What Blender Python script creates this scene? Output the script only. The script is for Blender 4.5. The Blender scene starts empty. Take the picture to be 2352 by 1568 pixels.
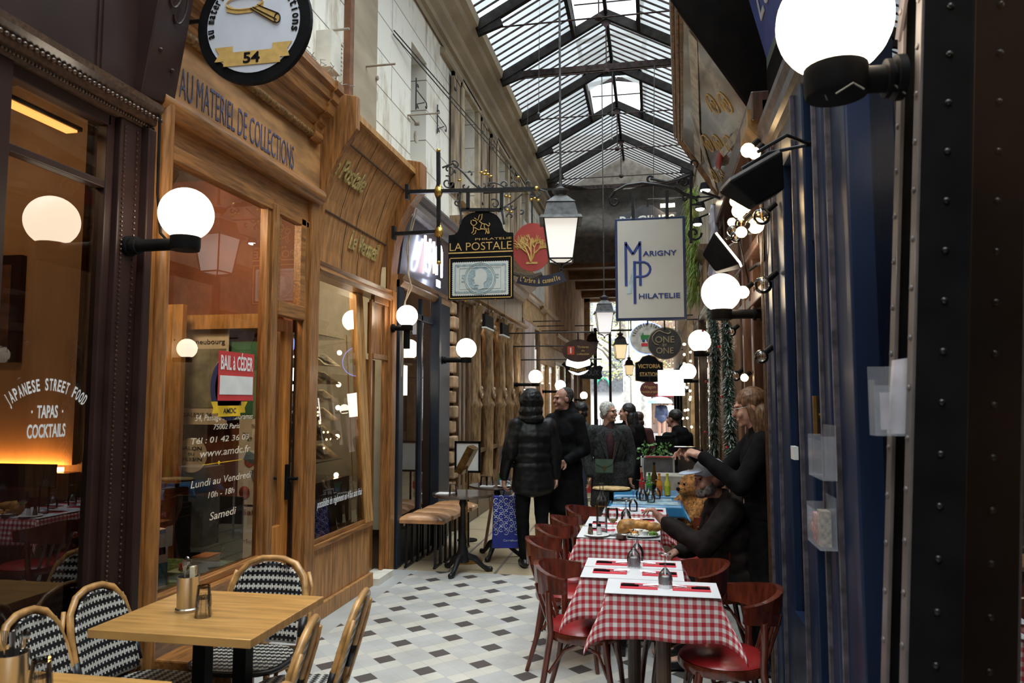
import bpy, bmesh, math, random
from mathutils import Vector as V, Matrix, Euler, noise
R = math.radians
PI = math.pi
random.seed(7)
sc = bpy.context.scene
COL = sc.collection

# ---------------------------------------------------------------- camera
EYE = V((0, 0, 1.66)); FPX = 1700.0
PITCH = math.atan(136 / FPX); YAW = math.atan(0.19)
R_ = R
cam = bpy.data.objects.new('camera', bpy.data.cameras.new('camera'))
COL.objects.link(cam); sc.camera = cam
cam.location = EYE
cam.rotation_euler = (PI / 2 + PITCH, 0, YAW)
cam.data.sensor_width = 36.0
cam.data.lens = 36.0 * FPX / 2352
cam.data.clip_start = 0.05; cam.data.clip_end = 300
cam.data.dof.use_dof = True
cam.data.dof.focus_distance = 6.2
cam.data.dof.aperture_fstop = 4.5

# ---------------------------------------------------------------- sky, exposure
w = bpy.data.worlds.new('overcast_sky'); sc.world = w; w.use_nodes = True
bg = w.node_tree.nodes['Background']
bg.inputs[0].default_value = (0.86, 0.93, 1.0, 1)
bg.inputs[1].default_value = 3.0
sun = bpy.data.objects.new('veiled_sun', bpy.data.lights.new('veiled_sun', 'SUN')); COL.objects.link(sun)
sun.data.energy = 16.0; sun.data.angle = R(75); sun.data.color = (1.0, .985, .95)
sun.rotation_euler = (R(16), R(14), 0)
sc.view_settings.view_transform = 'Standard'
sc.view_settings.look = 'None'
sc.view_settings.gamma = 1.0
sc.view_settings.exposure = -0.2
sc.view_settings.use_curve_mapping = False
try:
    sc.cycles.max_bounces = 10; sc.cycles.transparent_max_bounces = 24
    sc.cycles.diffuse_bounces = 4; sc.cycles.glossy_bounces = 4
    sc.cycles.sample_clamp_indirect = 6; sc.cycles.use_denoising = True
    sc.cycles.caustics_reflective = False; sc.cycles.caustics_refractive = False
except Exception: pass

# measured rays: a photo coordinate -> the direction it was seen in; used to take real positions on real planes
cr = V((math.cos(YAW), math.sin(YAW), 0))
cf = V((-math.sin(YAW) * math.cos(PITCH), math.cos(YAW) * math.cos(PITCH), math.sin(PITCH)))
cu = cr.cross(cf)
def ray(x, y): return cf + cr * ((x - 1176) / FPX) - cu * ((y - 784) / FPX)
def PX(x, y, X): d = ray(x, y); return EYE + d * (X / d.x)
def PY(x, y, Y): d = ray(x, y); return EYE + d * (Y / d.y)
def PZ(x, y, Z): d = ray(x, y); return EYE + d * ((Z - 1.66) / d.z)

# ---------------------------------------------------------------- materials
MATS = {}
def nodes(name):
    m = bpy.data.materials.new(name); m.use_nodes = True
    nt = m.node_tree; b = nt.nodes['Principled BSDF']
    return m, nt, b
def N(nt, t, **k):
    n = nt.nodes.new(t)
    for a, v in k.items(): setattr(n, a, v)
    return n
def c4(c): return (c[0], c[1], c[2], 1)
def mat(name, col, rough=0.5, metal=0.0, var=0.18, scale=9.0, stretch=None, bump=0.0, bscale=None, emit=None, es=1.0, coat=0.0, spec=0.5, alpha=1.0, col2=None):
    """Principled with a noise-varied colour; stretch=(x,y,z) makes grain"""
    if name in MATS: return MATS[name]
    m, nt, b = nodes(name)
    tc = N(nt, 'ShaderNodeTexCoord'); mp = N(nt, 'ShaderNodeMapping')
    nt.links.new(tc.outputs['Object'], mp.inputs[0])
    mp.inputs['Scale'].default_value = stretch or (1, 1, 1)
    nz = N(nt, 'ShaderNodeTexNoise'); nz.inputs['Scale'].default_value = scale; nz.inputs['Detail'].default_value = 5
    nt.links.new(mp.outputs[0], nz.inputs['Vector'])
    mx = N(nt, 'ShaderNodeMix', data_type='RGBA')
    c2 = col2 or tuple(max(0, c * (1 - 2 * var)) for c in col)
    c1 = col if col2 else tuple(min(1, c * (1 + var)) for c in col)
    rp = N(nt, 'ShaderNodeValToRGB'); rp.color_ramp.elements[0].position = .33; rp.color_ramp.elements[1].position = .67
    nt.links.new(nz.outputs[0], rp.inputs[0]); nt.links.new(rp.outputs[0], mx.inputs[0])
    mx.inputs[6].default_value = c4(c2); mx.inputs[7].default_value = c4(c1)
    nt.links.new(mx.outputs[2], b.inputs['Base Color'])
    b.inputs['Roughness'].default_value = rough; b.inputs['Metallic'].default_value = metal
    b.inputs['Specular IOR Level'].default_value = spec
    b.inputs['Coat Weight'].default_value = coat; b.inputs['Coat Roughness'].default_value = .12
    if alpha < 1: b.inputs['Alpha'].default_value = alpha
    if emit:
        b.inputs['Emission Color'].default_value = c4(emit); b.inputs['Emission Strength'].default_value = es
    if bump:
        bp = N(nt, 'ShaderNodeBump'); bp.inputs['Strength'].default_value = bump; bp.inputs['Distance'].default_value = .01
        if bscale:
            n2 = N(nt, 'ShaderNodeTexNoise'); n2.inputs['Scale'].default_value = bscale; n2.inputs['Detail'].default_value = 3
            nt.links.new(mp.outputs[0], n2.inputs['Vector']); nt.links.new(n2.outputs[0], bp.inputs['Height'])
        else: nt.links.new(nz.outputs[0], bp.inputs['Height'])
        nt.links.new(bp.outputs[0], b.inputs['Normal'])
    MATS[name] = m
    return m
def glow(name, col, s):
    if name in MATS: return MATS[name]
    m, nt, b = nodes(name)
    b.inputs['Base Color'].default_value = c4((.8, .8, .8)); b.inputs['Roughness'].default_value = .25
    b.inputs['Emission Color'].default_value = c4(col); b.inputs['Emission Strength'].default_value = s
    MATS[name] = m; return m
def pane(name, tint=(1, 1, 1), refl=1.0, base=.04):
    if name in MATS: return MATS[name]
    m, nt, b = nodes(name); nt.nodes.remove(b)
    out = nt.nodes['Material Output']
    tr = N(nt, 'ShaderNodeBsdfTransparent'); tr.inputs[0].default_value = c4(tint)
    gl = N(nt, 'ShaderNodeBsdfGlossy'); gl.inputs['Roughness'].default_value = 0.0
    fr = N(nt, 'ShaderNodeFresnel'); fr.inputs[0].default_value = 1.52
    ma = N(nt, 'ShaderNodeMath', operation='MULTIPLY_ADD'); ma.inputs[1].default_value = refl; ma.inputs[2].default_value = base
    nt.links.new(fr.outputs[0], ma.inputs[0])
    mx = N(nt, 'ShaderNodeMixShader')
    nt.links.new(ma.outputs[0], mx.inputs[0]); nt.links.new(tr.outputs[0], mx.inputs[1]); nt.links.new(gl.outputs[0], mx.inputs[2])
    nt.links.new(mx.outputs[0], out.inputs[0])
    MATS[name] = m; return m
def glassy(name, col=(1, 1, 1), rough=0.0):
    if name in MATS: return MATS[name]
    m, nt, b = nodes(name)
    b.inputs['Base Color'].default_value = c4(col); b.inputs['Roughness'].default_value = rough
    b.inputs['Transmission Weight'].default_value = 1.0; b.inputs['IOR'].default_value = 1.3
    MATS[name] = m; return m

# a scratch scene to evaluate lettering and fused bodies quickly
SCR = bpy.data.scenes.new('scratch')
def bake(ob):
    SCR.collection.objects.link(ob)
    with bpy.context.temp_override(scene=SCR, view_layer=SCR.view_layers[0]):
        dg = bpy.context.evaluated_depsgraph_get(); dg.update()
        return bpy.data.meshes.new_from_object(ob.evaluated_get(dg))
# ---------------------------------------------------------------- mesh builder
class B:
    def __init__(s): s.bm = bmesh.new(); s.k = 0; s.uv = s.bm.loops.layers.uv.new('UVMap')
    def m(s, k): s.k = k; return s
    def face(s, vs, uvs=None):
        try: f = s.bm.faces.new(vs)
        except ValueError: return None
        f.material_index = s.k
        if uvs:
            for l, q in zip(f.loops, uvs): l[s.uv].uv = q
        return f
    def poly(s, pts, uvs=None): s.face([s.bm.verts.new(p) for p in pts], uvs); return s
    def hexa(s, p):      # 8 points: bottom ring 0-3, top ring 4-7
        v = [s.bm.verts.new(q) for q in p]
        for f in ((3, 2, 1, 0), (4, 5, 6, 7), (0, 1, 5, 4), (1, 2, 6, 5), (2, 3, 7, 6), (3, 0, 4, 7)): s.face([v[i] for i in f])
        return s
    def box(s, x0, x1, y0, y1, z0, z1, M=None):
        p = [V(q) for q in ((x0, y0, z0), (x1, y0, z0), (x1, y1, z0), (x0, y1, z0), (x0, y0, z1), (x1, y0, z1), (x1, y1, z1), (x0, y1, z1))]
        if M: p = [M @ q for q in p]
        return s.hexa(p)
    def beam(s, a, b, wd, h=None, up=(0, 0, 1)):
        a = V(a); b = V(b); d = (b - a).normalized(); h = h or wd
        u = V(up)
        if abs(d.dot(u)) > .98: u = V((0, 1, 0))
        x = d.cross(u).normalized(); y = x.cross(d)
        q = [(-1, -1), (1, -1), (1, 1), (-1, 1)]
        return s.hexa([c + x * (i * wd / 2) + y * (j * h / 2) for c in (a, b) for i, j in q])
    def tube(s, pts, r, n=8, closed=False, flat=1.0, caps=True):
        pts = [V(p) for p in pts]; m = len(pts)
        rs = r if isinstance(r, (list, tuple)) else [r] * m
        def tg(i):
            if closed: return (pts[(i + 1) % m] - pts[i - 1]).normalized()
            return (pts[min(i + 1, m - 1)] - pts[max(i - 1, 0)]).normalized()
        t0 = tg(0); nn = t0.orthogonal().normalized()
        if abs(t0.z) < .95: nn = (V((0, 0, 1)) - t0 * t0.z).normalized()
        rings = []
        for i in range(m):
            t = tg(i); nn = (nn - t * nn.dot(t)).normalized(); bb = t.cross(nn)
            rings.append([s.bm.verts.new(pts[i] + (nn * math.cos(2 * PI * k / n) + bb * math.sin(2 * PI * k / n) * flat) * rs[i]) for k in range(n)])
        for i in range(m if closed else m - 1):
            A = rings[i]; Bq = rings[(i + 1) % m]
            for k in range(n): s.face([A[k], A[(k + 1) % n], Bq[(k + 1) % n], Bq[k]])
        if not closed and caps:
            s.face(rings[0][::-1]); s.face(rings[-1])
        return s
    def cyl(s, a, b, r, r2=None, n=16): return s.tube([a, b], [r, r if r2 is None else r2], n)
    def lathe(s, prof, o=(0, 0, 0), n=24, M=None, sy=1.0):
        o = V(o); rings = []
        for (r, z) in prof:
            if r < 1e-5: q = [V((0, 0, z))]
            else: q = [V((r * math.cos(2 * PI * k / n), sy * r * math.sin(2 * PI * k / n), z)) for k in range(n)]
            rings.append([s.bm.verts.new(o + (M @ p if M else p)) for p in q])
        for A, C in zip(rings, rings[1:]):
            for k in range(n):
                a0 = A[k % len(A)]; a1 = A[(k + 1) % len(A)]; b0 = C[k % len(C)]; b1 = C[(k + 1) % len(C)]
                vs = []
                for q in (a0, a1, b1, b0):
                    if q not in vs: vs.append(q)
                if len(vs) > 2: s.face(vs)
        for A, fl in ((rings[0], True), (rings[-1], False)):
            if len(A) > 2: s.face(A[::-1] if fl else A)
        return s
    def ball(s, o, r, n=16, sc_=(1, 1, 1), M=None):
        k = n // 2
        prof = [(math.sin(PI * i / k) * r, -math.cos(PI * i / k) * r) for i in range(k + 1)]
        prof[0] = (0, -r); prof[-1] = (0, r)
        S = Matrix.Diagonal(V(sc_)).to_3x3()
        return s.lathe(prof, o, n, (M.to_3x3() @ S) if M else S)
    def prism(s, pts, t, o, ux, uy, uvs=False):
        """2-D outline pts extruded by vector t from plane at o with axes ux, uy"""
        o = V(o); ux = V(ux); uy = V(uy); t = V(t)
        A = [s.bm.verts.new(o + ux * p[0] + uy * p[1]) for p in pts]
        C = [s.bm.verts.new(o + ux * p[0] + uy * p[1] + t) for p in pts]
        n = len(pts)
        s.face(A[::-1], [pts[i] for i in range(n)][::-1]); s.face(C, pts)
        for i in range(n): s.face([A[i], A[(i + 1) % n], C[(i + 1) % n], C[i]])
        return s
    def sweep(s, prof, a, b, out, up=(0, 0, 1)):
        """cross-section prof [(out, up)...] swept along a->b"""
        a = V(a); b = V(b)
        A = [s.bm.verts.new(a + V(out) * p[0] + V(up) * p[1]) for p in prof]
        C = [s.bm.verts.new(b + V(out) * p[0] + V(up) * p[1]) for p in prof]
        n = len(prof)
        for i in range(n): s.face([A[i], A[(i + 1) % n], C[(i + 1) % n], C[i]])
        s.face(A[::-1]); s.face(C)
        return s
    def rect(s, o, ux, uy, w_, h_, t=None):
        """rectangle centred on o; optional thickness along -normal"""
        o = V(o); ux = V(ux).normalized(); uy = V(uy).normalized(); nn = ux.cross(uy)
        q = [(-.5, -.5), (.5, -.5), (.5, .5), (-.5, .5)]
        f = [o + ux * (i * w_) + uy * (j * h_) for i, j in q]
        if t: s.hexa([p - nn * t for p in f] + f)
        else: s.poly(f, [(0, 0), (1, 0), (1, 1), (0, 1)])
        return s
    def text(s, txt, o, ux, uy, w_=None, h_=.1, depth=.003, shear=0.0, align='C', bold=0.0, sp=1.0):
        """lettering: o = centre of the base line, ux/uy axes, w_ = width of the whole line, h_ = height of a capital"""
        cu_ = bpy.data.curves.new('t', 'FONT'); cu_.body = txt; cu_.size = 1.0; cu_.extrude = .001; cu_.offset = bold; cu_.resolution_u = 3
        cu_.space_character = sp
        ob = bpy.data.objects.new('t', cu_); me = bake(ob)
        if not me.vertices: return s
        xs = [v.co.x for v in me.vertices]; x0 = min(xs); x1 = max(xs); hh = .70
        kx = (w_ / (x1 - x0)) if w_ else h_ / hh; ky = h_ / hh
        o = V(o); ux = V(ux).normalized(); uy = V(uy).normalized(); nn = ux.cross(uy)
        off = {'C': (x0 + x1) / 2, 'L': x0, 'R': x1}[align]
        vs = [s.bm.verts.new(o + ux * ((v.co.x - off) * kx + shear * v.co.y * ky) + uy * (v.co.y * ky) + nn * (depth if v.co.z > 0 else 0)) for v in me.vertices]
        for p in me.polygons: s.face([vs[i] for i in p.vertices])
        bpy.data.objects.remove(ob); bpy.data.meshes.remove(me)
        return s
    def arc(s, txt, c, ux, uy, r, a0, a1, h_, depth=.003, inward=False, bold=0.0, wk=.75):
        """letters on a circle of radius r about c from angle a0 to a1 (degrees, measured from ux)"""
        n = len(txt); ux = V(ux).normalized(); uy = V(uy).normalized()
        for i, ch in enumerate(txt):
            if ch == ' ': continue
            a = R(a0 + (a1 - a0) * (i + .5) / n)
            e = ux * math.cos(a) + uy * math.sin(a)
            up = -e if inward else e
            rt = up.cross(ux.cross(uy)); 
            wd = abs(R(a1 - a0)) * r / n * (wk if ch not in 'IJil1.' else wk * .4)
            s.text(ch, V(c) + e * r, rt, up, wd, h_, depth, bold=bold)
        return s
def world_inv(p): return Matrix.LocRotScale(p.location, p.rotation_euler, None).inverted()
def obj(name, b, mats, parent=None, smooth=None, bevel=0.0, W=False):
    """link builder b as ONE mesh object; W: its coordinates are world ones although it has a parent"""
    me = bpy.data.meshes.new(name)
    bm = b.bm if isinstance(b, B) else b
    bmesh.ops.recalc_face_normals(bm, faces=bm.faces)
    if parent and W:
        M = world_inv(parent if not parent.parent else parent.parent)
        bm.transform(M)
    bm.to_mesh(me); bm.free()
    for m in (mats if isinstance(mats, (list, tuple)) else [mats]): me.materials.append(m)
    o = bpy.data.objects.new(name, me); COL.objects.link(o)
    if parent: o.parent = parent
    if smooth:
        for p in me.polygons: p.use_smooth = True
        if smooth < 180:
            try: me.set_sharp_from_angle(angle=R(smooth))
            except Exception: pass
    if bevel:
        md = o.modifiers.new('edge', 'BEVEL'); md.width = bevel; md.segments = 2; md.limit_method = 'ANGLE'; md.angle_limit = R(40)
    return o
def tag(o, label, cat, group=None, kind=None):
    if label: o['label'] = label
    if cat: o['category'] = cat
    if group: o['group'] = group
    if kind: o['kind'] = kind
    return o
def thing(name, label, cat, loc=(0, 0, 0), rz=0.0, group=None):
    o = bpy.data.objects.new(name, None); COL.objects.link(o); o.empty_display_size = .1
    o.location = loc; o.rotation_euler = (0, 0, rz)
    return tag(o, label, cat, group)
def struct(name, b, m, **k):
    o = obj(name, b, m, **k); o['kind'] = 'structure'; return o
def dup(root, loc, rz=None, label=None, group=None, scale=None):
    r = root.copy(); COL.objects.link(r); r.location = loc
    if rz is not None: r.rotation_euler = (0, 0, rz)
    if label: r['label'] = label
    if group: r['group'] = group
    if scale: r.scale = (scale,) * 3
    for ch in list(root.children):
        c = ch.copy(); COL.objects.link(c); c.parent = r
        for g in list(ch.children):
            d = g.copy(); COL.objects.link(d); d.parent = c
    return r
def blob(name, shapes, m, parent=None, vox=.012, smooth_it=6, disp=0.0, dscale=12.0, W=False):
    """shapes fused into one continuous surface. ('c',p0,p1,r0,r1[,flat]) capsule, ('e',centre,(rx,ry,rz)[,euler]) ellipsoid"""
    b = B()
    for q in shapes:
        if q[0] == 'c':
            p0, p1, r0, r1 = V(q[1]), V(q[2]), q[3], q[4]
            d = p1 - p0; L = d.length; d = d / max(L, 1e-6)
            k = []; rr = []
            for i in range(4, -1, -1): a = PI / 2 * i / 4; k.append(p0 - d * r0 * math.sin(a)); rr.append(max(r0 * math.cos(a), 1e-4))
            for i in range(0, 5): a = PI / 2 * i / 4; k.append(p1 + d * r1 * math.sin(a)); rr.append(max(r1 * math.cos(a), 1e-4))
            b.tube(k, rr, 12)
        else:
            M = Euler(q[3]).to_matrix() if len(q) > 3 else Matrix.Identity(3)
            b.ball(q[1], 1.0, 16, q[2], M)
    tmp = obj('tmp', b, [])
    md = tmp.modifiers.new('r', 'REMESH'); md.mode = 'VOXEL'; md.voxel_size = vox; md.use_smooth_shade = True
    if smooth_it:
        s2 = tmp.modifiers.new('s', 'SMOOTH'); s2.factor = .6; s2.iterations = smooth_it
    COL.objects.unlink(tmp); me = bake(tmp)
    bpy.data.objects.remove(tmp)
    if disp:
        cs = [v.co.copy() for v in me.vertices]; ns = [v.normal.copy() for v in me.vertices]; out = []
        for c, n in zip(cs, ns): out.extend(c + n * disp * (noise.noise(c * dscale) + .5 * noise.noise(c * dscale * 2.3)))
        me.vertices.foreach_set('co', out); me.update()
    if parent and W: me.transform(world_inv(parent if not parent.parent else parent.parent))
    me.materials.clear(); me.materials.append(m); me.name = name
    for p in me.polygons: p.use_smooth = True
    o = bpy.data.objects.new(name, me); COL.objects.link(o)
    if parent: o.parent = parent
    return o
X_, Y_, Z_ = V((1, 0, 0)), V((0, 1, 0)), V((0, 0, 1))
# ================================================================ materials of the place
# grain runs along the named axis (small scale = long grain)
OAK = dict(rough=.42, var=.25, scale=14, coat=.15)
oak_z = mat('golden_oak_upright', (.30, .125, .034), stretch=(4, 4, .35), bump=.15, **OAK)
oak_y = mat('golden_oak_lengthwise', (.30, .125, .034), stretch=(4, .35, 4), bump=.15, **OAK)
oak_w = mat('worn_oak_boards', (.40, .19, .065), rough=.55, var=.22, scale=9, stretch=(2, 3, .4), bump=.15)
oak_lt = mat('light_oak', (.46, .235, .075), rough=.45, var=.2, scale=12, stretch=(3, 3, .4))
brown_p = mat('dark_brown_paint', (.028, .013, .011), rough=.42, var=.12, scale=5, coat=.08, bump=.05, spec=.3)
brown_g = mat('dark_brown_gilt_edge', (.07, .035, .02), rough=.3, var=.3, scale=60, coat=.3)
rope_m = mat('tarnished_gilt_rope', (.22, .11, .03), rough=.5, var=.35, scale=40)
gold = mat('gold_leaf', (.62, .40, .10), rough=.3, metal=.85, var=.15, scale=30)
goldflat = mat('gold_paint', (.60, .38, .12), rough=.45, var=.08, scale=30)
black_i = mat('black_iron', (.014, .014, .016), rough=.4, metal=.3, var=.3, scale=30)
grey_i = mat('old_grey_iron', (.07, .068, .07), rough=.55, metal=.3, var=.3, scale=20)
rust_i = mat('rusty_dark_iron', (.040, .024, .022), rough=.7, var=.35, scale=18, spec=.2)
white_m = mat('white_enamel', (.74, .75, .74), rough=.35, var=.04)
black_m = mat('matte_black', (.008, .008, .009), rough=.5, var=.2, spec=.08)
blue_p = mat('navy_blue_paint', (.010, .021, .058), rough=.4, var=.12, scale=6, coat=.05, stretch=(1, 1, .3), spec=.3)
blue_d = mat('slate_blue_paint', (.016, .022, .034), rough=.42, var=.12, scale=6, coat=.05, spec=.3)
steel = mat('brushed_steel', (.55, .53, .50), rough=.28, metal=1.0, var=.12, scale=20, stretch=(1, 1, .1))
chrome = mat('polished_cutlery_steel', (.6, .6, .6), rough=.15, metal=1.0, var=.05)
brass = mat('aged_brass', (.45, .27, .08), rough=.3, metal=.9, var=.2, scale=20)
globe_m = glow('lit_opal_globe', (1.0, .83, .62), 9.0)
bulb_m = glow('lit_filament_bulb', (1.0, .68, .32), 16.0)
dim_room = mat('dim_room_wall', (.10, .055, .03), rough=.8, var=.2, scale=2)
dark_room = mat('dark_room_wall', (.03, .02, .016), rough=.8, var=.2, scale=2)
gl_shop = pane('shop_window_glass', (.93, .93, .92), 1.25, .07)
gl_thin = pane('clear_thin_glass', (.97, .98, .98), .9, .02)
stone = mat('pale_painted_stone', (.70, .665, .585), rough=.85, var=.13, scale=3, bump=.12, bscale=25)
stone2 = mat('ochre_limestone', (.47, .385, .27), rough=.85, var=.2, scale=4, bump=.2)
corn_m = mat('buff_cornice_plaster', (.40, .33, .235), rough=.8, var=.12, scale=4, stretch=(1, .3, 1))

def stone_wall_mat():
    m, nt, b = nodes('coursed_stone_wall')
    g = N(nt, 'ShaderNodeNewGeometry'); mp = N(nt, 'ShaderNodeMapping'); nt.links.new(g.outputs['Position'], mp.inputs[0])
    sx = N(nt, 'ShaderNodeSeparateXYZ'); nt.links.new(mp.outputs[0], sx.inputs[0])
    cx = N(nt, 'ShaderNodeCombineXYZ'); nt.links.new(sx.outputs[1], cx.inputs[0]); nt.links.new(sx.outputs[2], cx.inputs[1])
    br = N(nt, 'ShaderNodeTexBrick'); nt.links.new(cx.outputs[0], br.inputs['Vector'])
    br.inputs['Color1'].default_value = (.86, .83, .76, 1); br.inputs['Color2'].default_value = (.82, .78, .70, 1); br.inputs['Mortar'].default_value = (.24, .21, .17, 1)
    br.inputs['Scale'].default_value = 1; br.inputs['Mortar Size'].default_value = .006; br.inputs['Brick Width'].default_value = 2.3; br.inputs['Row Height'].default_value = .36
    nz = N(nt, 'ShaderNodeTexNoise'); nz.inputs['Scale'].default_value = 2.2; nz.inputs['Detail'].default_value = 8; nz.inputs['Roughness'].default_value = .7
    mp2 = N(nt, 'ShaderNodeMapping'); mp2.inputs['Scale'].default_value = (1, 2, .5); nt.links.new(g.outputs['Position'], mp2.inputs[0]); nt.links.new(mp2.outputs[0], nz.inputs['Vector'])
    rp = N(nt, 'ShaderNodeValToRGB'); rp.color_ramp.elements[0].position = .36; rp.color_ramp.elements[0].color = (.5, .42, .31, 1); rp.color_ramp.elements[1].position = .5; rp.color_ramp.elements[1].color = (1, 1, 1, 1)
    nt.links.new(nz.outputs[0], rp.inputs[0])
    mx = N(nt, 'ShaderNodeMix', data_type='RGBA', blend_type='MULTIPLY'); mx.inputs[0].default_value = .75
    nt.links.new(br.outputs[0], mx.inputs[6]); nt.links.new(rp.outputs[0], mx.inputs[7]); nt.links.new(mx.outputs[2], b.inputs['Base Color'])
    b.inputs['Roughness'].default_value = .85
    return m
stonewall = stone_wall_mat()

def floor_mat():
    m, nt, b = nodes('tiled_passage_floor')
    L = nt.links.new
    def mt(op, a, c=None, d=None):
        n = N(nt, 'ShaderNodeMath', operation=op)
        for i, q in enumerate((a, c, d)):
            if q is None: continue
            if isinstance(q, (int, float)): n.inputs[i].default_value = q
            else: L(q, n.inputs[i])
        return n.outputs[0]
    g = N(nt, 'ShaderNodeNewGeometry'); s = N(nt, 'ShaderNodeSeparateXYZ'); L(g.outputs['Position'], s.inputs[0])
    x = mt('DIVIDE', mt('ADD', s.outputs[0], 1.41), .0785)
    y0 = mt('ADD', mt('ADD', s.outputs[1], -4.855), mt('MULTIPLY', mt('ADD', s.outputs[0], 1.41), -.045))
    y = mt('DIVIDE', y0, .0815)
    sa = mt('MULTIPLY', mt('ADD', x, y), .5); ta = mt('MULTIPLY', mt('SUBTRACT', x, y), .5)
    i = mt('ROUND', sa); j = mt('ROUND', ta)
    c = mt('FLOORED_MODULO', mt('SUBTRACT', mt('MULTIPLY', i, 3.0), j), 8.0)
    def eq(k): return mt('COMPARE', c, float(k), .3)
    dark = eq(0)
    grey = mt('MAXIMUM', mt('MAXIMUM', eq(3), eq(6)), mt('MAXIMUM', eq(2), eq(5)))
    jd = mt('MINIMUM', mt('SUBTRACT', .5, mt('ABSOLUTE', mt('SUBTRACT', sa, i))), mt('SUBTRACT', .5, mt('ABSOLUTE', mt('SUBTRACT', ta, j))))
    joint = mt('LESS_THAN', jd, .012)
    nz = N(nt, 'ShaderNodeTexNoise'); nz.inputs['Scale'].default_value = 3; nz.inputs['Detail'].default_value = 6; L(g.outputs['Position'], nz.inputs['Vector'])
    wn = N(nt, 'ShaderNodeTexWhiteNoise', noise_dimensions='2D'); cv = N(nt, 'ShaderNodeCombineXYZ'); L(i, cv.inputs[0]); L(j, cv.inputs[1]); L(cv.outputs[0], wn.inputs['Vector'])
    def mix(f, a, c_):
        n = N(nt, 'ShaderNodeMix', data_type='RGBA')
        if isinstance(f, float): n.inputs[0].default_value = f
        else: L(f, n.inputs[0])
        for k, q in ((6, a), (7, c_)):
            if isinstance(q, tuple): n.inputs[k].default_value = q
            else: L(q, n.inputs[k])
        return n.outputs[2]
    white = mix(wn.outputs[0], (.60, .58, .53, 1), (.55, .54, .50, 1))
    gry = mix(wn.outputs[0], (.44, .45, .46, 1), (.49, .49, .485, 1))
    col = mix(grey, white, gry); col = mix(joint, col, (.40, .385, .35, 1)); col = mix(dark, col, (.085, .075, .075, 1))
    border = mt('LESS_THAN', s.outputs[0], -2.32)
    col = mix(border, col, (.44, .45, .45, 1))
    # far part: large beige slabs with thin dark fillets
    fx = mt('ABSOLUTE', mt('SUBTRACT', mt('FRACT', mt('DIVIDE', mt('ADD', s.outputs[0], mt('MULTIPLY', s.outputs[1], .02)), .46)), .5))
    fy = mt('ABSOLUTE', mt('SUBTRACT', mt('FRACT', mt('DIVIDE', s.outputs[1], .95)), .5))
    ln = mt('GREATER_THAN', mt('MAXIMUM', mt('SUBTRACT', fx, .468), mt('SUBTRACT', fy, .487)), 0.0)
    far = mix(ln, (.46, .37, .235, 1), (.10, .10, .11, 1))
    far = mix(mt('MULTIPLY', nz.outputs[0], .5), far, (.36, .30, .22, 1))
    col = mix(mt('GREATER_THAN', s.outputs[1], 7.12), col, far)
    rp = N(nt, 'ShaderNodeValToRGB'); rp.color_ramp.elements[0].position = .3; rp.color_ramp.elements[0].color = (.8, .78, .74, 1); rp.color_ramp.elements[1].position = .6
    L(nz.outputs[0], rp.inputs[0])
    mu = N(nt, 'ShaderNodeMix', data_type='RGBA', blend_type='MULTIPLY'); mu.inputs[0].default_value = .8; L(col, mu.inputs[6]); L(rp.outputs[0], mu.inputs[7])
    L(mu.outputs[2], b.inputs['Base Color']); b.inputs['Roughness'].default_value = .38
    return m

# ================================================================ structure
WL, WR = -2.55, 0.72
struct('floor', B().box(-6, 5, -5, 30, -.2, 0), floor_mat())
# upper left wall with real window openings
WINS = [(7.5, 8.06, 4.28, 5.6), (9.62, 10.44, 4.45, 5.95), (11.95, 12.75, 4.45, 5.95), (14.1, 14.9, 4.45, 5.95)]
b = B(); x0, x1 = -3.0, WL
ys = [-5] + [q for w_ in WINS for q in w_[:2]] + [28.0]
for k in range(0, len(ys), 2): b.box(x0, x1, ys[k], ys[k + 1], 3.62 if k else 3.9, 6.35)
for (a, c, z0, z1) in WINS: b.box(x0, x1, a, c, 3.62, z0); b.box(x0, x1, a, c, z1, 6.35)
struct('wall_left', b, stonewall)
struct('wall_right', B().box(.95, 1.4, -5, 28, 3.45, 6.35), mat('right_wall_plaster', (.45, .37, .27), rough=.85, var=.2, scale=3))
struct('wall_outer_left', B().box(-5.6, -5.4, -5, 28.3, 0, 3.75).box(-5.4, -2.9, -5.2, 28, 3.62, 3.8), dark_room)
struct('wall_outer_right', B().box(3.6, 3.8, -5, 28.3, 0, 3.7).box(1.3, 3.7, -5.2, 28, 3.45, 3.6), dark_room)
struct('wall_light_stop', B().box(-5.6, 3.8, -5.3, -5.1, 0, 7.6), dim_room)  # unseen closing wall, added to keep sky light from flooding in
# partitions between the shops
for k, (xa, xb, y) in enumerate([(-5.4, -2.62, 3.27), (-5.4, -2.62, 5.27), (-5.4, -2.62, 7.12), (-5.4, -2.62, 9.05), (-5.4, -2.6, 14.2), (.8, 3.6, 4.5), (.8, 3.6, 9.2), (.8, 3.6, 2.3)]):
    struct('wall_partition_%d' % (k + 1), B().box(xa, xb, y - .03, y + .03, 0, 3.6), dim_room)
# pale pilaster strips and string courses on the upper wall
struct('trim_1', B().box(WL, WL + .03, 5.83, 6.42, 3.95, 6.2), corn_m)
struct('trim_2', B().box(WL, WL + .06, 5.72, 5.80, 3.95, 6.2), mat('rust_downpipe', (.22, .09, .04), rough=.6))
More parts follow.
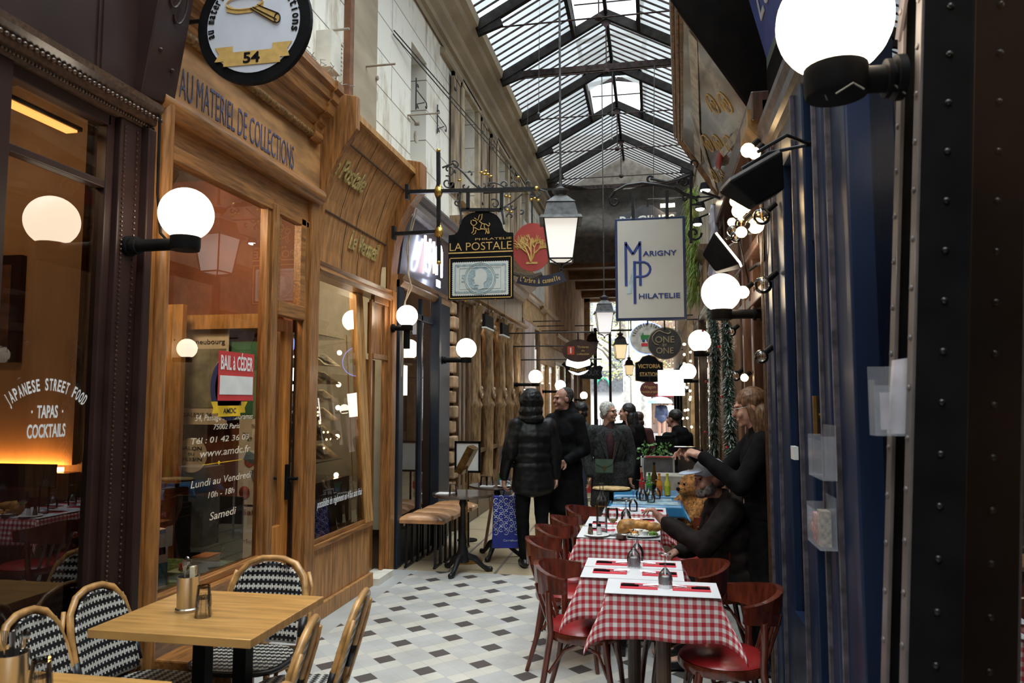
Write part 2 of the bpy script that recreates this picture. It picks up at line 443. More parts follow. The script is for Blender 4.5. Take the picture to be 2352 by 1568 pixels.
# moulded cornice carrying the roof gutter (buff), swept along the passage
prof = [(0, 0), (.03, -.02), (.05, .03), (.09, .04), (.10, .10), (.17, .16), (.19, .22), (.30, .28), (.33, .34), (.40, .36), (.42, .46), (.40, .50), (0, .50)]
struct('trim_3', B().sweep(prof, (WL, -5, 6.12), (WL, 17.3, 6.12), X_), corn_m)
struct('trim_4', B().sweep(prof, (1.32, -5, 6.0), (1.32, 17.3, 6.0), -X_), corn_m)
struct('trim_5', B().sweep([(0, 0), (.05, 0), (.07, .03), (.07, .06), (.03, .09), (0, .09)], (WL, 8.6, 5.98), (WL, 17.3, 5.98), X_), corn_m)

# windows of the upper wall
for k, (a, c, z0, z1) in enumerate(WINS):
    wn_ = B().box(-2.92, -2.86, a, c, z0, z0 + .06).box(-2.92, -2.86, a, c, z1 - .06, z1).box(-2.92, -2.86, a, a + .05, z0, z1).box(-2.92, -2.86, c - .05, c, z0, z1).box(-2.91, -2.87, (a + c) / 2 - .025, (a + c) / 2 + .025, z0, z1)
    f = struct('window_%d' % (k + 1), wn_, white_m)
    obj('window_pane', B().rect((-2.89, (a + c) / 2, (z0 + z1) / 2), Y_, Z_, c - a, z1 - z0, .01), mat('pale_curtained_glass', (.50, .53, .56), rough=.15, var=.15, scale=1.5), f)
    if k:   # stone surround
        obj('window_surround', B().box(WL, WL + .06, a - .14, a, z0 - .1, z1 + .1).box(WL, WL + .06, c, c + .14, z0 - .1, z1 + .1).box(WL, WL + .07, a - .14, c + .14, z1, z1 + .09).box(WL, WL + .09, a - .18, c + .18, z0 - .12, z0), stone2, f)
shm = mat('peeling_shutter_paint', (.33, .25, .17), rough=.8, var=.35, scale=5, stretch=(1, 3, .4), bump=.2)
for k, (a, c) in enumerate([(9.02, 9.42), (10.62, 11.1), (11.35, 11.75), (12.95, 13.4), (13.55, 13.9)]):
    s_ = thing('window_shutter', ['peeling wooden shutter nearest the scroll brackets on the stone wall', 'second peeling shutter along, hung right of the first tall upper window', 'third peeling shutter along, hung left of the second tall upper window', 'fourth peeling shutter along, beside the second tall upper window', 'fifth and farthest peeling shutter under the cornice'][k], 'shutter', (WL + .05, a, 4.4), 0, 'old shutters on the upper left wall')
    b = B().box(-.02, .02, 0, c - a, 0, .06).box(-.02, .02, 0, c - a, 1.48, 1.54).box(-.02, .02, 0, .05, 0, 1.54).box(-.02, .02, c - a - .05, c - a, 0, 1.54)
    obj('frame', b, shm, s_); obj('panel', B().box(-.008, .008, .05, c - a - .05, .06, 1.48), shm, s_)
    obj('hinge', B().box(.018, .03, .01, .09, 1.3, 1.33).box(.018, .03, .01, .09, .2, .23), black_i, s_)

# ---------------------------------------------------------------- glazed roof
def roof_glass():
    m, nt, b = nodes('wired_roof_glass'); nt.nodes.remove(b); out = nt.nodes['Material Output']
    L = nt.links.new
    g = N(nt, 'ShaderNodeNewGeometry'); nz = N(nt, 'ShaderNodeTexNoise'); nz.inputs['Scale'].default_value = 1.3; nz.inputs['Detail'].default_value = 6
    mp = N(nt, 'ShaderNodeMapping'); mp.inputs['Scale'].default_value = (.6, 2.5, .6); L(g.outputs['Position'], mp.inputs[0]); L(mp.outputs[0], nz.inputs['Vector'])
    rp = N(nt, 'ShaderNodeValToRGB'); rp.color_ramp.elements[0].position = .3; rp.color_ramp.elements[0].color = (.10, .115, .115, 1); rp.color_ramp.elements[1].position = .62; rp.color_ramp.elements[1].color = (.205, .225, .235, 1)
    L(nz.outputs[0], rp.inputs[0])
    tr = N(nt, 'ShaderNodeBsdfTransparent')
    tl = N(nt, 'ShaderNodeBsdfTranslucent'); tl.inputs[0].default_value = (.62, .66, .66, 1)
    # wired glass lets more light through when crossed square on than at a slant
    lw = N(nt, 'ShaderNodeLayerWeight'); lw.inputs[0].default_value = .5
    sc2 = N(nt, 'ShaderNodeMapRange'); sc2.inputs[1].default_value = .15; sc2.inputs[2].default_value = .6; sc2.inputs[3].default_value = 3.6; sc2.inputs[4].default_value = .72; L(lw.outputs['Facing'], sc2.inputs[0])
    vm = N(nt, 'ShaderNodeVectorMath', operation='SCALE'); L(rp.outputs[0], vm.inputs[0]); L(sc2.outputs[0], vm.inputs['Scale']); L(vm.outputs[0], tr.inputs[0])
    mx = N(nt, 'ShaderNodeMixShader'); mx.inputs[0].default_value = .15; L(tr.outputs[0], mx.inputs[1]); L(tl.outputs[0], mx.inputs[2]); L(mx.outputs[0], out.inputs[0])
    return m
rglass = roof_glass()
RX, RZ, EZ = -.60, 7.42, 6.58            # ridge, eaves
EL, ER = -2.18, .98
def slope(x):  # roof height at x
    return RZ - (RZ - EZ) * (abs(x - RX) / (1.58))
TR = [-3.4, -1.6, .2, 2.0, 3.8, 5.6, 7.3, 9.0, 10.56, 12.2, 13.95, 15.7, 17.3]
LANT = [(-1.6, 2.0), (7.3, 10.56), (12.2, 13.95)]     # bays raised as vent lanterns; the unseen first one is added for light
lx = .47
def is_l(y): return any(a - .01 <= y < c - .01 for a, c in LANT)
b = B()
for k in range(len(TR) - 1):
    a, c = TR[k], TR[k + 1]
    for sg, ex in ((-1, EL), (1, ER)):
        ix = RX + sg * (lx if is_l(a) else 0)
        b.poly([(ex, a, slope(ex)), (ex, c, slope(ex)), (ix, c, slope(ix)), (ix, a, slope(ix))])
        if is_l(a):  # raised lantern roof
            ox = RX + sg * (lx + .12)
            b.poly([(ox, a + .12, slope(ox) + .45), (ox, c - .12, slope(ox) + .45), (RX, c - .12, RZ + .45), (RX, a + .12, RZ + .45)])
struct('ceiling', b, rglass)
# glazing bars, one object per bay
for k in range(4, len(TR) - 1):
    a, c = TR[k], TR[k + 1]; b = B(); n = max(5, int((c - a) / .17))
    for i in range(1, n):
        y = a + (c - a) * i / n
        for sg, ex in ((-1, EL), (1, ER)):
            ix = RX + sg * (lx if is_l(a) else 0)
            b.beam((ex, y, slope(ex) - .02), (ix, y, slope(ix) - .02), .016, .022)
    struct('trim_%d' % (10 + k), b, rust_i)
rafter_m = mat('dark_roof_iron', (.016, .013, .012), rough=.7, var=.3, scale=12, spec=.15)
TRL = {9.0: 'dark iron roof truss crossing under the nearest raised skylight', 10.56: 'dark iron roof truss closing the far end of the nearest raised skylight', 12.2: 'dark iron roof truss with black gusset behind the reddish cross beam', 13.95: 'dark iron roof truss, second before the dark hanging net', 15.7: 'dark iron roof truss right above the dark hanging net'}
for k, y in enumerate(TR[:-1]):
    if y not in TRL: continue
    t = thing('roof_truss', TRL[y], 'roof truss', (RX, y, EZ), 0, 'iron trusses under the glazed roof')
    h = RZ - EZ
    for sg in (-1, 1):
        obj('rafter', B().beam((sg * 1.58, 0, -.09), (0, 0, h - .09), .075, .13).beam((sg * 1.58, 0, -.14), (sg * 1.25, 0, -.03), .06, .16), rafter_m, t)
    if y == 12.2: obj('gusset_plate', B().prism([(-.42, -.30), (.42, -.30), (0, -.04)], (0, .02, 0), (0, -.02, h), X_, Z_), black_m, t)
    obj('tie_rod', B().cyl((-1.58, 0, -.12), (1.58, 0, -.12), .011, n=8).cyl((0, 0, h - .1), (0, 0, -.16), .009, n=8), rust_i, t)
    obj('gusset', B().prism([(-.28, -.26), (-.12, -.16), (0, -.30), (.12, -.16), (.28, -.26), (0, -.02)], (0, .02, 0), (0, -.01, h), X_, Z_).lathe([(.0, -.05), (.05, -.02), (.05, .02), (0, .05)], (0, 0, -.12), 10), rust_i, t)
    if any(abs(y - q) < .05 for p in LANT for q in p):
        obj('lantern_post', B().beam((-lx, 0, h * .70), (-lx - .10, 0, h * .70 + .62), .07, .10, (0, 1, 0)).beam((lx, 0, h * .70), (lx + .10, 0, h * .70 + .62), .07, .10, (0, 1, 0)), rafter_m, t)
        obj('lantern_rafter', B().beam((-lx - .12, 0, h * .7 + .58), (0, 0, h + .42), .04, .07).beam((lx + .12, 0, h * .7 + .58), (0, 0, h + .42), .04, .07).cyl((-lx, 0, h + .1), (lx, 0, h + .1), .012, n=6), rafter_m, t)
for k, (a, c) in enumerate(LANT):   # curbs along the raised openings
    struct('trim_%d' % (30 + k), B().box(RX - lx - .03, RX - lx + .02, a, c, slope(RX + lx) - .16, slope(RX + lx) + .02).box(RX + lx - .02, RX + lx + .03, a, c, slope(RX + lx) - .16, slope(RX + lx) + .02), rafter_m)
struct('trim_40', B().beam((RX, -3.4, RZ - .05), (RX, 17.3, RZ - .05), .05, .09), rafter_m)
# cross beams, hanging wires, a tension cable
for k, (y, z) in enumerate([(10.72, 6.60), (16.4, 6.45)]):
    tag(obj('cross_beam', B().beam((EL - .1, y, z), (ER + .1, y, z), .05, .09), rust_i), ['reddish iron beam spanning the roof beside the black ridge gusset', 'reddish iron beam spanning the roof just above the dark hanging net'][k], 'beam', 'iron cross beams under the roof')
tag(obj('stay_cable', B().tube([PX(905, 70, WL + .02), PX(1195, 405, -2.05)], .007, 6).tube([PX(903, 78, WL + .02), PX(1185, 405, -2.05)], .007, 6), grey_i), 'pair of thin grey stay cables slanting across the stone wall', 'cable')
for k, (x, ya, yb, Y) in enumerate([(1237, -60, 262, 10.2), (1210, 160, 430, 12.0), (1500, 150, 500, 9.5), (1405, 105, 320, 12.0)]):
    p, q = PY(x + 3, ya, Y), PY(x, yb, Y)
    tag(obj('hanging_wire', B().tube([p, q], .005, 5).lathe([(0, -.04), (.02, -.02), (.025, 0), (.01, .03), (0, .035)], q, 8), grey_i), ['thin wire with a small shackle hanging left of the big lantern rod', 'thin wire hanging beside the end of the buff cornice', 'thin wire hanging from the roof above the white philately sign', 'short wire hanging below the black ridge gusset'][k], 'wire', 'thin wires hanging from the roof')

# dark cloth net across the passage after the glass roof
b = B(); n = 28; zz = 7
def netp(i, j):
    x = -2.2 + 3.10 * i / n; s_ = (2 * i / n - 1) ** 2
    top = 6.15 + .30 * s_; bot = 4.62 + .05 * s_
    z = top + (bot - top) * j / zz
    return V((x, 15.6 + .25 * math.sin(j * 1.1) + .06 * math.sin(i * .9 + j), z))
g = [[b.bm.verts.new(netp(i, j)) for j in range(zz + 1)] for i in range(n + 1)]
for i in range(n):
    for j in range(zz): b.face([g[i][j], g[i + 1][j], g[i + 1][j + 1], g[i][j + 1]])
net = tag(obj('bird_net', b, mat('dark_brown_netting', (.035, .028, .022), rough=.9, var=.3, scale=8, alpha=.93), smooth=180), 'dark brown net sagging across the passage below the roof end', 'net')
# the covered end of the passage
wood_c = mat('brown_soffit_boards', (.22, .12, .06), rough=.6, var=.25, scale=8, stretch=(.3, 6, 1))
struct('wall_gable', B().box(-2.6, 1.0, 17.3, 17.5, 5.6, 8.0), mat('dim_gable_plaster', (.20, .17, .14), rough=.9))
struct('ceiling_far', B().box(-2.6, 1.1, 17.3, 27.4, 5.55, 5.7), wood_c)
for k in range(5): struct('trim_%d' % (50 + k), B().box(-2.6, 1.1, 18.2 + k * 2, 18.45 + k * 2, 5.32, 5.56), wood_c)
struct('wall_left_far', B().box(-2.9, -2.45, 17.3, 27.4, 3.0, 5.6), mat('peach_plaster', (.50, .34, .22), rough=.8, var=.2, scale=2))
struct('wall_right_far', B().box(.85, 1.4, 17.3, 27.4, 3.0, 5.6), mat('peach_plaster_right', (.40, .28, .19), rough=.8, var=.2, scale=2))
struct('wall_portal', B().box(-3.2, -2.25, 27.2, 27.5, 0, 5.7).box(.82, 1.8, 27.2, 27.5, 0, 5.7).box(-3.2, 1.8, 27.2, 27.5, 5.3, 5.9), stone2)
gt = thing('iron_gate', 'tall dark iron gate frame standing at the bright exit', 'gate', (-2.1, 26.9, 0))
obj('gate_post', B().box(0, .12, 0, .1, 0, 4.3), black_i, gt); obj('gate_post', B().box(.55, .64, 0, .1, 0, 4.3), black_i, gt)
obj('overthrow', B().beam((0, .05, 4.2), (2.85, .05, 4.2), .06).cyl((1.35, .05, 4.2), (1.35, .05, 5.3), .02), black_i, gt)
for k in range(7): obj('bar', B().cyl((.05 + .085 * k, .05, 0), (.05 + .085 * k, .05, 1.0), .012, n=6), black_i, gt)
# ================================================================ left row of shops
XL = WL
def part(n, p, b, m, **k): return obj(n, b, m, p, W=True, **k)
def vbox(b, y0, y1, z0, z1, d=.06, x=XL, back=.03):   # board on the left facade, d = how far it stands out
    return b.box(x - back, x + d, y0, y1, z0, z1)
def bead_row(b, a, c, r, step, flat=1.0):
    a = V(a); c = V(c); n = max(2, int((c - a).length / step))
    for i in range(n + 1): b.ball(a.lerp(c, i / n), r, 6, (1, 1, flat))
# ---- Japanese tapas bar
t = thing('tapas_shopfront', 'dark brown shopfront with japanese street food lettering on its window', 'shopfront', (XL, 1.6, 0))
b = B(); vbox(b, 1.2, 3.26, 3.14, 4.5, .05); part('fascia', t, b, brown_p)
b = B(); vbox(b, 2.88, 2.90, 3.16, 4.5, .058); vbox(b, 2.90, 3.26, 3.14, 4.5, .065); part('fascia_panel', t, b, brown_p)
b = B().sweep([(0, 0), (.05, 0), (.06, .02), (.09, .03), (.10, .07), (.13, .10), (.13, .13), (0, .13)], (XL, 1.2, 3.02), (XL, 3.26, 3.02), X_)
part('cornice', t, b, brown_g)
b = B(); bead_row(b, (XL + .115, 2.2, 3.075), (XL + .115, 3.26, 3.075), .012, .028); bead_row(b, (XL + .075, 2.2, 3.035), (XL + .075, 3.26, 3.035), .008, .018); part('bead_moulding', t, b, brown_g, smooth=60)
b = B(); vbox(b, 2.40, 3.02, 2.965, 3.02, .03); vbox(b, 2.40, 3.02, 2.66, 2.695, .025); vbox(b, 2.36, 2.45, .5, 3.02, .05); vbox(b, 1.2, 2.4, 2.965, 3.02, .03); vbox(b, 1.2, 1.3, 0, 3.02, .05); vbox(b, 1.2, 3.0, .42, .52, .05); part('window_frame', t, b, brown_p, bevel=.004)
b = B(); vbox(b, 3.0, 3.05, 0, 3.02, .03); vbox(b, 3.05, 3.20, 0, 3.02, .06); vbox(b, 3.20, 3.255, 0, 3.02, .10); part('stile', t, b, brown_p, bevel=.006)
b = B(); bead_row(b, (XL + .065, 3.075, .5), (XL + .065, 3.075, 2.98), .006, .022); bead_row(b, (XL + .065, 3.16, .5), (XL + .065, 3.16, 2.98), .006, .03); part('bead_strip', t, b, brown_g)
b = B(); vbox(b, 1.2, 3.0, 0, .42, .02); part('base_panel', t, b, brown_p)
part('window_pane', t, B().rect((XL, 2.1, 1.75), Y_, Z_, 1.8, 2.46), gl_shop)
b = B(); wh = mat('white_window_vinyl', (.72, .74, .76), rough=.5, var=.02)
b.arc('JAPANESE STREET FOOD', (XL + .003, 2.755, 1.38), Y_, Z_, .325, 128, 52, .05, .001, bold=.022, wk=.8)
b.text('·  TAPAS  ·', (XL + .003, 2.755, 1.588), Y_, Z_, .17, .052, .001, bold=.025)
b.text('COCKTAILS', (XL + .003, 2.755, 1.505), Y_, Z_, .205, .055, .001, bold=.025)
part('window_lettering', t, b, wh)
# inside
tan = mat('tan_bar_wall', (.42, .24, .11), rough=.7, var=.2, scale=1.6, stretch=(1, 1, .5))
PE = PY(165, 1068, 3.20)
t = thing('bar_wall_panel', 'tan wall panel behind the tapas bar window lit from its lower edge', 'wall panel', (-3.5, 3.2, 1.3))
part('panel', t, B().box(-5.3, PE.x, 3.20, 3.235, PE.z, 3.3), tan)
part('light_strip', t, B().box(-5.2, PE.x - .03, 3.165, 3.185, PE.z - .03, PE.z - .01), glow('amber_led_strip', (1.0, .42, .10), 60)); part('lip', t, B().box(-5.3, PE.x, 3.10, 3.11, PE.z - .1, PE.z + .012), brown_p)
tag(obj('wainscot', B().box(-5.3, PE.x + .02, 3.16, 3.235, 0, PE.z - .035), mat('maroon_wainscot', (.06, .018, .014), rough=.5)), 'dark maroon wainscot under the amber lit wall of the tapas bar', 'wainscot')
t = thing('ceiling_light_strip', 'amber strip light glowing along the top of the tapas bar window', 'light', (-2.68, 2.7, 2.93))
part('housing', t, B().box(-2.72, -2.64, 2.2, 2.98, 2.93, 2.95), brown_p); part('diffuser', t, B().box(-2.71, -2.65, 2.22, 2.96, 2.92, 2.93), glow('amber_tube', (1, .38, .08), 2.2))
q0, q1 = PY(-60, 590, 3.17), PY(38, 832, 3.17)
t = thing('wall_picture', 'dark framed picture on the tapas bar wall', 'picture', (q0 + q1) / 2)
part('frame', t, B().box(q0.x, q1.x, 3.165, 3.20, q1.z, q0.z), brown_p); part('print', t, B().box(q0.x + .05, q1.x - .05, 3.16, 3.166, q1.z + .05, q0.z - .05), mat('dim_print', (.18, .07, .03), rough=.5, var=.6, scale=9, col2=(.02, .02, .02)))

# ---- console between the two fascias
t = thing('console_bracket', 'dark brown carved console board between the brown and the oak shopfront', 'bracket', (XL, 3.25, 3.2))
b = B().hexa([V(q) for q in ((XL, 3.13, 3.16), (XL + .10, 3.13, 3.16), (XL + .10, 3.38, 3.2), (XL, 3.38, 3.2), (XL, 3.13, 4.4), (XL + .30, 3.13, 4.4), (XL + .30, 3.38, 4.4), (XL, 3.38, 4.4))])
part('board', t, b, brown_p, bevel=.006)
b = B()
for k in range(2): b.tube([V((XL + .115 + .01 * math.cos(a) + (z_ - 3.2) * .165, 3.225 + .05 * k + .035 * math.cos(a), z_)) for a, z_ in [(R(a), 3.75 - .06 * k + .10 * math.sin(R(a))) for a in range(-140, 60, 20)]], .006, 5)
for q in ((3.2, 3.42), (3.31, 3.36), (3.3, 3.9)): b.ball((XL + .10 + (q[1] - 3.16) * .165, q[0], q[1]), .012, 8)
part('carved_scroll', t, b, brown_p)

# ---- collectors' shop (oak)
t = thing('collector_shopfront', 'golden oak shopfront with faded blue lettering on its fascia', 'shopfront', (XL, 3.3, 0))
b = B(); vbox(b, 3.26, 3.40, 0, 3.2, .07); part('corner_post', t, b, oak_z, bevel=.01)
part('post_bead', t, B().cyl((XL + .075, 3.36, 0), (XL + .075, 3.36, 3.2), .04), oak_z, smooth=60)
b = B(); vbox(b, 3.34, 5.26, 3.2, 3.66, .03); part('fascia', t, b, mat('oak_fascia_board', (.40, .20, .075), rough=.5, var=.22, scale=7, stretch=(3, .5, 2)))
b = B().text('AU MATERIEL DE COLLECTIONS', (XL + .032, 4.17, 3.315), Y_, Z_, 1.31, .175, .002, bold=-.008)
part('fascia_lettering', t, b, mat('faded_blue_sign_paint', (.075, .075, .16), rough=.7, var=.3, scale=40))
part('roll_moulding', t, B().cyl((XL + .05, 3.30, 3.215), (XL + .05, 5.21, 3.215), .062, n=20), oak_y, smooth=60)
b = B()
for i in range(66): y = 3.40 + i * .0275; b.lathe([(.0, -.017), (.026, -.014), (.031, 0), (.026, .014), (0, .017)], (XL + .05, y, 3.665), 10, Matrix.Rotation(R(72), 3, 'X'))
part('rope_moulding', t, b, rope_m, smooth=60)
prof2 = [(0, 0), (.06, 0), (.07, .05), (.10, .07), (.11, .12), (.16, .14), (.18, .22), (.20, .23), (.21, .29), (.24, .31), (.24, .37), (0, .37)]
part('cornice', t, B().sweep(prof2, (XL, 3.36, 3.69), (XL, 5.14, 3.69), X_), oak_y)
part('cornice_block', t, B().sweep([(p[0] + .02 if p[0] else 0, p[1]) for p in prof2], (XL, 5.05, 3.685), (XL, 5.16, 3.685), X_).cyl((XL + .05, 5.04, 3.665), (XL + .05, 5.17, 3.665), .045), oak_y)
b = B(); vbox(b, 3.4, 5.12, 3.0, 3.18, .02); vbox(b, 3.4, 4.55, 2.95, 3.03, .04); part('head_rail', t, b, oak_y, bevel=.004)
b = B(); vbox(b, 4.50, 4.54, .6, 3.0, .03); vbox(b, 4.54, 4.62, .0, 3.0, .05); vbox(b, 4.62, 4.655, .0, 3.0, .025); part('mullion', t, b, oak_z, bevel=.006)
b = B(); vbox(b, 3.38, 4.56, .565, .62, .10); vbox(b, 3.38, 4.56, .62, .66, .05); part('window_sill', t, b, oak_y, bevel=.006)
b = B(); vbox(b, 3.40, 4.54, 0, .565, .03); part('base_panel', t, b, oak_y); b = B()
for a in (3.45, 4.02): vbox(b, a, a + .5, .1, .46, .04)
part('raised_field', t, b, oak_y, bevel=.01)
b = B(); vbox(b, 4.655, 5.12, 2.95, 3.0, .03); vbox(b, 4.655, 5.05, 2.25, 2.35, .035); vbox(b, 4.655, 4.70, 2.3, 3.0, .02); vbox(b, 4.98, 5.05, 2.3, 3.0, .03); part('transom_frame', t, b, oak_y, bevel=.004)
part('transom_pane', t, B().rect((XL, 4.84, 2.65), Y_, Z_, .34, .62), gl_shop)
b = B(); vbox(b, 5.05, 5.10, 0, 3.0, .03); vbox(b, 5.10, 5.25, 0, 3.18, .055); part('end_post', t, b, oak_z, bevel=.01)
part('window_pane', t, B().rect((XL, 3.95, 1.8), Y_, Z_, 1.12, 2.36), gl_shop)
# door, set back
d = thing('shop_door', 'orange oak door standing back between the collectors shop window and its end post', 'door', (XL - .35, 4.7, 0))
b = B()
for (y0, y1, z0, z1) in ((4.66, 4.72, 0, 2.25), (4.96, 5.06, 0, 2.25), (4.72, 4.96, 2.16, 2.25), (4.72, 4.96, 0, .78)): b.box(XL - .12, XL - .07, y0, y1, z0, z1)
part('door_frame', d, b, mat('orange_oak', (.50, .19, .04), rough=.4, var=.2, scale=12, stretch=(4, 4, .35)), bevel=.006)
part('door_pane', d, B().rect((XL - .09, 4.96, 1.47), Y_, Z_, .36, 1.4), gl_thin)
part('door_handle', d, B().box(XL - .07, XL - .05, 5.0, 5.04, .95, 1.2).cyl((XL - .05, 5.02, 1.1), (XL + .02, 5.02, 1.1), .012), black_m)
# interior walls of the shop
russet = mat('russet_room', (.21, .065, .028), rough=.6, var=.25, scale=2)
tag(obj('side_wall_boards', B().box(-5.3, XL - .14, 5.20, 5.235, 0, 3.4), russet), 'russet boarded wall facing the window of the collectors shop', 'boarding')
q0, q1 = PY(345, 735, 5.15), PY(640, 755, 5.15)
tag(obj('room_beam', B().box(-5.0, q1.x, 5.06, 5.2, q1.z, q0.z + .02), oak_lt), 'pale oak beam across the collectors shop room', 'beam')
paper = mat('cream_paper', (.62, .55, .42), rough=.7, var=.05); ink = mat('dark_ink', (.03, .03, .035), rough=.6)
def poster(nm, lab, x0, y0, x1, y1, Y, base, draw):
    a, c = PY(x0, y0, Y), PY(x1, y1, Y); o = (a + c) / 2; w_, h_ = c.x - a.x, a.z - c.z
    t = thing(nm, lab, 'poster', o, 0, 'posters in the collectors shop')
    part('sheet', t, B().rect(o, X_, Z_, w_, h_, .003), base)
    P = lambda u, v: V((o.x + u * w_, Y - .004, o.z + v * h_))
    for n2, b_, m_ in draw(P, w_, h_): part(n2, t, b_, m_)
T_ = lambda b, txt, P, u, v, w_, h_: b.text(txt, P(u, v), X_, Z_, w_, h_, .001)
poster('exhibition_poster', 'large cream exhibition poster with a dim landscape behind the globe lamp', 362, 752, 520, 975, 5.12, paper, lambda P, w_, h_: [
    ('lettering', T_(T_(B(), 'Franche', P, -.28, .40, w_ * .3, h_ * .05), 'Comté       neubourg', P, 0, .32, w_ * .9, h_ * .05), ink), ('landscape_print', B().rect(P(0, -.03), X_, Z_, w_ * .94, h_ * .6, .001), mat('grey_landscape', (.34, .34, .24), rough=.6, var=.6, scale=5, col2=(.06, .06, .05))), ('caption', T_(B(), 'GALERIE 26', P, .1, -.42, w_ * .4, h_ * .04), ink)])
poster('salon_poster', 'green poster high behind the red lease notice', 525, 785, 632, 965, 5.16, mat('green_paper', (.05, .18, .085), rough=.6, var=.15), lambda P, w_, h_: [('lettering', T_(T_(B(), 'PARIS', P, .3, .36, w_ * .3, h_ * .05), '1er', P, .3, -.2, w_ * .25, h_ * .14), mat('yellow_print', (.7, .55, .12)))])
def dr3(P, w_, h_):
    g = B()
    for q in ((-.2, .0, .13), (.3, .03, .12), (-.3, -.36, .15), (.3, -.34, .14)): g.ball(P(q[0], q[1]), q[2] * w_, 12, (1, .02, 1.1))
    return [('lettering', T_(T_(T_(B(), 'Salon', P, .1, .40, w_ * .5, h_ * .04), '21', P, -.32, .3, w_ * .15, h_ * .04), '29', P, -.2, .25, w_ * .15, h_ * .04), ink), ('red_figures', g, mat('red_print', (.42, .05, .02), var=.4, scale=20)), ('dark_figures', B().beam(P(-.1, -.1), P(.15, -.32), .002, w_ * .2).beam(P(-.3, .08), P(.3, -.05), .002, w_ * .25), mat('dark_print', (.06, .09, .10)))]
poster('motor_poster', 'cream salon poster with red figures beside the oak mullion', 550, 962, 628, 1160, 5.10, paper, dr3)
poster('small_salon_poster', 'smaller cream poster hanging below the salon poster with red figures', 550, 1163, 628, 1285, 5.09, paper, lambda P, w_, h_: [('lettering', T_(T_(B(), 'Salon', P, -.1, .36, w_ * .6, h_ * .09), 'Monday', P, 0, -.2, w_ * .8, h_ * .08), mat('maroon_ink', (.25, .02, .03)))])
c = PY(440, 1045, 5.05)
t = thing('round_poster', 'round cream leaflet with a serif title beside the yellow handle', 'poster', c, 0, 'posters in the collectors shop')
part('sheet', t, B().lathe([(0, 0), (.13, 0), (.13, .003), (0, .003)], c, 28, Matrix.Rotation(PI / 2, 3, 'X')), paper)
part('lettering', t, B().text('SALON', c + V((0, -.006, .04)), X_, Z_, .17, .025, .001).text('DU', c + V((0, -.006, 0)), X_, Z_, .05, .02, .001).text('DESSIN', c + V((0, -.006, -.04)), X_, Z_, .18, .025, .001), ink)
a, c = PY(388, 700, 4.9), PY(410, 1110, 4.9)
tag(obj('door_stile', B().box(a.x, c.x, 4.88, 4.93, c.z, a.z), oak_lt), 'upright oak door edge with a lock seen through the collectors window', 'door edge')
a, c = PY(404, 1137, 4.6), PY(550, 1330, 4.6)
tag(obj('display_board', B().box(a.x, c.x, 4.6, 4.63, .3, a.z), mat('blue_black_board', (.016, .02, .03), rough=.2, var=.2)), 'blue black board standing low in the collectors window', 'board')
# stickers on the glass
t = thing('lease_notice', 'red and white lease notice stuck on the collectors shop glass', 'notice', (XL + .004, 4.2, 1.81))
part('sheet', t, B().rect((XL + .006, 4.21, 1.81), Y_, Z_, .40, .30, .002), mat('red_notice', (.55, .035, .04), rough=.4, var=.05))
part('blank_field', t, B().rect((XL + .009, 4.21, 1.755), Y_, Z_, .37, .115, .002), white_m)
part('lettering', t, B().text('BAIL à CÉDER', (XL + .008, 4.21, 1.85), Y_, Z_, .36, .085, .001, bold=.02), white_m)
t = thing('round_decal', 'round navy decal with a yellow ribbon on the collectors shop glass', 'decal', (XL + .003, 4.13, 1.72))
RY = Matrix.Rotation(PI / 2, 3, 'Y')
part('ring', t, B().lathe([(.155, 0), (.20, 0), (.20, .002), (.155, .002), (.155, 0)], (XL + .002, 4.14, 1.74), 40, RY), mat('navy_vinyl', (.012, .014, .07), rough=.4))
part('ribbon', t, B().prism([(-.17, .03), (-.20, .07), (-.13, .07), (-.13, .045), (.13, .045), (.13, .07), (.20, .07), (.17, .03), (.18, 0), (.12, 0), (.12, -.02), (-.12, -.02), (-.12, 0), (-.18, 0)], (.002, 0, 0), (XL + .005, 4.14, 1.585), Y_, Z_), mat('yellow_vinyl', (.75, .48, .02), rough=.4))
part('lettering', t, B().text('AMDC', (XL + .008, 4.14, 1.585), Y_, Z_, .14, .03, .001, bold=.01), ink)
b = B()
for txt, y0, y1, z, hh in [('54, Passage des Panoramas', 3.80, 4.41, 1.545, .035), ('75002 Paris', 3.98, 4.26, 1.49, .032), ('Tél : 01 42 36 03', 3.76, 4.37, 1.415, .035), ('www.amdc.fr', 3.85, 4.39, 1.335, .045), ('Lundi au Vendredi', 3.78, 4.41, 1.17, .042), ('10h - 18h', 3.95, 4.22, 1.095, .035), ('Samedi', 3.97, 4.24, .965, .045)]:
    b.text(txt, (XL + .003, (y0 + y1) / 2, z), Y_, Z_, y1 - y0, hh, .001, shear=.25)
tag(obj('address_lettering', b, mat('ivory_window_script', (.68, .60, .48), rough=.5)), 'ivory script address and opening hours painted on the collectors window', 'lettering')
tag(obj('ornament_line', B().box(XL + .002, XL + .004, 3.88, 4.3, 1.29, 1.294).ball((XL + .003, 4.05, 1.292), .012, 8, (.2, 1, 1)), mat('yellow_vinyl', (.75, .48, .02))), 'thin yellow ornament line under the web address on the glass', 'lettering')
